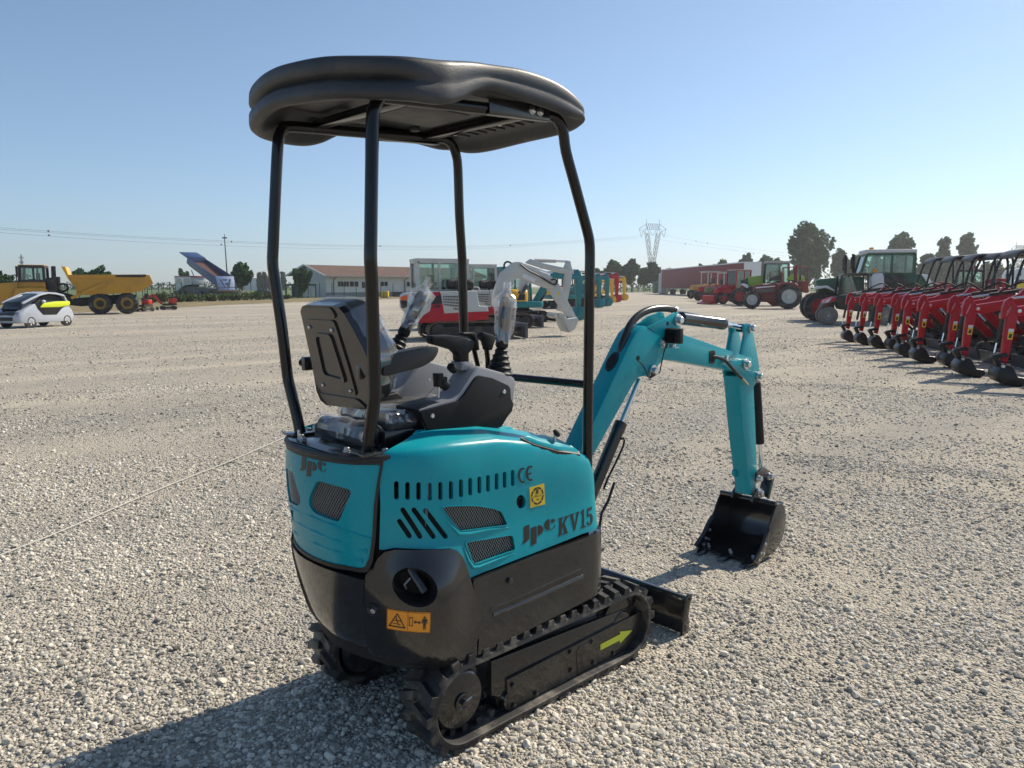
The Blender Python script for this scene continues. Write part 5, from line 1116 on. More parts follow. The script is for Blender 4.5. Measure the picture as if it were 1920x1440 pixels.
for s in (-1, 1): slab('pillar_arch', SILV, car, gh[:-1]+[(gh[-2][0]-.02, gh[-2][1]-.08)]+[(p[0]+(.02 if p[0] < xb else -.02)*0, p[1]-.075) for p in reversed(gh[2:-2])]+[(gh[1][0]+.10, gh[1][1]-.03), (gh[0][0]+.10, gh[0][1])], min(s*.42, s*.51), max(s*.42, s*.51), .01)
pil = lambda q, y: F.poly(zc5(*q), y)
slab('side_window', DGLASS, car, pil((720, 930, 700, 870, 790, 815, 900, 803, 1010, 825, 1110, 890, 1120, 905), .50), .40, .515, .0)
slab('door', pb('black_door', (.012, .012, .013), .35), car, pil((625, 940, 720, 880, 730, 900, 1180, 905, 1190, 985, 1110, 1040, 1020, 1150, 780, 1155, 680, 1050), yn), .45, yn+.012, .008)
slab('door_panel', LIMEP, car, pil((712, 1010, 790, 940, 1000, 912, 1240, 908, 1252, 950, 1240, 985, 1050, 1015, 740, 1022), yn), .5, yn+.035, .012)
part('windscreen', DGLASS, car, lambda b: b.hexa([V((xf-.24, -.40, .72)), V((xf-.24, .40, .72)), V((xf-1.02, .38, 1.20)), V((xf-1.02, -.38, 1.20))], [V((xf-.20, -.40, .75)), V((xf-.20, .40, .75)), V((xf-1.0, .38, 1.235)), V((xf-1.0, -.38, 1.235))]))
part('bonnet_insert', DGLASS, car, lambda b: b.prism([(xf-.24, .72), (xf+.0, .60), (xf+.02, .55), (xf-.02, .50), (xf-.24, .66)], 1, -.36, .36), .01)
part('grille', GRIM, car, lambda b: b.box((xf+.0, 0, .37), (.06, .62, .14)), .02)
for s in (1, -1): part('headlight', pb('headlight_lens', (.10, .11, .12), .08, coat=1), car, lambda b: b.box((xf-.10, s*.42, .60), (.10, .14, .07)), .02)
part('mirror', SILV, car, lambda b: b.lathe([(.02, -.09), (.06, -.05), (.07, .03), (.04, .08)], XZ(F.t(*zc5(780, 915)[0], .7), .72), (1, 0, 0), 12))
x1 = F.t(60, 612, yn)[0]; xr0 = F.t(127, 608, yn)[0]
for s in (1, -1):
    for x in (xr0, x1): wheel(car, x, s*(yn-.08), .245, .17, s, pb('black_rim', (.02, .02, .02), .4), .68, 0, 5)
part('wheel_arch', GRIM, car, lambda b: [b.lathe([(.275, -.02), (.275, .02)], (x, s*(yn-.035), .26), (0, 1, 0), 24) for x in (xr0, x1) for s in (1, -1)])
# ------------------------------------------------------------------ yellow articulated dump truck
za = zm(0, 420, 6.0); F = Fr(212, 588, 162); T_ = F.root('dump_truck', 'yellow six-wheeled articulated dump truck behind the silver car', 'dump truck'); yn = 1.25; P = lambda q, y=yn: F.poly(za(*q), y)
bed = slab('dump_body', YELP, T_, P((770, 578, 1290, 572, 1300, 590, 1640, 570, 1685, 575, 1725, 668, 1590, 755, 1480, 775, 1180, 790, 1000, 800, 860, 790, 845, 700, 780, 640)), -yn, yn, .03)
slab('headboard', YEL2, bed, P((685, 475, 735, 480, 765, 560, 770, 580, 780, 640, 755, 600)), -yn, yn, .02)
slab('bed_rim', YELP, bed, P((770, 572, 1290, 568, 1640, 566, 1642, 600, 1300, 610, 775, 608)), yn-.04, yn+.05, .01); slab('bed_rim', YELP, bed, P((770, 572, 1290, 568, 1640, 566, 1642, 600, 1300, 610, 775, 608)), -yn-.05, -yn+.04, .01)
slab('scuff_mark', GRIM, bed, P((1300, 575, 1640, 568, 1645, 590, 1600, 600, 1300, 598)), yn+.045, yn+.056, 0)
slab('body_rib', YELP, bed, P((845, 655, 860, 655, 880, 790, 862, 790)), yn-.02, yn+.05, .005)
a, c = F.t(*za(800, 835)[0], yn), F.t(*za(1190, 665)[0], yn); part('hoist_beam', YELP, bed, lambda b: b.bar(XZ(a, yn+.05), XZ(c, yn+.05), .12, .16))
slab('rear_frame', GRIM, T_, P((800, 840, 1400, 790, 1540, 800, 1500, 880, 1320, 900, 900, 930, 800, 920)), -.55, .55, .02)
wr = (F.t(*za(1125, 893)[0], yn)[0], F.t(*za(1430, 890)[0], yn)[0]); rz = F.t(*za(1125, 893)[0], yn)[1]; R_ = max(.6, F.t(*za(1125, 775)[0], yn)[1]/2)
for x in wr:
    for s in (1, -1): wheel(T_, x, s*(yn-.25), R_, .6, s, RIMY, .52, 18)
xw = F.t(*za(330, 890)[0], yn)[0]
for s in (1, -1): wheel(T_, xw, s*(yn-.25), R_, .6, s, RIMY, .52, 18)
fr_ = P((-160, 690, -60, 668, 0, 655, 190, 640, 195, 700, 420, 705, 520, 720, 540, 760, 420, 830, 250, 760, 200, 880, 90, 910, 0, 905, -160, 880)); 
slab('front_hood', YELP, T_, P((-330, 700, -60, 668, 190, 650, 200, 720, 140, 850, 60, 910, -200, 910, -330, 860)), -1.1, 1.1, .05)
slab('bonnet_top', GRIM, T_, P((-320, 690, -60, 655, 190, 640, 190, 655, -60, 672, -320, 706)), -1.0, 1.0, .02)
slab('fender', YELP, T_, P((135, 830, 180, 720, 500, 715, 540, 755, 450, 765, 250, 770, 200, 850)), .6, 1.3, .02); slab('fender', YELP, T_, P((135, 830, 180, 720, 500, 715, 540, 755, 450, 765, 250, 770, 200, 850)), -1.3, -.6, .02)
slab('cab_base', YELP, T_, P((195, 655, 500, 635, 510, 720, 190, 720)), -1.0, 1.0, .02)
slab('front_frame', GRIM, T_, P((150, 780, 560, 740, 800, 800, 820, 920, 500, 900, 200, 880)), -.5, .5, .03)
ca, cb_ = F.t(*za(495, 600)[0], 1.0)[0], F.t(*za(215, 600)[0], 1.0)[0]; zt = F.t(*za(350, 478)[0], 1.0)[1]; zb = F.t(*za(350, 640)[0], 1.0)[1]
cab(T_, ca, cb_, -1.0, 1.0, zb, zt, pb('cab_frame_dark', (.03, .03, .033), .45), YELP, .05, 0, pw=.14)
a = F.t(*za(610, 760)[0], .8); c = F.t(*za(600, 480)[0], .8); part('exhaust_stack', GRIM, T_, lambda b: (b.cyl(XZ(a, .8), XZ(c, .8), .12, 12), b.box(XZ(c, .8), (.2, .2, .06))))
part('engine_bay', GRIM, T_, lambda b: b.prism(P((505, 610, 640, 590, 640, 760, 600, 790, 520, 760)), 1, -.9, .9), .03)
part('mirror', GRIM, T_, lambda b: b.box(XZ(F.t(*za(190, 535)[0], 1.3), 1.3), (.1, .3, .6)))
part('air_hose', RUBT, T_, lambda b: b.tube([XZ(F.t(700+62*cos(q), 710+42*sin(q), .6) if False else F.t(*za(705+60*cos(q), 715+42*sin(q))[0], .6), .6) for q in [2*pi*k/18 for k in range(19)]], .06, 8))
part('hand_rail', GRIM, T_, lambda b: b.tube(catmull([XZ(F.t(*q, 1.2), 1.2) for q in za(130, 640, 140, 590, 175, 575, 190, 640)], 4), .03, 6))
# ------------------------------------------------------------------ two small orange-red diggers beside it
def tiny(px, py, deg, label, s=.8, col=None):
    f = Fr(px, py, deg); r = f.root('tiny_digger', label, 'excavator', 'small orange-red diggers by the dump truck'); col = col or pb('orange_red_paint', (.50, .04, .015), .4)
    for k in (1, -1): crawler(r, -.6*s, .6*s, k*.42*s, .12*s, .36*s, RUB, False)
    part('counterweight', GRIM, r, lambda b: b.prism([(x*s, y*s) for x, y in rounded([(-.7, -.42), (.45, -.42), (.45, .42), (-.7, .42)], .2)], 2, .40*s, .56*s), .02)
    part('hood', col, r, lambda b: b.prism([(x*s, y*s) for x, y in rounded([(-.68, -.40), (-.05, -.40), (-.05, .40), (-.68, .40)], .2)], 2, .565*s, .98*s), .05)
    part('seat', FABRIC, r, lambda b: (b.box((-.15*s, 0, 1.02*s), (.4*s, .4*s, .1*s)), b.box((-.36*s, 0, 1.25*s), (.1*s, .38*s, .45*s))))
    rf = part('canopy', ROOFP, r, lambda b: b.box((-.1*s, 0, 2.15*s), (1.15*s, .9*s, .07*s)), .02)
    for x in (-.6, .38):
        for y in (-.38, .38): part('canopy_post', TUBE, rf, lambda b: b.cyl((x*s, y*s, .6*s), (x*s*.95, y*s, 2.14*s), .025*s, 6))
    slab('boom', col, r, [(x*s, z*s) for x, z in ((.45, .5), (.6, .48), (1.15, 1.15), (1.9, 1.0), (1.92, 1.14), (1.1, 1.38), (.9, 1.2))], -.06*s, .06*s); slab('dipper_arm', col, r, [(x*s, z*s) for x, z in ((1.82, 1.25), (1.95, 1.22), (2.02, .35), (1.9, .33))], -.05*s, .05*s)
    slab('bucket', GRIM, r, [(x*s, z*s) for x, z in ((1.75, .05), (2.0, .0), (2.15, .15), (2.08, .36), (1.9, .36))], -.2*s, .2*s); part('dozer_blade', GRIM, r, lambda b: b.box((.9*s, 0, .14*s), (.05*s, .95*s, .26*s)))
    return r
tiny(316, 581, 172, 'tiny orange-red digger with black canopy beside the fence, right of the dump truck'); tiny(270, 584, 205, 'tiny orange-red digger tucked against the rear wheel of the yellow dump truck', .78)
# ------------------------------------------------------------------ blue tipper truck behind the fence
zt_ = zm(320, 460, 6.4); F = Fr(385, 559, 84); T_ = F.root('tipper_truck', 'tipper truck with raised blue bed and white cab parked behind the fence', 'tipper truck'); yn = 1.15; P = lambda q, y=yn: F.poly(zt_(*q), y)
slab('chassis', GRIM, T_, P((90, 520, 180, 490, 420, 520, 700, 545, 710, 580, 420, 590, 90, 590)), -.8, .8, .03)
cabp = P((38, 375, 225, 370, 235, 470, 160, 480, 75, 540, 60, 560, 38, 480)); slab('cab_shell', WHP, T_, cabp, -1.05, 1.05, .05); slab('cab_roof', RED2, T_, P((38, 368, 225, 366, 228, 380, 36, 384)), -1.07, 1.07, .02)
slab('side_window', DGLASS, T_, P((145, 395, 215, 395, 222, 440, 155, 455)), 1.04, 1.065, 0); slab('side_window', DGLASS, T_, P((60, 395, 112, 395, 115, 450, 60, 465)), 1.04, 1.065, 0)
slab('cab_window', DGLASS, T_, P((33, 395, 40, 395, 40, 470, 33, 470)), -.95, .95, 0)
bp_ = P((205, 150, 195, 205, 520, 470, 545, 520, 560, 530, 530, 385)); 
bed = slab('tipper_bed', BLUEP, T_, P((200, 150, 190, 210, 225, 250, 520, 475, 575, 545, 560, 480, 530, 372)), yn-.06, yn, .01); slab('bed_side', BLUEP, bed, P((200, 150, 190, 210, 225, 250, 520, 475, 575, 545, 560, 480, 530, 372)), -yn, -yn+.06, .01)
slab('bed_floor', pb('rusty_bed', (.10, .04, .025), .7), bed, P((205, 200, 215, 235, 520, 470, 560, 520, 565, 505, 525, 440, 240, 215)), -yn+.06, yn-.06, 0)
slab('bed_front', LBLUE, bed, P((198, 150, 212, 150, 208, 215, 192, 210)), -yn, yn, .01); slab('cab_guard', BLUEP, bed, P((100, 85, 108, 80, 208, 145, 204, 158, 196, 155)), -yn, yn, .01)
tg = part('tailgate', LBLUE, bed, lambda b: (lambda A, B_: b.hexa([V((A[0], -yn, A[1])), V((A[0], yn, A[1])), V((B_[0], yn*.85, B_[1])), V((B_[0], -yn*.85, B_[1]))], [V((A[0]-.12, -yn, A[1])), V((A[0]-.12, yn, A[1])), V((B_[0]-.12, yn*.85, B_[1])), V((B_[0]-.12, -yn*.85, B_[1]))]))(F.t(*zt_(530, 370)[0], yn), F.t(*zt_(570, 548)[0], yn)), .02)
A, B_ = F.t(*zt_(530, 370)[0], yn), F.t(*zt_(570, 548)[0], yn)
def tgm(b):                       # dark chevrons on the tailgate
    f = lambda u, v: V((A[0]+(B_[0]-A[0])*v-.135, yn*(1-2*u)*.9, A[1]+(B_[1]-A[1])*v))
    for q in (((.15, .2), (.25, .2), (.45, .8), (.36, .8)), ((.32, .2), (.62, .2), (.6, .3), (.34, .3)), ((.42, .45), (.58, .45), (.53, .6), (.47, .6)), ((.72, .2), (.85, .2), (.64, .8), (.55, .8))): pts = [f(*p) for p in q]; b.hexa(pts, [p+V((.008, 0, 0)) for p in pts])
part('tailgate_marking', pb('dark_blue_marking', (.015, .03, .10), .5), tg, tgm)
slab('reflector_strip', pb('orange_strip', (.6, .15, .05), .5), bed, P((560, 538, 720, 540, 720, 552, 575, 550), yn), yn-.2, yn, 0)
a, c = F.t(*zt_(330, 500)[0], 0), F.t(*zt_(250, 300)[0], 0); rod('hoist_ram', T_, XZ(a), XZ(c), .12, .08, .5)
for q in ((145, 600), (350, 590), (460, 580)):
    x = F.t(*zt_(*q)[0], yn)[0]
    for s in (1, -1): wheel(T_, x, s*(yn-.2), .48, .32, s, RIMW, .55)
slab('bumper', GRIM, T_, P((30, 545, 100, 540, 100, 590, 30, 590)), -1.05, 1.05, .03)
# ------------------------------------------------------------------ tractors and other vehicles on the right
zq = zm(1300, 460, 6.0); z8 = zm(1480, 420, 4.364)
def rollbar(r, mt, pts, y0, y1): part('roll_bar', mt, r, lambda b: [b.tube([XZ(p, y) for p in pts], .045, 8) for y in (y0, y1)]+[b.cyl(XZ(pts[i], y0), XZ(pts[i], y1), .045, 8) for i in (1, 2)])
# old red tractor with roll bar
F = Fr(1447, 578.7, 121); r = F.root('old_tractor', 'old red tractor with open red roll frame and pale wheel rims', 'tractor'); yn = .8; P = lambda q, y=yn: F.poly(zq(*q), y)
RT2 = pb('faded_tractor_red', (.19, .022, .018), .5, var=.15)
slab('hood', RT2, r, P((680, 458, 700, 445, 940, 428, 960, 440, 950, 530, 700, 560, 672, 520), .35), -.36, .36, .03)
slab('hood_stripe', WHP, r, P((700, 470, 920, 452, 920, 465, 702, 485), .35), .355, .37, 0); slab('grille', GUN, r, P((705, 500, 920, 485, 922, 515, 705, 535), .35), .355, .372, 0)
slab('chassis', RT2, r, P((660, 560, 940, 530, 1080, 560, 1080, 620, 900, 690, 830, 640, 660, 630), .25), -.25, .25, .02)
slab('fender', RT2, r, P((950, 440, 1000, 415, 1120, 415, 1220, 470, 1200, 500, 1110, 440, 1000, 440, 950, 500)), .35, .85, .01); slab('fender', RT2, r, P((950, 440, 1000, 415, 1120, 415, 1220, 470, 1200, 500, 1110, 440, 1000, 440, 950, 500)), -.85, -.35, .01)
part('tractor_seat', GRIM, r, lambda b: (b.box(XZ(F.t(*zq(1130, 400)[0], 0)), (.4, .45, .1)), b.box(XZ(F.t(*zq(1200, 360)[0], 0)), (.1, .4, .45))))
slab('rear_box', RT2, r, P((1190, 405, 1290, 400, 1300, 530, 1215, 530), .6), -.6, .6, .02)
rollbar(r, RT2, P((1018, 430, 1018, 250, 1155, 240, 1155, 420), .7), -.7, .7); rollbar(r, RT2, P((1165, 420, 1165, 235, 1282, 245, 1285, 400), .7), -.7, .7)
part('beacon', RED2, r, lambda b: b.cyl(XZ(F.t(*zq(1160, 240)[0], .6), .6), XZ(F.t(*zq(1160, 218)[0], .6), .6), .08, 10))
xf_, xr_ = F.t(*zq(660, 615)[0], yn)[0], F.t(*zq(1075, 600)[0], yn)[0]; rf = F.t(*zq(660, 512)[0], yn)[1]/2; rr_ = F.t(*zq(1075, 435)[0], yn)[1]/2
for s in (1, -1): wheel(r, xf_, s*.62, rf, .34, s, RIMW, .58, 16); wheel(r, xr_, s*.66, rr_, .48, s, RIMW, .58, 20)
# green modern tractor behind it
F = Fr(1445, 573, 121); r = F.root('cab_tractor', 'light green tractor with glass cab and red wheel rims behind the old red tractor', 'tractor'); yn = .95; P = lambda q, y=yn: F.poly(zq(*q), y)
slab('hood', LGRN, r, P((530, 400, 610, 360, 780, 335, 785, 440, 600, 470, 540, 450), .45), -.45, .45, .05); slab('hood_grille', GRIM, r, P((530, 400, 612, 362, 625, 465, 545, 452), .45), -.47, .47, .02)
slab('front_fender', WHP, r, P((530, 440, 560, 428, 610, 440, 625, 470, 600, 480, 560, 455)), .5, 1.0, .01)
slab('chassis', GRIM, r, P((560, 470, 1080, 420, 1080, 560, 600, 600), .4), -.4, .4, .02)
slab('fender', LGRN, r, P((1050, 380, 1100, 320, 1180, 325, 1270, 370, 1265, 395, 1150, 390, 1060, 395)), .45, 1.05, .02); slab('fender', GRIM, r, P((845, 420, 870, 365, 950, 335, 1010, 350, 1000, 400, 900, 390)), .45, 1.05, .02)
x0, x1 = F.t(*zq(1085, 400)[0], .8)[0], F.t(*zq(800, 400)[0], .8)[0]; cab(r, x0, x1, -.75, .75, F.t(*zq(800, 425)[0], .8)[1], F.t(*zq(800, 205)[0], .8)[1], GRIM, pb('grey_cab_roof', (.34, .34, .32), .5), .06, .1, pw=.09, roofh=.2)
part('beacon', ORG, r, lambda b: b.cyl(XZ(F.t(*zq(955, 190)[0], .6), .6), XZ(F.t(*zq(955, 170)[0], .6), .6), .08, 10))
xf_ = F.t(*zq(525, 580)[0], yn)[0]; rf = F.t(*zq(525, 475)[0], yn)[1]/2; xr_ = F.t(*zq(960, 580)[0], yn)[0]
for s in (1, -1): wheel(r, xf_, s*.75, rf, .5, s, RIMR, .55, 18); wheel(r, xr_, s*.75, rf*1.3, .6, s, RIMR, .55, 20)
# small tractors far down the row
def small_tractor(name, label, px, py, deg, sz, body, rim, cabm=None, rops=None, loader=False):
    F = Fr(px, py, deg); r = F.root(name, label, 'tractor', 'small tractors at the far end of the row'); k = sz
    part('hood', body, r, lambda b: b.prism([(x*k, z*k) for x, z in ((-.1, .75), (1.15, .68), (1.25, .9), (1.15, 1.12), (-.1, 1.2))], 1, -.28*k, .28*k), .04)
    part('chassis', GRIM, r, lambda b: b.box((.2*k, 0, .6*k), (2.0*k, .35*k, .3*k)))
    for s in (1, -1):
        part('fender', body, r, lambda b: b.prism([(x*k, z*k) for x, z in ((-1.15, .85), (-.95, 1.25), (-.45, 1.25), (-.15, .95), (-.2, .85), (-.5, 1.15), (-.9, 1.15))], 1, min(s*.35, s*.75)*k, max(s*.35, s*.75)*k))
        wheel(r, .95*k, s*.5*k, .38*k, .24*k, s, rim, .6, 12); wheel(r, -.65*k, s*.58*k, .6*k, .34*k, s, rim, .6, 14)
    if cabm: cab(r, -1.0*k, .1*k, -.6*k, .6*k, 1.05*k, 2.25*k, cabm, pb('grey_cab_roof', (.34, .34, .32), .5), .05*k, 0, pw=.07*k)
    else:
        part('tractor_seat', GRIM, r, lambda b: (b.box((-.6*k, 0, 1.25*k), (.4*k, .4*k, .12*k)), b.box((-.8*k, 0, 1.5*k), (.1*k, .4*k, .4*k))))
        rollbar(r, rops or body, [(x*k, z*k) for x, z in ((-.95, .9), (-.95, 2.2), (.0, 2.2), (.0, 1.1))], -.5*k, .5*k)
        if rops: part('sunshade', pb('grey_cab_roof', (.34, .34, .32), .5), r, lambda b: b.box((-.45*k, 0, 2.26*k), (1.3*k, 1.15*k, .07*k)))
    if loader:
        for s in (1, -1): part('loader_arm', body, r, lambda b: b.tube([(-.1*k, s*.42*k, 1.15*k), (.9*k, s*.42*k, 1.25*k), (1.75*k, s*.42*k, .3*k)], .06*k, 8))
        part('loader_bucket', body, r, lambda b: b.prism([(x*k, z*k) for x, z in ((1.65, .05), (2.2, .0), (2.2, .06), (1.8, .2), (1.8, .55), (1.7, .6))], 1, -.8*k, .8*k))
small_tractor('small_tractor', 'small red tractor with glazed cab, nearest of the far group by the red trailer', 1372, 570, 150, 1.35, REDP, RIMR, REDP, None, True)
small_tractor('small_tractor', 'small green tractor with white hood behind the red cab tractor', 1350, 566, 150, 1.35, pb('olive_paint', (.13, .17, .05), .5), RIMR, None, WHP)
small_tractor('small_tractor', 'small red tractor with sun roof left of the small green one', 1335, 564, 152, 1.4, REDP, RIMR, None, REDP)
small_tractor('small_tractor', 'small yellow tractor with pale frame, leftmost by the trailer end', 1320, 560, 155, 1.55, YELP, RIMW, None, WHP)
# large dark green tractor
F = Fr(1585, 602, 122); r = F.root('large_tractor', 'large dark green tractor with white cab roof and two exhaust stacks', 'tractor'); yn = 1.0; P = lambda q, y=yn: F.poly(z8(*q), y)
slab('hood', GRN, r, P((215, 465, 260, 450, 430, 435, 600, 430, 620, 560, 240, 560), .5), -.5, .5, .05)
slab('chassis', GRIM, r, P((240, 560, 1000, 520, 1000, 640, 300, 660), .45), -.45, .45, .03)
slab('front_fender', WHP, r, P((205, 520, 240, 508, 310, 505, 378, 545, 372, 552, 300, 522, 215, 535)), .55, 1.05, .01)
for q, s in (((458, 255, 458, 420), .35), ((523, 245, 523, 420), -.35)): a, c = F.poly(z8(*q), s); part('exhaust_stack', GRIM, r, lambda b: (b.cyl(XZ(a, s), XZ(c, s), .065, 12), b.cyl(XZ((a[0], a[1]-.7), s), XZ((a[0], a[1]-.15), s), .10, 12)))
x0, x1 = F.t(*z8(1020, 400)[0], .85)[0], F.t(*z8(585, 400)[0], .85)[0]; cab(r, x0, x1, -.85, .85, F.t(*z8(700, 410)[0], .85)[1], F.t(*z8(700, 245)[0], .85)[1], GRN, pb('white_cab_roof', (.62, .62, .6), .5), .22, 0, pw=.12, roofh=.20)
part('beacon', ORG, r, lambda b: b.cyl(XZ(F.t(*z8(672, 208)[0], .3), .3), XZ(F.t(*z8(672, 192)[0], .3), .3), .1, 10))
slab('cab_base', GRN, r, P((720, 412, 1030, 405, 1130, 415, 1175, 520, 1060, 520, 760, 530), .9), -.9, .9, .03)
slab('fender', GRIM, r, P((770, 415, 930, 415, 1005, 520, 775, 530)), .3, 1.15, .01)
slab('rear_light_panel', WHP, r, P((1085, 415, 1130, 412, 1180, 500, 1150, 510)), .3, 1.0, .01)
xf_ = F.t(*z8(245, 680)[0], yn)[0]; rf = F.t(*z8(245, 560)[0], yn)[1]/2; xr_ = F.t(*z8(930, 650)[0], yn)[0]
for s in (1, -1): wheel(r, xf_, s*.8, rf, .55, s, RIMR, .56, 18); wheel(r, xr_, s*.8, rf*1.3, .65, s, RIMR, .56, 20)
# grey-wheeled utility buggy
F = Fr(1605, 609, 122); r = F.root('utility_buggy', 'dark utility buggy with grey wheels and red nose beside the small diggers', 'buggy'); yn = .62; P = lambda q, y=yn: F.poly(z8(*q), y)
slab('body', GRIM, r, P((270, 690, 290, 660, 390, 640, 420, 700, 600, 720, 830, 700, 840, 600, 600, 570, 400, 590, 385, 620, 285, 650)), -.6, .6, .03)
slab('nose', REDP, r, P((285, 650, 300, 625, 380, 595, 388, 625, 300, 658), .6), -.6, .6, .02); slab('nose_stripe', WHP, r, P((288, 648, 302, 625, 345, 608, 320, 640), .6), .595, .615, 0)
slab('cargo_box', REDP, r, P((600, 575, 830, 560, 840, 650, 610, 665)), -.6, .6, .02)
slab('roof', GRIM, r, P((425, 425, 460, 402, 640, 398, 665, 410, 660, 420, 460, 418)), -.55, .55, .01)
for q in ((425, 425, 440, 420, 415, 600, 395, 600), (515, 420, 530, 418, 580, 560, 560, 565), (640, 410, 655, 410, 655, 560, 640, 560)):
    for s in (1, -1): slab('cab_post', GRIM, r, P(q), min(s*.5, s*.55), max(s*.5, s*.55), 0)
slab('windscreen', GLASS, r, P((430, 435, 440, 430, 418, 590, 408, 590)), -.5, .5, 0); slab('side_window', GLASS, r, P((440, 435, 515, 430, 560, 560, 418, 590)), .51, .52, 0)
slab('driver_seat', INTERIOR, r, P((520, 480, 545, 475, 560, 570, 520, 580)), -.4, .4, .02)
RG = pb('dusty_rim', (.30, .28, .25), .7); 
for q in ((320, 760), (790, 770)):
    x = F.t(*z8(*q)[0], yn)[0]
    for s in (1, -1): w_ = wheel(r, x, s*.5, .40, .30, s, RG, .5, 0); w_.data.materials[0] = pb('dusty_tyre', (.16, .15, .135), .85)
F2 = Fr(1640, 604, 122); bx = part('instrument_case', WHP, None, lambda b: b.prism(F2.poly(z8(662, 440, 680, 405, 750, 400, 768, 430, 768, 520, 662, 528), 0), 1, -.3, .3), .04)
e = empty('service_tank', F2.o, F2.h, 'white tank with orange beacon behind the dark utility buggy', 'tank'); bx.parent = e
part('beacon', ORG, e, lambda b: b.cyl(XZ(F2.t(*z8(700, 400)[0])), XZ(F2.t(*z8(700, 365)[0])), .10, 10)); part('stand', GRIM, e, lambda b: b.box((F2.t(*z8(715, 520)[0])[0], 0, F2.t(*z8(715, 520)[0])[1]/2), (.5, .4, F2.t(*z8(715, 520)[0])[1])))
# red telehandler behind the canopies
F = Fr(1830, 590, 105); r = F.root('telehandler', 'red telehandler with dark cab behind the canopies of the small diggers', 'telehandler'); yn = 1.0; P = lambda q, y=yn: F.poly(z8(*q), y)
slab('chassis', RED2, r, P((1150, 480, 1370, 500, 1700, 490, 1750, 560, 1700, 660, 1200, 660, 1140, 560)), -.9, .9, .04)
slab('telescopic_boom', RED2, r, P((1200, 470, 1360, 480, 1560, 470, 1680, 440, 1800, 445, 1810, 510, 1600, 530, 1300, 530)), -.25, .25, .03)
slab('counterweight', REDP, r, P((1730, 445, 1800, 442, 1810, 520, 1740, 530)), -.6, .6, .04)
x0, x1 = F.t(*z8(1590, 500)[0], .95)[0], F.t(*z8(1360, 500)[0], .95)[0]; cab(r, x0, x1, .25, .95, F.t(*z8(1450, 520)[0], .95)[1], F.t(*z8(1450, 385)[0], .95)[1], GRIM, GRIM, .1, .1, pw=.1)
part('beacon', RED2, r, lambda b: b.box(XZ(F.t(*z8(1522, 372)[0], .6), .6), (.2, .2, .4)))
for q in ((1260, 600), (1690, 600)):
    x = F.t(*z8(*q)[0], yn)[0]
    for s in (1, -1): wheel(r, x, s*.85, .55, .4, s, RIMR, .55, 14)
# white lorry and yellow car at the right edge
F = Fr(1900, 566, 112); r = F.root('white_lorry', 'white lorry with side window behind the small diggers at the right edge', 'lorry'); yn = 1.1; P = lambda q, y=yn: F.poly(z8(*q), y)
slab('box_body', WHP, r, P((1840, 375, 1900, 355, 2300, 345, 2300, 520, 1840, 520)), -1.1, 1.1, .04); slab('lorry_cab', WHP, r, P((1765, 420, 1790, 380, 1845, 365, 1845, 530, 1765, 530)), -1.05, 1.05, .06)
slab('windscreen', DGLASS, r, P((1768, 420, 1790, 385, 1800, 430, 1775, 445)), -.95, 1.06, .01); slab('side_window', DGLASS, r, P((1882, 385, 1898, 384, 1898, 425, 1882, 425)), 1.09, 1.12, 0)
slab('chassis', GRIM, r, P((1770, 530, 2300, 520, 2300, 545, 1770, 555)), -.9, .9, .02)
for q in ((1800, 545), (2150, 540)):
    x = F.t(*z8(*q)[0], yn)[0]
    for s in (1, -1): wheel(r, x, s*.95, .5, .3, s, RIMW, .55)
F = Fr(1905, 572, 112); r = F.root('yellow_car', 'yellow car parked in front of the white lorry at the right edge', 'car'); yn = .8; P = lambda q, y=yn: F.poly(z8(*q), y)
slab('car_body', YEL, r, P((1838, 490, 1860, 478, 1935, 472, 2020, 480, 2030, 520, 1838, 525)), -.8, .8, .05); slab('cabin', DGLASS, r, P((1850, 478, 1868, 455, 1960, 452, 1990, 475)), -.65, .65, .04)
for q in ((1858, 520), (1995, 518)):
    x = F.t(*z8(*q)[0], yn)[0]
    for s in (1, -1): wheel(r, x, s*.7, .32, .22, s, GUN, .6)
# ------------------------------------------------------------------ red curtain trailer and containers
a, c = G(1262, 551), G(1425, 558); h = atan2((a-c).y, (a-c).x); e = empty('curtain_trailer', a, h, 'long dark red curtain-sided lorry trailer parked before the trees', 'trailer'); L = (c-a).length
CUR = pb('red_curtain', (.20, .022, .028), .65, var=.1, vscale=2); W2 = 2.5
top = 1.65+(536-507)*depth(a)/FPX
part('curtain_side', CUR, e, lambda b: b.box((-L/2, W2/2, (1.25+top)/2), (L, W2, top-1.25)), .03); part('roof_rail', WHP, e, lambda b: b.box((-L/2, W2/2, top+.08), (L+.1, W2+.08, .16)))
part('side_rail', GUN, e, lambda b: b.box((-L/2, W2/2, 1.18), (L, W2-.1, .14))); part('curtain_hem', pb('faded_red_hem', (.30, .08, .075), .6), e, lambda b: b.box((-L/2, -.012, 1.75), (L, .02, .10)))
part('rear_door', pb('grey_doors', (.42, .43, .45), .5), e, lambda b: b.box((.05, W2/2, (1.2+top)/2), (.10, W2*.98, top-1.2))); part('front_wall', WHP, e, lambda b: b.box((-L-.05, W2/2, (1.2+top)/2), (.10, W2*.98, top-1.2)))
part('landing_gear', GRIM, e, lambda b: b.box((-L*.8, W2/2, .6), (.4, 1.8, 1.2)))
for k in range(3):
    for yy, s in ((.25, -1), (W2-.25, 1)): wheel(e, -L*.15-k*1.35, yy, .5, .38, s, GUN, .5)
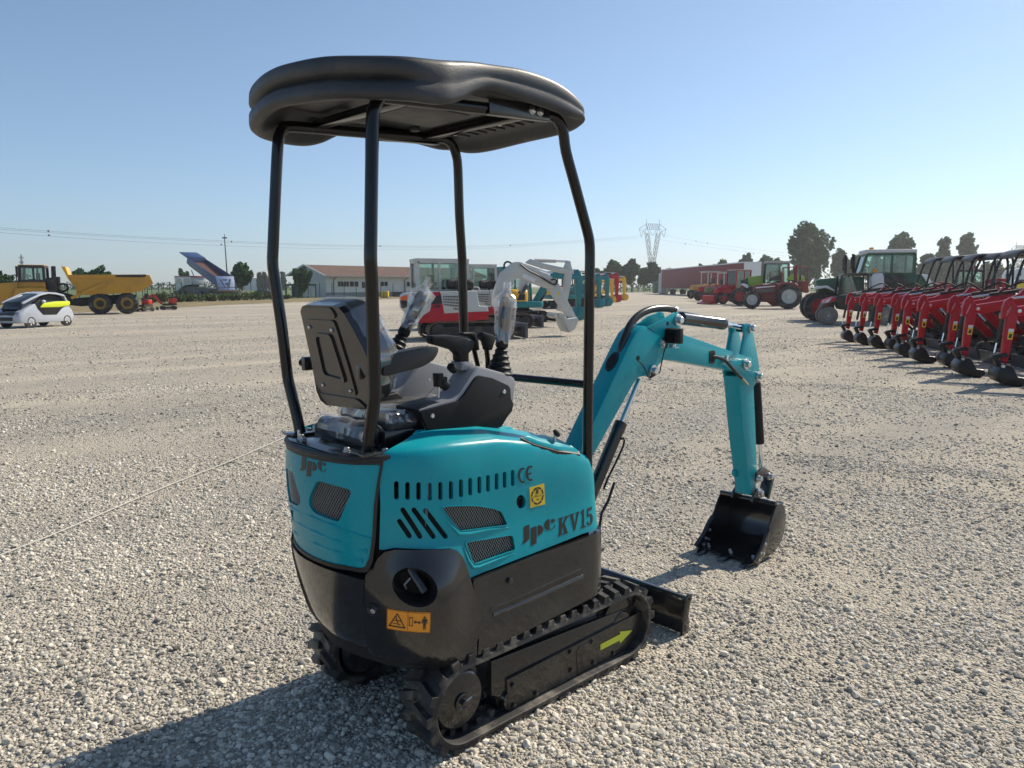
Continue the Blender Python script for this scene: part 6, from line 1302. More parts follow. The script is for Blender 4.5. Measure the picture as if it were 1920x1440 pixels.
def crate(name, label, cat, p0, p1, py, ztop, dpt, mt):
    a, c = G(p0, py), G(p1, py); hh = atan2((c-a).y, (c-a).x); e = empty(name, a, hh, label, cat); w_ = (c-a).length; zt = 1.65+(536-ztop)*depth(a)/FPX
    part('box', mt, e, lambda b: b.box((w_/2, dpt/2, (zt+.12)/2), (w_, dpt, zt-.12)), .02); part('door_post', GUN, e, lambda b: [b.box((w_*k, -.02, (zt+.12)/2), (.08, .05, zt-.2)) for k in (.02, .5, .98)]); part('skid', GRIM, e, lambda b: b.box((w_/2, dpt/2, .06), (w_*.9, dpt*.9, .12)))
crate('grey_container', 'pale grey container end beside the red trailer', 'container', 1241, 1253, 551, 512, 4, pb('pale_container', (.40, .41, .43), .55))
crate('green_container', 'small green container at the foot of the trees left of the grey one', 'container', 1227, 1241, 549.5, 529, 2.5, pb('green_container_paint', (.025, .11, .075), .55))
crate('yellow_skip', 'small yellow box bin in front of the white building', 'bin', 713, 727, 558.5, 546, 1.2, pb('bin_yellow', (.62, .42, .02), .5))
crate('dark_skip', 'long dark skip beside the yellow bin at the white building', 'skip', 735, 772, 556.5, 547, 1.8, GRIM)
F = Fr(686, 612, 46); r = F.root('marker_post', 'thin red marker post standing in the gravel beyond the seat', 'post'); zt = F.t(686, 580)[1]; part('shaft', REDP, r, lambda b: b.cyl((0, 0, 0), (0, 0, zt), .045, 10)); part('base', GRIM, r, lambda b: b.cyl((0, 0, 0), (0, 0, .05), .16, 14))
# ------------------------------------------------------------------ white building with tiled roof
a, c = G(612, 557.5), G(905, 553.5); h = atan2((c-a).y, (c-a).x); e = empty('white_building', a, h, 'low white building with terracotta corrugated roof behind the yard', 'building'); L = (c-a).length; D = depth(a)
zof = lambda py, dd=D: 1.65+(536-py)*dd/FPX
WAL = pb('white_render', (.60, .60, .60), .85, var=.04, vscale=.5); ROOFT = pb('terracotta_sheet', (.27, .17, .125), .75, var=.2, vscale=2, dirt=(.2, .14, .1), dscale=.6, damt=.3)
ze, zr = zof(513.5), zof(496); wd = 8.0
part('wall', WAL, e, lambda b: b.prism([(0, 0), (wd, 0), (wd, ze), (wd/2, zr-.25), (0, ze)], 0, 0, L))
def rf(b):
    n = int(L/.35); P0 = []; P1 = []; P2 = []
    for k in range(n*2+1):
        x = -.9+(L+1.8)*k/(n*2); dz = .045 if k % 2 else -.045; P0.append((x, -1.0, ze-.28+dz)); P1.append((x, wd/2, zr+dz)); P2.append((x, wd+1.0, ze-.28+dz))
    b.loft([P0, P1, P2], closed=False, caps=False)
roof = part('roof', ROOFT, e, rf, 0, 10); part('gutter', pb('grey_gutter', (.22, .23, .25), .5), e, lambda b: b.box((L/2, -1.02, ze-.34), (L+1.8, .14, .14)))
part('gable_trim', WHP, e, lambda b: (b.bar((-.92, -1.05, ze-.34), (-.92, wd/2, zr), .08, .25), b.bar((-.92, wd+1.05, ze-.34), (-.92, wd/2, zr), .08, .25)))
part('eave_underside', pb('eave_grey', (.3, .3, .3), .8), e, lambda b: b.box((L/2, -.5, ze-.42), (L+1.7, .95, .05)))
def xpx(px):
    d = ray(px, 535); n = V((-sin(h), cos(h), 0)); q = CAM+d*((a-CAM).dot(n)/d.dot(n)); return (q-a).dot(V((cos(h), sin(h), 0)))
for p0, p1, y0, y1 in ((633, 644, 527, 538), (644.5, 654, 527, 538), (655, 672, 527, 538), (678, 686, 527.5, 541), (713, 727, 527, 537), (762, 775, 527, 538), (777, 783, 527, 538), (800, 820, 527, 538), (840, 860, 527, 538)):
    w_ = part('window', WHP, e, lambda b: b.box(((xpx(p0)+xpx(p1))/2, -.02, (zof(y0)+zof(y1))/2), (xpx(p1)-xpx(p0), .08, zof(y0)-zof(y1)))); part('pane', DGLASS, w_, lambda b: [b.box((xpx(p0)+(xpx(p1)-xpx(p0))*(k+.5)/2, -.062, (zof(y0)+zof(y1))/2), ((xpx(p1)-xpx(p0))*.44, .02, (zof(y0)-zof(y1))*.88)) for k in (0, 1)])
for px in (625, 758, 830): part('downpipe', GUN, e, lambda b: b.tube([(xpx(px), -.9, ze-.4), (xpx(px), -.12, ze-.9), (xpx(px), -.12, 0)], .07, 8))
part('plinth', pb('grey_plinth', (.20, .21, .23), .8), e, lambda b: b.box((L/2, -.03, .35), (L+.05, .1, .7)))
# ------------------------------------------------------------------ verge, fields, fence, shrubs, trees, pylons
def sheet(name, pts, z, mt, kind='structure'):
    b = MB(); P = [G(px, py) for px, py in pts]; b.add([(p.x, p.y, z) for p in P], [tuple(range(len(P)))]); o = b.build(name, mt, None); tag(o, kind=kind); return o
EDGE = [(-160, 592), (0, 588), (150, 586), (300, 579), (430, 571.5), (560, 566.5), (700, 562), (850, 557), (960, 553), (1130, 549), (1245, 548), (1500, 547.2), (2080, 546.6)]
FAR = [(2080, 538.7), (1200, 538.7), (500, 538.7), (-160, 538.7)]
FIELD = pb('field_green', (.075, .12, .03), .9, var=.35, vscale=.05, dirt=(.20, .17, .08), dscale=.02, damt=.5); DRYG = pb('dry_grass', (.20, .155, .07), .95, var=.3, vscale=.6, dirt=(.09, .11, .035), dscale=.25, damt=.6, bump=.8, bscale=6)
sheet('field', EDGE+FAR, .004, FIELD)
FENCE = [(-160, 572), (0, 570), (150, 568), (320, 565), (450, 562), (600, 558.5), (760, 556), (960, 551.5)]
sheet('grass_verge', [p for p in EDGE if p[0] <= 960]+FENCE[::-1], .008, DRYG)
random.seed(5)
def leafmat(name, c, tr=.3):
    m = bpy.data.materials.new(name); m.use_nodes = True; n = m.node_tree.nodes; l = m.node_tree.links; b = n['Principled BSDF']; b.inputs['Roughness'].default_value = .6; b.inputs['Specular IOR Level'].default_value = .3
    g = n.new('ShaderNodeNewGeometry'); r = n.new('ShaderNodeValToRGB'); l.new(g.outputs['Random Per Island'], r.inputs[0]); e = r.color_ramp.elements
    e[0].color = (c[0]*.55, c[1]*.6, c[2]*.6, 1); e[1].color = (c[0]*1.5, c[1]*1.4, c[2]*1.3, 1); l.new(r.outputs[0], b.inputs['Base Color'])
    t = n.new('ShaderNodeBsdfTranslucent'); l.new(r.outputs[0], t.inputs[0]); mx = n.new('ShaderNodeMixShader'); mx.inputs[0].default_value = tr; o = n['Material Output']; l.new(b.outputs[0], mx.inputs[1]); l.new(t.outputs[0], mx.inputs[2]); l.new(mx.outputs[0], o.inputs[0]); return m
LEAF = [leafmat('leaf_dark', (.026, .078, .022)), leafmat('leaf_mid', (.036, .098, .028)), leafmat('leaf_grey', (.042, .102, .040)), leafmat('leaf_hedge', (.065, .10, .03))]
BARK = pb('bark', (.09, .07, .05), .9, var=.3)
def leafquads(b, c, rad, n, sz):
    for _ in range(n):
        while True:
            q = V((random.uniform(-1, 1), random.uniform(-1, 1), random.uniform(-1, 1)))
            if q.length < 1: break
        p = c+V((q.x*rad[0], q.y*rad[1], q.z*rad[2])); d = V((random.gauss(0, 1), random.gauss(0, 1), random.gauss(0, .8))).normalized(); u = d.orthogonal().normalized(); v = d.cross(u); s = sz*random.uniform(.6, 1.3)
        b.add([p+u*s, p+v*s*.6, p-u*s, p-v*s*.6], [(0, 1, 2, 3)])
def tree(label, px, py, top, wpx, kind='round', leaf=0, n=2600, group='trees around the yard', cat='tree', name='tree', dens=1.0):
    o = G(px, py); D = depth(o); H = 1.65+(536-top)*D/FPX; Wd = wpx*D/FPX; e = empty(name, o, random.uniform(0, 6), label, cat, group)
    tr = MB(); cr = MB(); sz = max(.10, D*.0028 if kind != 'poplar' else D*.003)
    if kind == 'vase':
        for k in range(13):
            a = 2*pi*k/13+random.uniform(-.2, .2); lean = random.uniform(.2, 1.0)*Wd/2; hh = H*random.uniform(.72, 1.0)*(1-.25*(lean/(Wd/2))**2)
            p = [V((0, 0, H*.12)), V((cos(a)*lean*.45, sin(a)*lean*.45, hh*.55)), V((cos(a)*lean, sin(a)*lean, hh))]; tr.tube(catmull(p, 3), [.10, .09, .08, .07, .06, .04, .03][:7], 6)
            for j in range(6): t = .35+.65*j/5; c = p[0].lerp(p[1], min(1, t*1.6)) if t < .6 else p[1].lerp(p[2], (t-.6)/.4); leafquads(cr, c, (Wd*.08, Wd*.08, H*.09), int(n/90), sz)
        tr.cyl((0, 0, 0), (0, 0, H*.2), Wd*.03, 8)
    elif kind == 'poplar':
        tr.cyl((0, 0, 0), (0, 0, H*.9), Wd*.05, 6)
        for k in range(9): z = H*(.12+.86*k/8); rr = Wd/2*(.6+.5*sin(pi*min(1, .15+k/8*.85)))*random.uniform(.8, 1.05); leafquads(cr, V((random.uniform(-.1, .1)*Wd, 0, z)), (rr, rr, H*.10), int(n/9), sz)
    else:
        th = H*(.30 if kind == 'round' else .12); tr.tube([V((0, 0, 0)), V((Wd*.01, 0, th)), V((-Wd*.02, Wd*.01, H*.62))], [Wd*.035, Wd*.028, Wd*.012], 8)
        nb = 22 if kind == 'round' else 48
        for k in range(nb):
            a = random.uniform(0, 2*pi); t = (k+.5)/nb; zc = th+(H-th)*(.12+.76*t); rmax = Wd/2*(sin(pi*min(1, .22+.72*t))**.7); rr = rmax*random.uniform(.1, .74)
            c = V((cos(a)*rr, sin(a)*rr, zc)); cl = Wd*(random.uniform(.11, .2) if kind == 'round' else random.uniform(.07, .15)); tr.tube([V((0, 0, max(th*.7, zc-H*.22))), c], [Wd*.012, Wd*.005], 5)
            leafquads(cr, c, (cl, cl, cl*(random.uniform(.7, 1.0)*min(1.3, H/Wd) if kind == 'round' else random.uniform(1.1, 1.9))), int(n/nb*dens*.55), sz)
            for j in range(4): leafquads(cr, c+V((random.uniform(-cl, cl), random.uniform(-cl, cl), random.uniform(-cl*.4, cl*1.1))), (cl*.4, cl*.4, cl*.55), int(n/nb/9), sz)
    tr.build('trunk', BARK, e); me = cr.build('crown', LEAF[leaf], e, rec=False); return e
# left side
tree('spiky young tree behind the cab of the yellow dump truck', 12, 566, 511, 36, 'vase', 1, 1500)
tree('spreading spiky tree above the bed of the yellow dump truck', 182, 563, 497, 72, 'vase', 1, 2600)
tree('thin tree behind the cab of the blue tipper truck', 346, 555, 505, 34, 'vase', 1, 1300)
tree('bushy tree right of the raised blue tipper bed', 455, 557, 497, 46, 'round', 1, 2200)
tree('spiky tree above the green notice shelter', 566, 559, 502, 46, 'vase', 1, 2400)
for px, tp, w_ in ((487, 515, 7), (497, 514, 7), (508, 516, 7), (532, 514, 9), (586, 517, 7), (593, 517, 8), (604, 520, 8), (613, 519, 8)):
    tree('slim distant poplar on the skyline beyond the fence', px, 544.5, tp, w_, 'poplar', 2, 500, 'distant poplars on the skyline', 'poplar', 'poplar_tree')
# right side
R_T = [(1118, 548, 505, 26, 0), (1150, 547.5, 492, 46, 0), (1184, 547.5, 490, 40, 0), (1206, 547, 503, 26, 1), (1224, 547, 494, 34, 0), (1256, 546.5, 505, 26, 1), (1312, 546.5, 500, 34, 0), (1352, 546.5, 492, 34, 1), (1400, 546.5, 478, 34, 1), (1432, 546.5, 481, 36, 2), (1455, 547, 484, 30, 1), (1572, 547, 474, 46, 0), (1604, 547, 478, 40, 1), (1640, 547, 482, 44, 0)]
R_L = ['low dark tree at the left end of the right-hand row, by the canopy post', 'wide dark tree left of the lattice pylon', 'dark tree directly left of the lattice pylon base', 'small tree in front of the lattice pylon foot', 'round dark tree just right of the lattice pylon foot', 'low tree behind the end of the red trailer', 'small tree behind the middle of the red trailer', 'rounded tree behind the right half of the red trailer', 'tall thin tree behind the light green tractor front', 'greyish tree behind the light green tractor cab', 'tree between tractor cab and the biggest tree', 'dark tree right of the biggest tree, above the green hood', 'tree behind the exhaust stacks of the green tractor', 'dark tree behind the cab of the large green tractor']
for (px, py, tp, w_, lf), lb in zip(R_T, R_L): tree(lb, px, py, tp, w_, 'round', lf, 2200)
tree('biggest tree, tall and broad, behind the tractors', 1512, 549, 421, 92, 'full', 2, 9000)
tree('grey-green tall tree behind the white cab roof of the large tractor', 1686, 547.5, 436, 74, 'full', 2, 5200)
tree('tall loose tree above the small diggers, left of the far right pylon', 1766, 547, 440, 40, 'full', 2, 3000); tree('tall slim tree standing close beside the loose one', 1806, 547, 434, 48, 'full', 2, 3200)
tree('dark low tree beneath the far right pylon, behind the canopies', 1862, 548, 495, 60, 'round', 0, 2600)
tree('dark tree mass behind the roofs of the middle canopies', 1740, 548, 476, 60, 'full', 0, 3200)
tree('low dark tree behind the telehandler cab', 1800, 548, 484, 60, 'full', 0, 2600)
# far tree line and warehouse on the left horizon
b = MB()
for k in range(150):
    px = -60+k*4.7; o = G(px, 543.5+random.uniform(-.4, .4)); D = depth(o); leafquads(b, o+V((0, 0, 1.1)), (2.2, 2.2, random.uniform(1.4, 3.0)), 22, .55)
for k in range(120):
    px = 1100+k*8; o = G(px, 545); tall = random.uniform(4.5, 7.5) if 1540 < px < 1930 else random.uniform(1.6, 3.2); leafquads(b, o+V((0, 0, tall*.45)), (2.6, 2.6, tall), 26 if tall < 4 else 60, .5)
far = b.build('distant_woods', LEAF[0], None, rec=False); tag(far, 'dark far-off tree line along the flat horizon', 'woods', kind='stuff')
a, c = G(459, 544), G(503, 544); h = atan2((c-a).y, (c-a).x); e = empty('far_warehouse', a, h, 'long white warehouse on the horizon behind the fence', 'warehouse'); L = (c-a).length; zt = 1.65+(536-521.5)*depth(a)/FPX
part('wall', WHP, e, lambda b: b.box((L/2, 10, zt/2), (L, 20, zt))); part('roof', pb('pale_roof', (.5, .5, .52), .6), e, lambda b: b.prism([(-.5, zt), (20.5, zt), (10, zt+1.2)], 0, -.4, L+.4))
# fence along the verge: posts and wires
fence = empty('wire_fence', G(320, 565), 0, 'green wire mesh fence on thin posts along the dry grass verge', 'fence'); fo = fence.location
pts = []
for (x0, y0), (x1, y1) in zip(FENCE, FENCE[1:]):
    n = max(1, int((x1-x0)/21))
    for k in range(n): t = k/n; pts.append(G(x0+(x1-x0)*t, y0+(y1-y0)*t))
FGR = pb('fence_green', (.015, .055, .04), .5)
for p in pts[:44]: part('fence_post', FGR, fence, lambda b: b.cyl(p-fo, p-fo+V((0, 0, 2.05)), .045, 6))
def wires(b):
    for z in (.25, .65, 1.05, 1.45, 1.9): b.tube([p-fo+V((0, 0, z)) for p in pts[:44]], .007, 3)
part('wire_mesh', FGR, fence, wires)
fence2 = empty('wire_fence', G(1185, 547), 0, 'far wire fence at the foot of the trees left of the trailer', 'fence'); fo2 = fence2.location
pp = [G(1120+k*11, 549-.12*k) for k in range(12)]
for p in pp: part('fence_post', FGR, fence2, lambda b: b.cyl(p-fo2, p-fo2+V((0, 0, 2.2)), .06, 6))
part('wire_mesh', FGR, fence2, lambda b: [b.tube([p-fo2+V((0, 0, z)) for p in pp], .012, 3) for z in (.4, 1.2, 2.0)])
# shrubs before the fence
for i, (px, w_, tp) in enumerate(((296, 36, 549), (330, 40, 551), (366, 44, 550), (402, 44, 549), (436, 46, 547), (470, 46, 546), (502, 40, 548), (530, 30, 552))):
    o = G(px, 567.5-i*.9); D = depth(o); H = 1.65+(536-tp)*D/FPX; Wd = w_*D/FPX; e = empty('shrub', o, 0, ('leftmost low shrub by the orange-red digger', 'low shrub under the white cab of the tipper truck', 'shrub in front of the tipper truck wheels', 'shrub below the raised blue bed', 'shrub under the pale blue tailgate', 'rounded shrub just right of the tailgate', 'shrub hiding the parked dark car', 'rightmost low shrub near the canopy post')[i], 'shrub', 'shrubs along the fence')
    b = MB()
    for k in range(5): leafquads(b, V((random.uniform(-.4, .4)*Wd, random.uniform(-.3, .3), H*random.uniform(.35, .6))), (Wd*.28, .6, H*.45), 130, .13)
    b.build('foliage', LEAF[3], e, rec=False); part('stem', BARK, e, lambda q: [q.cyl((x*Wd, 0, 0), (x*Wd*1.3, 0, H*.5), .03, 5) for x in (-.2, 0, .2)])
# parked dark car beyond the fence, shelter, lamp post
F = Fr(500, 555, 152); r = F.root('dark_car', 'dark car half hidden behind the shrubs beyond the fence', 'car'); slab('car_body', GUN, r, F.poly(((470, 549), (480, 546), (508, 546.5), (516, 550), (516, 554), (470, 554)), .8), -.8, .8, .05); slab('cabin', DGLASS, r, F.poly(((477, 546), (484, 543.5), (500, 543.8), (508, 546.5)), .7), -.7, .7, .05)
for px in (478, 508):
    x = F.t(px, 553, .8)[0]
    for s in (1, -1): wheel(r, x, s*.7, .33, .22, s, GUN, .6)
F = Fr(545, 558.5, -43); r = F.root('notice_shelter', 'dark green shelter with white notice boards by the fence gate', 'shelter'); zs = lambda py: F.t(560, py)[1]; X = lambda px: F.t(px, 550)[0]
for px in (537, 548, 558, 567, 577, 592): part('shelter_post', FGR, r, lambda b: b.box((X(px), 0, zs(533)/2), (.14, .14, zs(533))))
part('shelter_roof', FGR, r, lambda b: b.box(((X(535)+X(594))/2, .5, zs(534)), (X(594)-X(535), 1.6, .25)), .02)
for p0, p1 in ((569, 580), (584, 591)): part('notice_board', WHP, r, lambda b: b.box(((X(p0)+X(p1))/2, -.10, (zs(541)+zs(556))/2), (X(p1)-X(p0), .06, zs(541)-zs(556))))
part('shelter_panel', FGR, r, lambda b: b.box(((X(548)+X(567))/2, .08, (zs(536)+zs(557))/2), (X(567)-X(548), .05, zs(536)-zs(557))))
o = G(429, 560); e = empty('lamp_post', o, 0, 'tall thin lamp post behind the tailgate of the blue tipper', 'lamp post'); zt = 1.65+(536-449)*depth(o)/FPX
part('mast', GUN, e, lambda b: b.tube([V((0, 0, 0)), V((-.15, .1, zt))], [.11, .06], 8)); part('lamp_head', GUN, e, lambda b: (b.box((-.15, .1, zt+.1), (.45, .45, .16)), b.cyl((-.15, .1, zt), (-.15, .1, zt+.6), .04, 6)))
# ------------------------------------------------------------------ pylons and power lines
PYM = pb('pylon_steel', (.022, .024, .026), .8, spec=.1)
def pylon(px, D, top, wtop, label, kind='Y'):
    q = CAM+ray(px, 536)*D; o = V((q.x, q.y, 0)); D = depth(o); k = D/FPX; H = 1.65+(536-top)*k; W_ = wtop*k; e = empty('pylon', o, HEAD-pi/2+.25, label, 'pylon'); t = max(.10, D*.00042); b = MB()
    seg = lambda p, q_: b.bar(p, q_, t, t, (.3, .9, .2))
    if kind == 'Y':
        wb, ww, hw, ha = W_*.17, W_*.10, H*.38, H*.80
        c4 = lambda w_, z: [V((i*w_, j*w_, z)) for i, j in ((-1, -1), (1, -1), (1, 1), (-1, 1))]
        lv = [c4(wb+(ww-wb)*s, hw*s) for s in (0, .3, .55, .8, 1)]
        for A, B_ in zip(lv, lv[1:]):
            for i in range(4): seg(A[i], B_[i]); seg(A[i], B_[(i+1) % 4]); seg(B_[i], B_[(i+1) % 4])
        for sg in (-1, 1):
            n = 5; pr_ = None
            for j in range(n+1):
                s = j/n; z = hw+(ha-hw)*s; xi = sg*W_*(.02+.13*s); xo = sg*W_*(.10+.17*s*1.0); cur = [V((xi, -ww*.6, z)), V((xo, -ww*.6, z)), V((xo, ww*.6, z)), V((xi, ww*.6, z))]
                if pr_:
                    for i in range(4): seg(pr_[i], cur[i]); seg(pr_[i], cur[(i+1) % 4])
                pr_ = cur
            seg(V((sg*W_*.27, 0, ha)), V((sg*W_*.24, 0, H*.93))); seg(V((sg*W_*.15, 0, ha)), V((sg*W_*.24, 0, H*.93))); seg(V((sg*W_*.24, 0, H*.93)), V((sg*W_*.24, 0, H)))
            seg(V((sg*W_*.27, 0, ha)), V((sg*W_*.5, 0, H*.86))); seg(V((sg*W_*.24, 0, H*.93)), V((sg*W_*.5, 0, H*.86)))
            seg(V((sg*W_*.5, 0, H*.86)), V((sg*W_*.42, 0, H*.74))); seg(V((sg*W_*.30, 0, H*.86)), V((sg*W_*.42, 0, H*.74))); seg(V((sg*W_*.13, 0, H*.84)), V((0, 0, H*.76)))
        seg(V((-W_*.24, 0, H*.93)), V((W_*.24, 0, H*.93))); seg(V((-W_*.27, 0, ha+H*.05)), V((W_*.27, 0, ha+H*.05)))
        for j in range(6): x0 = -W_*.24+W_*.08*j; seg(V((x0, 0, H*.93)), V((x0+W_*.04, 0, ha+H*.05))); seg(V((x0+W_*.04, 0, ha+H*.05)), V((x0+W_*.08, 0, H*.93)))
    else:
        lv = [[V((i*W_*f, j*W_*f, H*z)) for i, j in ((-1, -1), (1, -1), (1, 1), (-1, 1))] for f, z in ((.32, 0), (.22, .35), (.16, .6), (.13, .8), (.08, .92), (.01, 1))]
        for A, B_ in zip(lv, lv[1:]):
            for i in range(4): seg(A[i], B_[i]); seg(A[i], B_[(i+1) % 4]); seg(B_[i], B_[(i+1) % 4])
        for z in (.6, .74, .88): seg(V((-W_*.5, 0, H*z)), V((W_*.5, 0, H*z))); seg(V((-W_*.5, 0, H*z)), V((0, 0, H*(z+.06)))); seg(V((W_*.5, 0, H*z)), V((0, 0, H*(z+.06))))
    b.build('lattice', PYM, e); return e
pylon(1221.5, 620, 413, 54, 'large Y-shaped lattice pylon rising behind the trees left of the trailer')
pylon(1907, 640, 455, 40, 'lattice pylon at the far right edge above the small diggers')
pylon(44, 900, 477, 9, 'tiny far pylon above the cab of the yellow dump truck', 'T')
def cable(label, p, r, marks=()):
    pts = [CAM+ray(px, py)*(D/ray(px, py).dot(FW)) for px, py, D in p]; pts = catmull(pts, 10); e = empty('power_line', pts[0], 0, label, 'power line', 'power lines'); b = MB(); b.tube([q-pts[0] for q in pts], r, 4); b.build('cable', PYM, e)
    for px, py, D in marks: c = CAM+ray(px, py)*D-pts[0]; part('marker_ball', GUN, e, lambda b_: b_.lathe([(.02, -1), (.7, -.6), (1.0, 0), (.7, .6), (.02, 1)] if False else [(.01, -.5), (.38, -.3), (.5, 0), (.38, .3), (.01, .5)], c, (0, 0, 1), 8))
cable('upper cable of the line crossing the sky from the left edge', [(-40, 424, 300), (200, 440.5, 350), (430, 452, 400), (640, 459.5, 450), (900, 461, 530), (1100, 450, 590), (1200, 442, 620)], .055, [(91, 433, 322), (434, 453, 402), (713, 461, 470)])
cable('cable running just under the upper one from the left edge', [(-40, 427, 300), (200, 443, 350), (430, 454.5, 400), (640, 461.5, 450), (900, 463, 530), (1100, 452, 590), (1200, 444, 620)], .055)
cable('lower cable of the line crossing the sky from the left edge', [(-40, 433, 310), (200, 450, 360), (430, 461, 410), (640, 466.5, 460), (900, 466, 540), (1100, 454, 600), (1205, 446, 620)], .055, [(92, 441, 330), (415, 458.5, 405), (957, 460, 545)])
cable('upper cable falling from the big pylon to the right', [(1240, 440, 620), (1320, 455, 600), (1400, 466, 590), (1480, 475, 580), (1600, 484, 560), (1720, 486, 550)], .055, [(1305, 452, 604), (1326, 456, 598)])
cable('lower cable falling from the big pylon to the right', [(1236, 449, 620), (1320, 462, 600), (1400, 472, 590), (1480, 480, 580), (1600, 489, 560), (1720, 492, 550)], .055, [(1285, 457, 608), (1413, 476, 588)])
# ------------------------------------------------------------------ white strings pegged on the gravel
STR = pb('white_string', (.50, .48, .43), .8)
def string(label, pts):
    P = [G(px, py)+V((0, 0, .016)) for px, py in pts]; e = empty('marking_string', P[0], 0, label, 'string', 'marking strings on the gravel'); b = MB(); b.tube([p-P[0] for p in catmull(P, 8)], .0045, 6); b.build('cord', STR, e); part('peg', ZINC, e, lambda b_: b_.cyl((0, 0, -.05), (0, 0, .03), .012, 6))
string('long white string on the gravel running from the left edge to the machine', [(-40, 1060), (100, 1006), (300, 920), (430, 868), (545, 818), (700, 752), (830, 698)])
string('white string running from behind the machine to the white bucket', [(900, 665), (960, 644), (1030, 614), (1105, 588)])
string('short white string far left, below the silver car', [(150, 634), (230, 632), (330, 629)])
# ------------------------------------------------------------------ ground: gravel yard
def gravel_mat():
    m = bpy.data.materials.new('gravel_ground'); m.use_nodes = True; n = m.node_tree.nodes; l = m.node_tree.links; b = n['Principled BSDF']; b.inputs['Roughness'].default_value = .9; b.inputs['Specular IOR Level'].default_value = .2
    tc = n.new('ShaderNodeTexCoord')
    def tex(t, sc, **k):
        x = n.new(t); x.inputs['Scale'].default_value = sc
        for a, v in k.items(): x.inputs[a].default_value = v
        l.new(tc.outputs['Object'], x.inputs['Vector']); return x
    def rmp(s, stops):
        r = n.new('ShaderNodeValToRGB'); l.new(s, r.inputs[0]); e = r.color_ramp.elements; e[0].position, e[0].color = stops[0][0], (*stops[0][1], 1); e[1].position, e[1].color = stops[-1][0], (*stops[-1][1], 1)
        for p, c in stops[1:-1]: q = e.new(p); q.color = (*c, 1)
        return r.outputs[0]
    def mx(f, a, c, t='MIX'):
        x = n.new('ShaderNodeMix'); x.data_type = 'RGBA'; x.blend_type = t
        if isinstance(f, float): x.inputs[0].default_value = f
        else: l.new(f, x.inputs[0])
        l.new(a, x.inputs[6]); 
        if isinstance(c, tuple): x.inputs[7].default_value = (*c, 1)
        else: l.new(c, x.inputs[7])
        return x.outputs[2]
    vo = tex('ShaderNodeTexVoronoi', 75.0); vo2 = tex('ShaderNodeTexVoronoi', 24.0)
    sep = n.new('ShaderNodeSeparateColor'); l.new(vo.outputs['Color'], sep.inputs[0])
    sep2 = n.new('ShaderNodeSeparateColor'); l.new(vo2.outputs['Color'], sep2.inputs[0])
    c1 = rmp(sep.outputs[0], [(0, (.22, .205, .18)), (.3, (.34, .315, .27)), (.7, (.46, .42, .35)), (1, (.62, .565, .47))])
    c2 = rmp(sep2.outputs[0], [(0, (.21, .195, .17)), (.5, (.41, .375, .315)), (1, (.60, .545, .455))])
    c = mx(.45, c1, c2)
    big = tex('ShaderNodeTexNoise', .30, Detail=7.0, Roughness=.68); mid = tex('ShaderNodeTexNoise', 2.0, Detail=6.0)
    mp_ = n.new('ShaderNodeMapping'); mp_.inputs['Rotation'].default_value = (0, 0, R(-39)); mp_.inputs['Scale'].default_value = (.035, .55, 1); l.new(tc.outputs['Object'], mp_.inputs[0])
    tr_ = n.new('ShaderNodeTexNoise'); tr_.inputs['Scale'].default_value = 1.0; tr_.inputs['Detail'].default_value = 4; tr_.inputs['Distortion'].default_value = .6; l.new(mp_.outputs[0], tr_.inputs['Vector'])
    c = mx(rmp(big.outputs[0], [(.42, (0, 0, 0)), (.66, (.62, .62, .62))]), c, (.49, .43, .335))
    c = mx(rmp(mid.outputs[0], [(.45, (0, 0, 0)), (.75, (.5, .5, .5))]), c, (.48, .425, .335))
    c = mx(rmp(tr_.outputs[0], [(.50, (0, 0, 0)), (.68, (.8, .8, .8))]), c, (.56, .50, .40))
    c = mx(rmp(tr_.outputs[0], [(.30, (.65, .65, .65)), (.46, (0, 0, 0))]), c, (.30, .285, .26))
    l.new(c, b.inputs['Base Color'])
    bp = n.new('ShaderNodeBump'); bp.inputs['Strength'].default_value = 1.0; bp.inputs['Distance'].default_value = .014; bp.invert = True
    ad = n.new('ShaderNodeMath'); ad.operation = 'ADD'; l.new(vo.outputs['Distance'], ad.inputs[0]); l.new(vo2.outputs['Distance'], ad.inputs[1]); l.new(ad.outputs[0], bp.inputs['Height']); l.new(bp.outputs[0], b.inputs['Normal'])
    return m
b = MB(); b.add([(-150, -250, 0), (1250, -250, 0), (1250, 1250, 0), (-150, 1250, 0)], [(0, 1, 2, 3)])
gr_ = b.build('ground', gravel_mat(), None); tag(gr_, kind='structure')
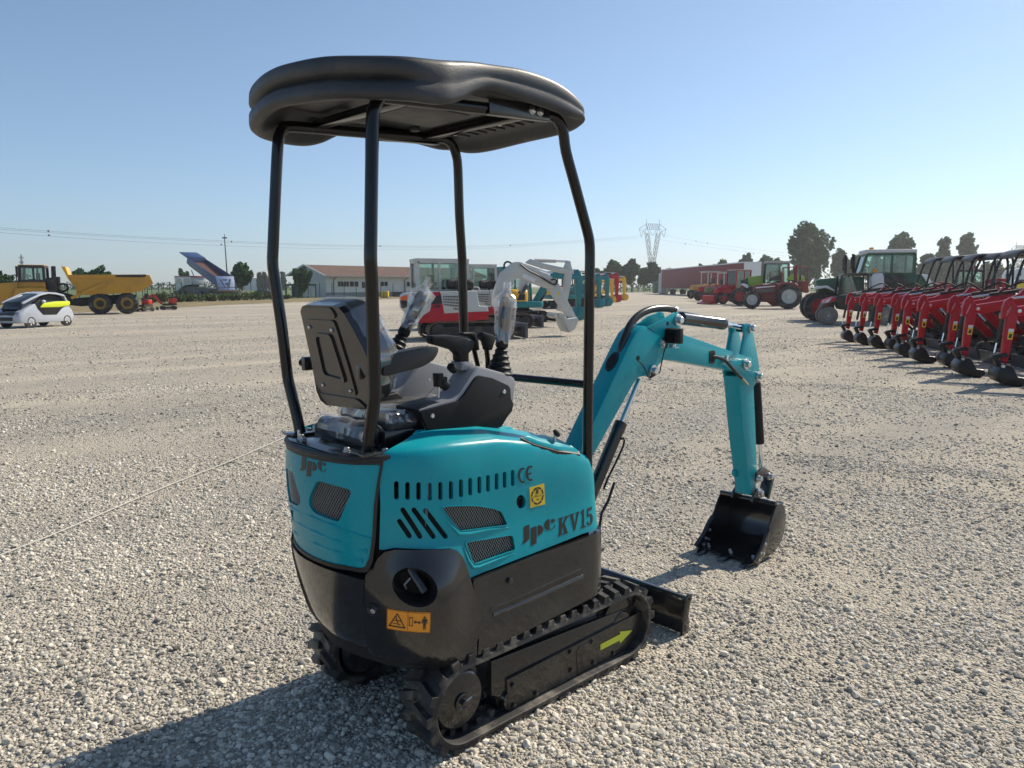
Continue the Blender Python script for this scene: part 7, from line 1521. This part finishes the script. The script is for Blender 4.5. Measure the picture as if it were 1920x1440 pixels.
# loose stones: real geometry where single stones can be seen
def stone_mat():
    m = bpy.data.materials.new('stone'); m.use_nodes = True; n = m.node_tree.nodes; l = m.node_tree.links; b = n['Principled BSDF']; b.inputs['Roughness'].default_value = .85; b.inputs['Specular IOR Level'].default_value = .25
    at_ = n.new('ShaderNodeObjectInfo'); r = n.new('ShaderNodeValToRGB'); e = r.color_ramp.elements
    e[0].color = (.19, .18, .165, 1); e[1].color = (.72, .67, .575, 1); e[1].position = 1
    for p, c in ((.22, (.33, .31, .27)), (.5, (.49, .455, .39)), (.8, (.63, .58, .485))): q = e.new(p); q.color = (*c, 1)
    a = n.new('ShaderNodeAttribute'); a.attribute_type = 'INSTANCER'; a.attribute_name = 'tone'
    tc = n.new('ShaderNodeTexCoord'); no = n.new('ShaderNodeTexNoise'); no.inputs['Scale'].default_value = 1.6; no.inputs['Detail'].default_value = 5; l.new(tc.outputs['Object'], no.inputs['Vector'])
    ma = n.new('ShaderNodeMath'); ma.operation = 'MULTIPLY_ADD'; l.new(no.outputs[0], ma.inputs[0]); ma.inputs[1].default_value = .45
    sb = n.new('ShaderNodeMath'); sb.operation = 'SUBTRACT'; l.new(a.outputs['Fac'], sb.inputs[0]); sb.inputs[1].default_value = .22; l.new(sb.outputs[0], ma.inputs[2])
    l.new(ma.outputs[0], r.inputs[0]); l.new(r.outputs[0], b.inputs['Base Color']); return m
SM = stone_mat()
def stones(name, npts_fn, nm=None):
    pass
stcol = bpy.data.collections.new('stone_shapes')
random.seed(11)
for i in range(6):
    bm = bmesh.new(); bmesh.ops.create_icosphere(bm, subdivisions=2 if i < 3 else 1, radius=1.0)
    for k in range(7):          # chip flat facets
        nn = V((random.gauss(0, 1), random.gauss(0, 1), random.gauss(0, 1))).normalized(); dd = random.uniform(.5, .8)
        for v in bm.verts:
            h = v.co.dot(nn)
            if h > dd: v.co -= nn*(h-dd)
    for v in bm.verts: v.co = V((v.co.x*1.15, v.co.y*.9, v.co.z*.68))
    me = bpy.data.meshes.new('stone'); bm.to_mesh(me); bm.free(); me.materials.append(SM); o = bpy.data.objects.new('stone_shape', me); stcol.objects.link(o)
def scatter(name, pts, scl, label, tone):
    me = bpy.data.meshes.new(name); me.from_pydata(pts, [], []); a = me.attributes.new('scl', 'FLOAT', 'POINT'); a.data.foreach_set('value', scl); a = me.attributes.new('tone', 'FLOAT', 'POINT'); a.data.foreach_set('value', tone)
    o = bpy.data.objects.new(name, me); COL.objects.link(o); tag(o, label, 'gravel', kind='stuff'); me.materials.append(SM)
    g = bpy.data.node_groups.new(name, 'GeometryNodeTree'); g.interface.new_socket('Geometry', in_out='INPUT', socket_type='NodeSocketGeometry'); g.interface.new_socket('Geometry', in_out='OUTPUT', socket_type='NodeSocketGeometry')
    N = g.nodes; L = g.links; i = N.new('NodeGroupInput'); out = N.new('NodeGroupOutput')
    ci = N.new('GeometryNodeCollectionInfo'); ci.inputs[0].default_value = stcol; ci.inputs['Separate Children'].default_value = True; ci.inputs['Reset Children'].default_value = True
    ip = N.new('GeometryNodeInstanceOnPoints'); ip.inputs['Pick Instance'].default_value = True
    rv = N.new('FunctionNodeRandomValue'); rv.data_type = 'FLOAT_VECTOR'; rv.inputs[0].default_value = (-.45, -.45, 0); rv.inputs[1].default_value = (.45, .45, 6.28)
    na = N.new('GeometryNodeInputNamedAttribute'); na.data_type = 'FLOAT'; na.inputs[0].default_value = 'scl'
    L.new(i.outputs[0], ip.inputs['Points']); L.new(ci.outputs[0], ip.inputs['Instance']); L.new(rv.outputs[0], ip.inputs['Rotation']); L.new(na.outputs[0], ip.inputs['Scale'])
    L.new(ip.outputs[0], out.inputs[0])
    md = o.modifiers.new('scatter', 'NODES'); md.node_group = g; return o
import numpy as np
rng = np.random.default_rng(7)
def fan(r0, r1, dens):          # points in the camera's wedge of ground, plus a margin to both sides
    area = (r1*r1-r0*r0)*R(40); nP = int(area*dens); rr = np.sqrt(rng.uniform(r0*r0, r1*r1, nP)); aa = HEAD+rng.uniform(-R(40), R(40), nP)
    return np.stack([CAM.x+rr*np.cos(aa), CAM.y+rr*np.sin(aa), np.zeros(nP)], 1)
def patchy(P):                  # bare dusty spots between the stones
    x, y = P[:, 0], P[:, 1]; f = np.sin(x*1.7+np.sin(y*1.3)*1.2)+np.sin(y*2.1+np.sin(x*.9)*1.4)+.6*np.sin(x*4.3+y*3.1)+.5*np.sin(x*7.1-y*6.3)
    return f
P1 = np.concatenate([fan(.9, 4.2, 6800), fan(4.2, 8, 3000), fan(8, 14, 900), fan(14, 26, 220), fan(26, 45, 45)]); f = patchy(P1); keep = rng.uniform(0, 1, len(P1)) < np.clip(.62-.32*f, .13, 1.0); P1 = P1[keep]
d1 = np.hypot(P1[:, 0]-CAM.x, P1[:, 1]-CAM.y); s1 = np.exp(rng.normal(np.log(.0067), .42, len(P1))); s1 = np.clip(s1, .003, .022)*np.interp(d1, [0, 8, 14, 26, 45], [1, 1.15, 1.4, 1.7, 2.2])
P1[:, 2] = s1*rng.uniform(-.2, .45, len(P1))
print('stones', len(P1))
scatter('gravel_stones', [tuple(p) for p in P1.tolist()], s1.tolist(), 'loose grey and beige crushed stone covering the near yard', np.clip(rng.uniform(0, 1, len(P1))+.10*np.sin(P1[:, 0]*.8+P1[:, 1]*.5)-.085*patchy(P1), 0, 1).tolist())

# ------------------------------------------------------------------ summer haze over the plain
m = bpy.data.materials.new('haze_air'); m.use_nodes = True; n = m.node_tree.nodes; n.clear(); o_ = n.new('ShaderNodeOutputMaterial'); pv = n.new('ShaderNodeVolumePrincipled')
pv.inputs['Color'].default_value = (.96, .97, .99, 1); pv.inputs['Density'].default_value = 0.00044; pv.inputs['Anisotropy'].default_value = .45; m.node_tree.links.new(pv.outputs[0], o_.inputs['Volume'])
b = MB(); b.box((550, 500, 29.5), (1402, 1502, 61)); hz = b.build('haze', m, None); tag(hz, kind='stuff')
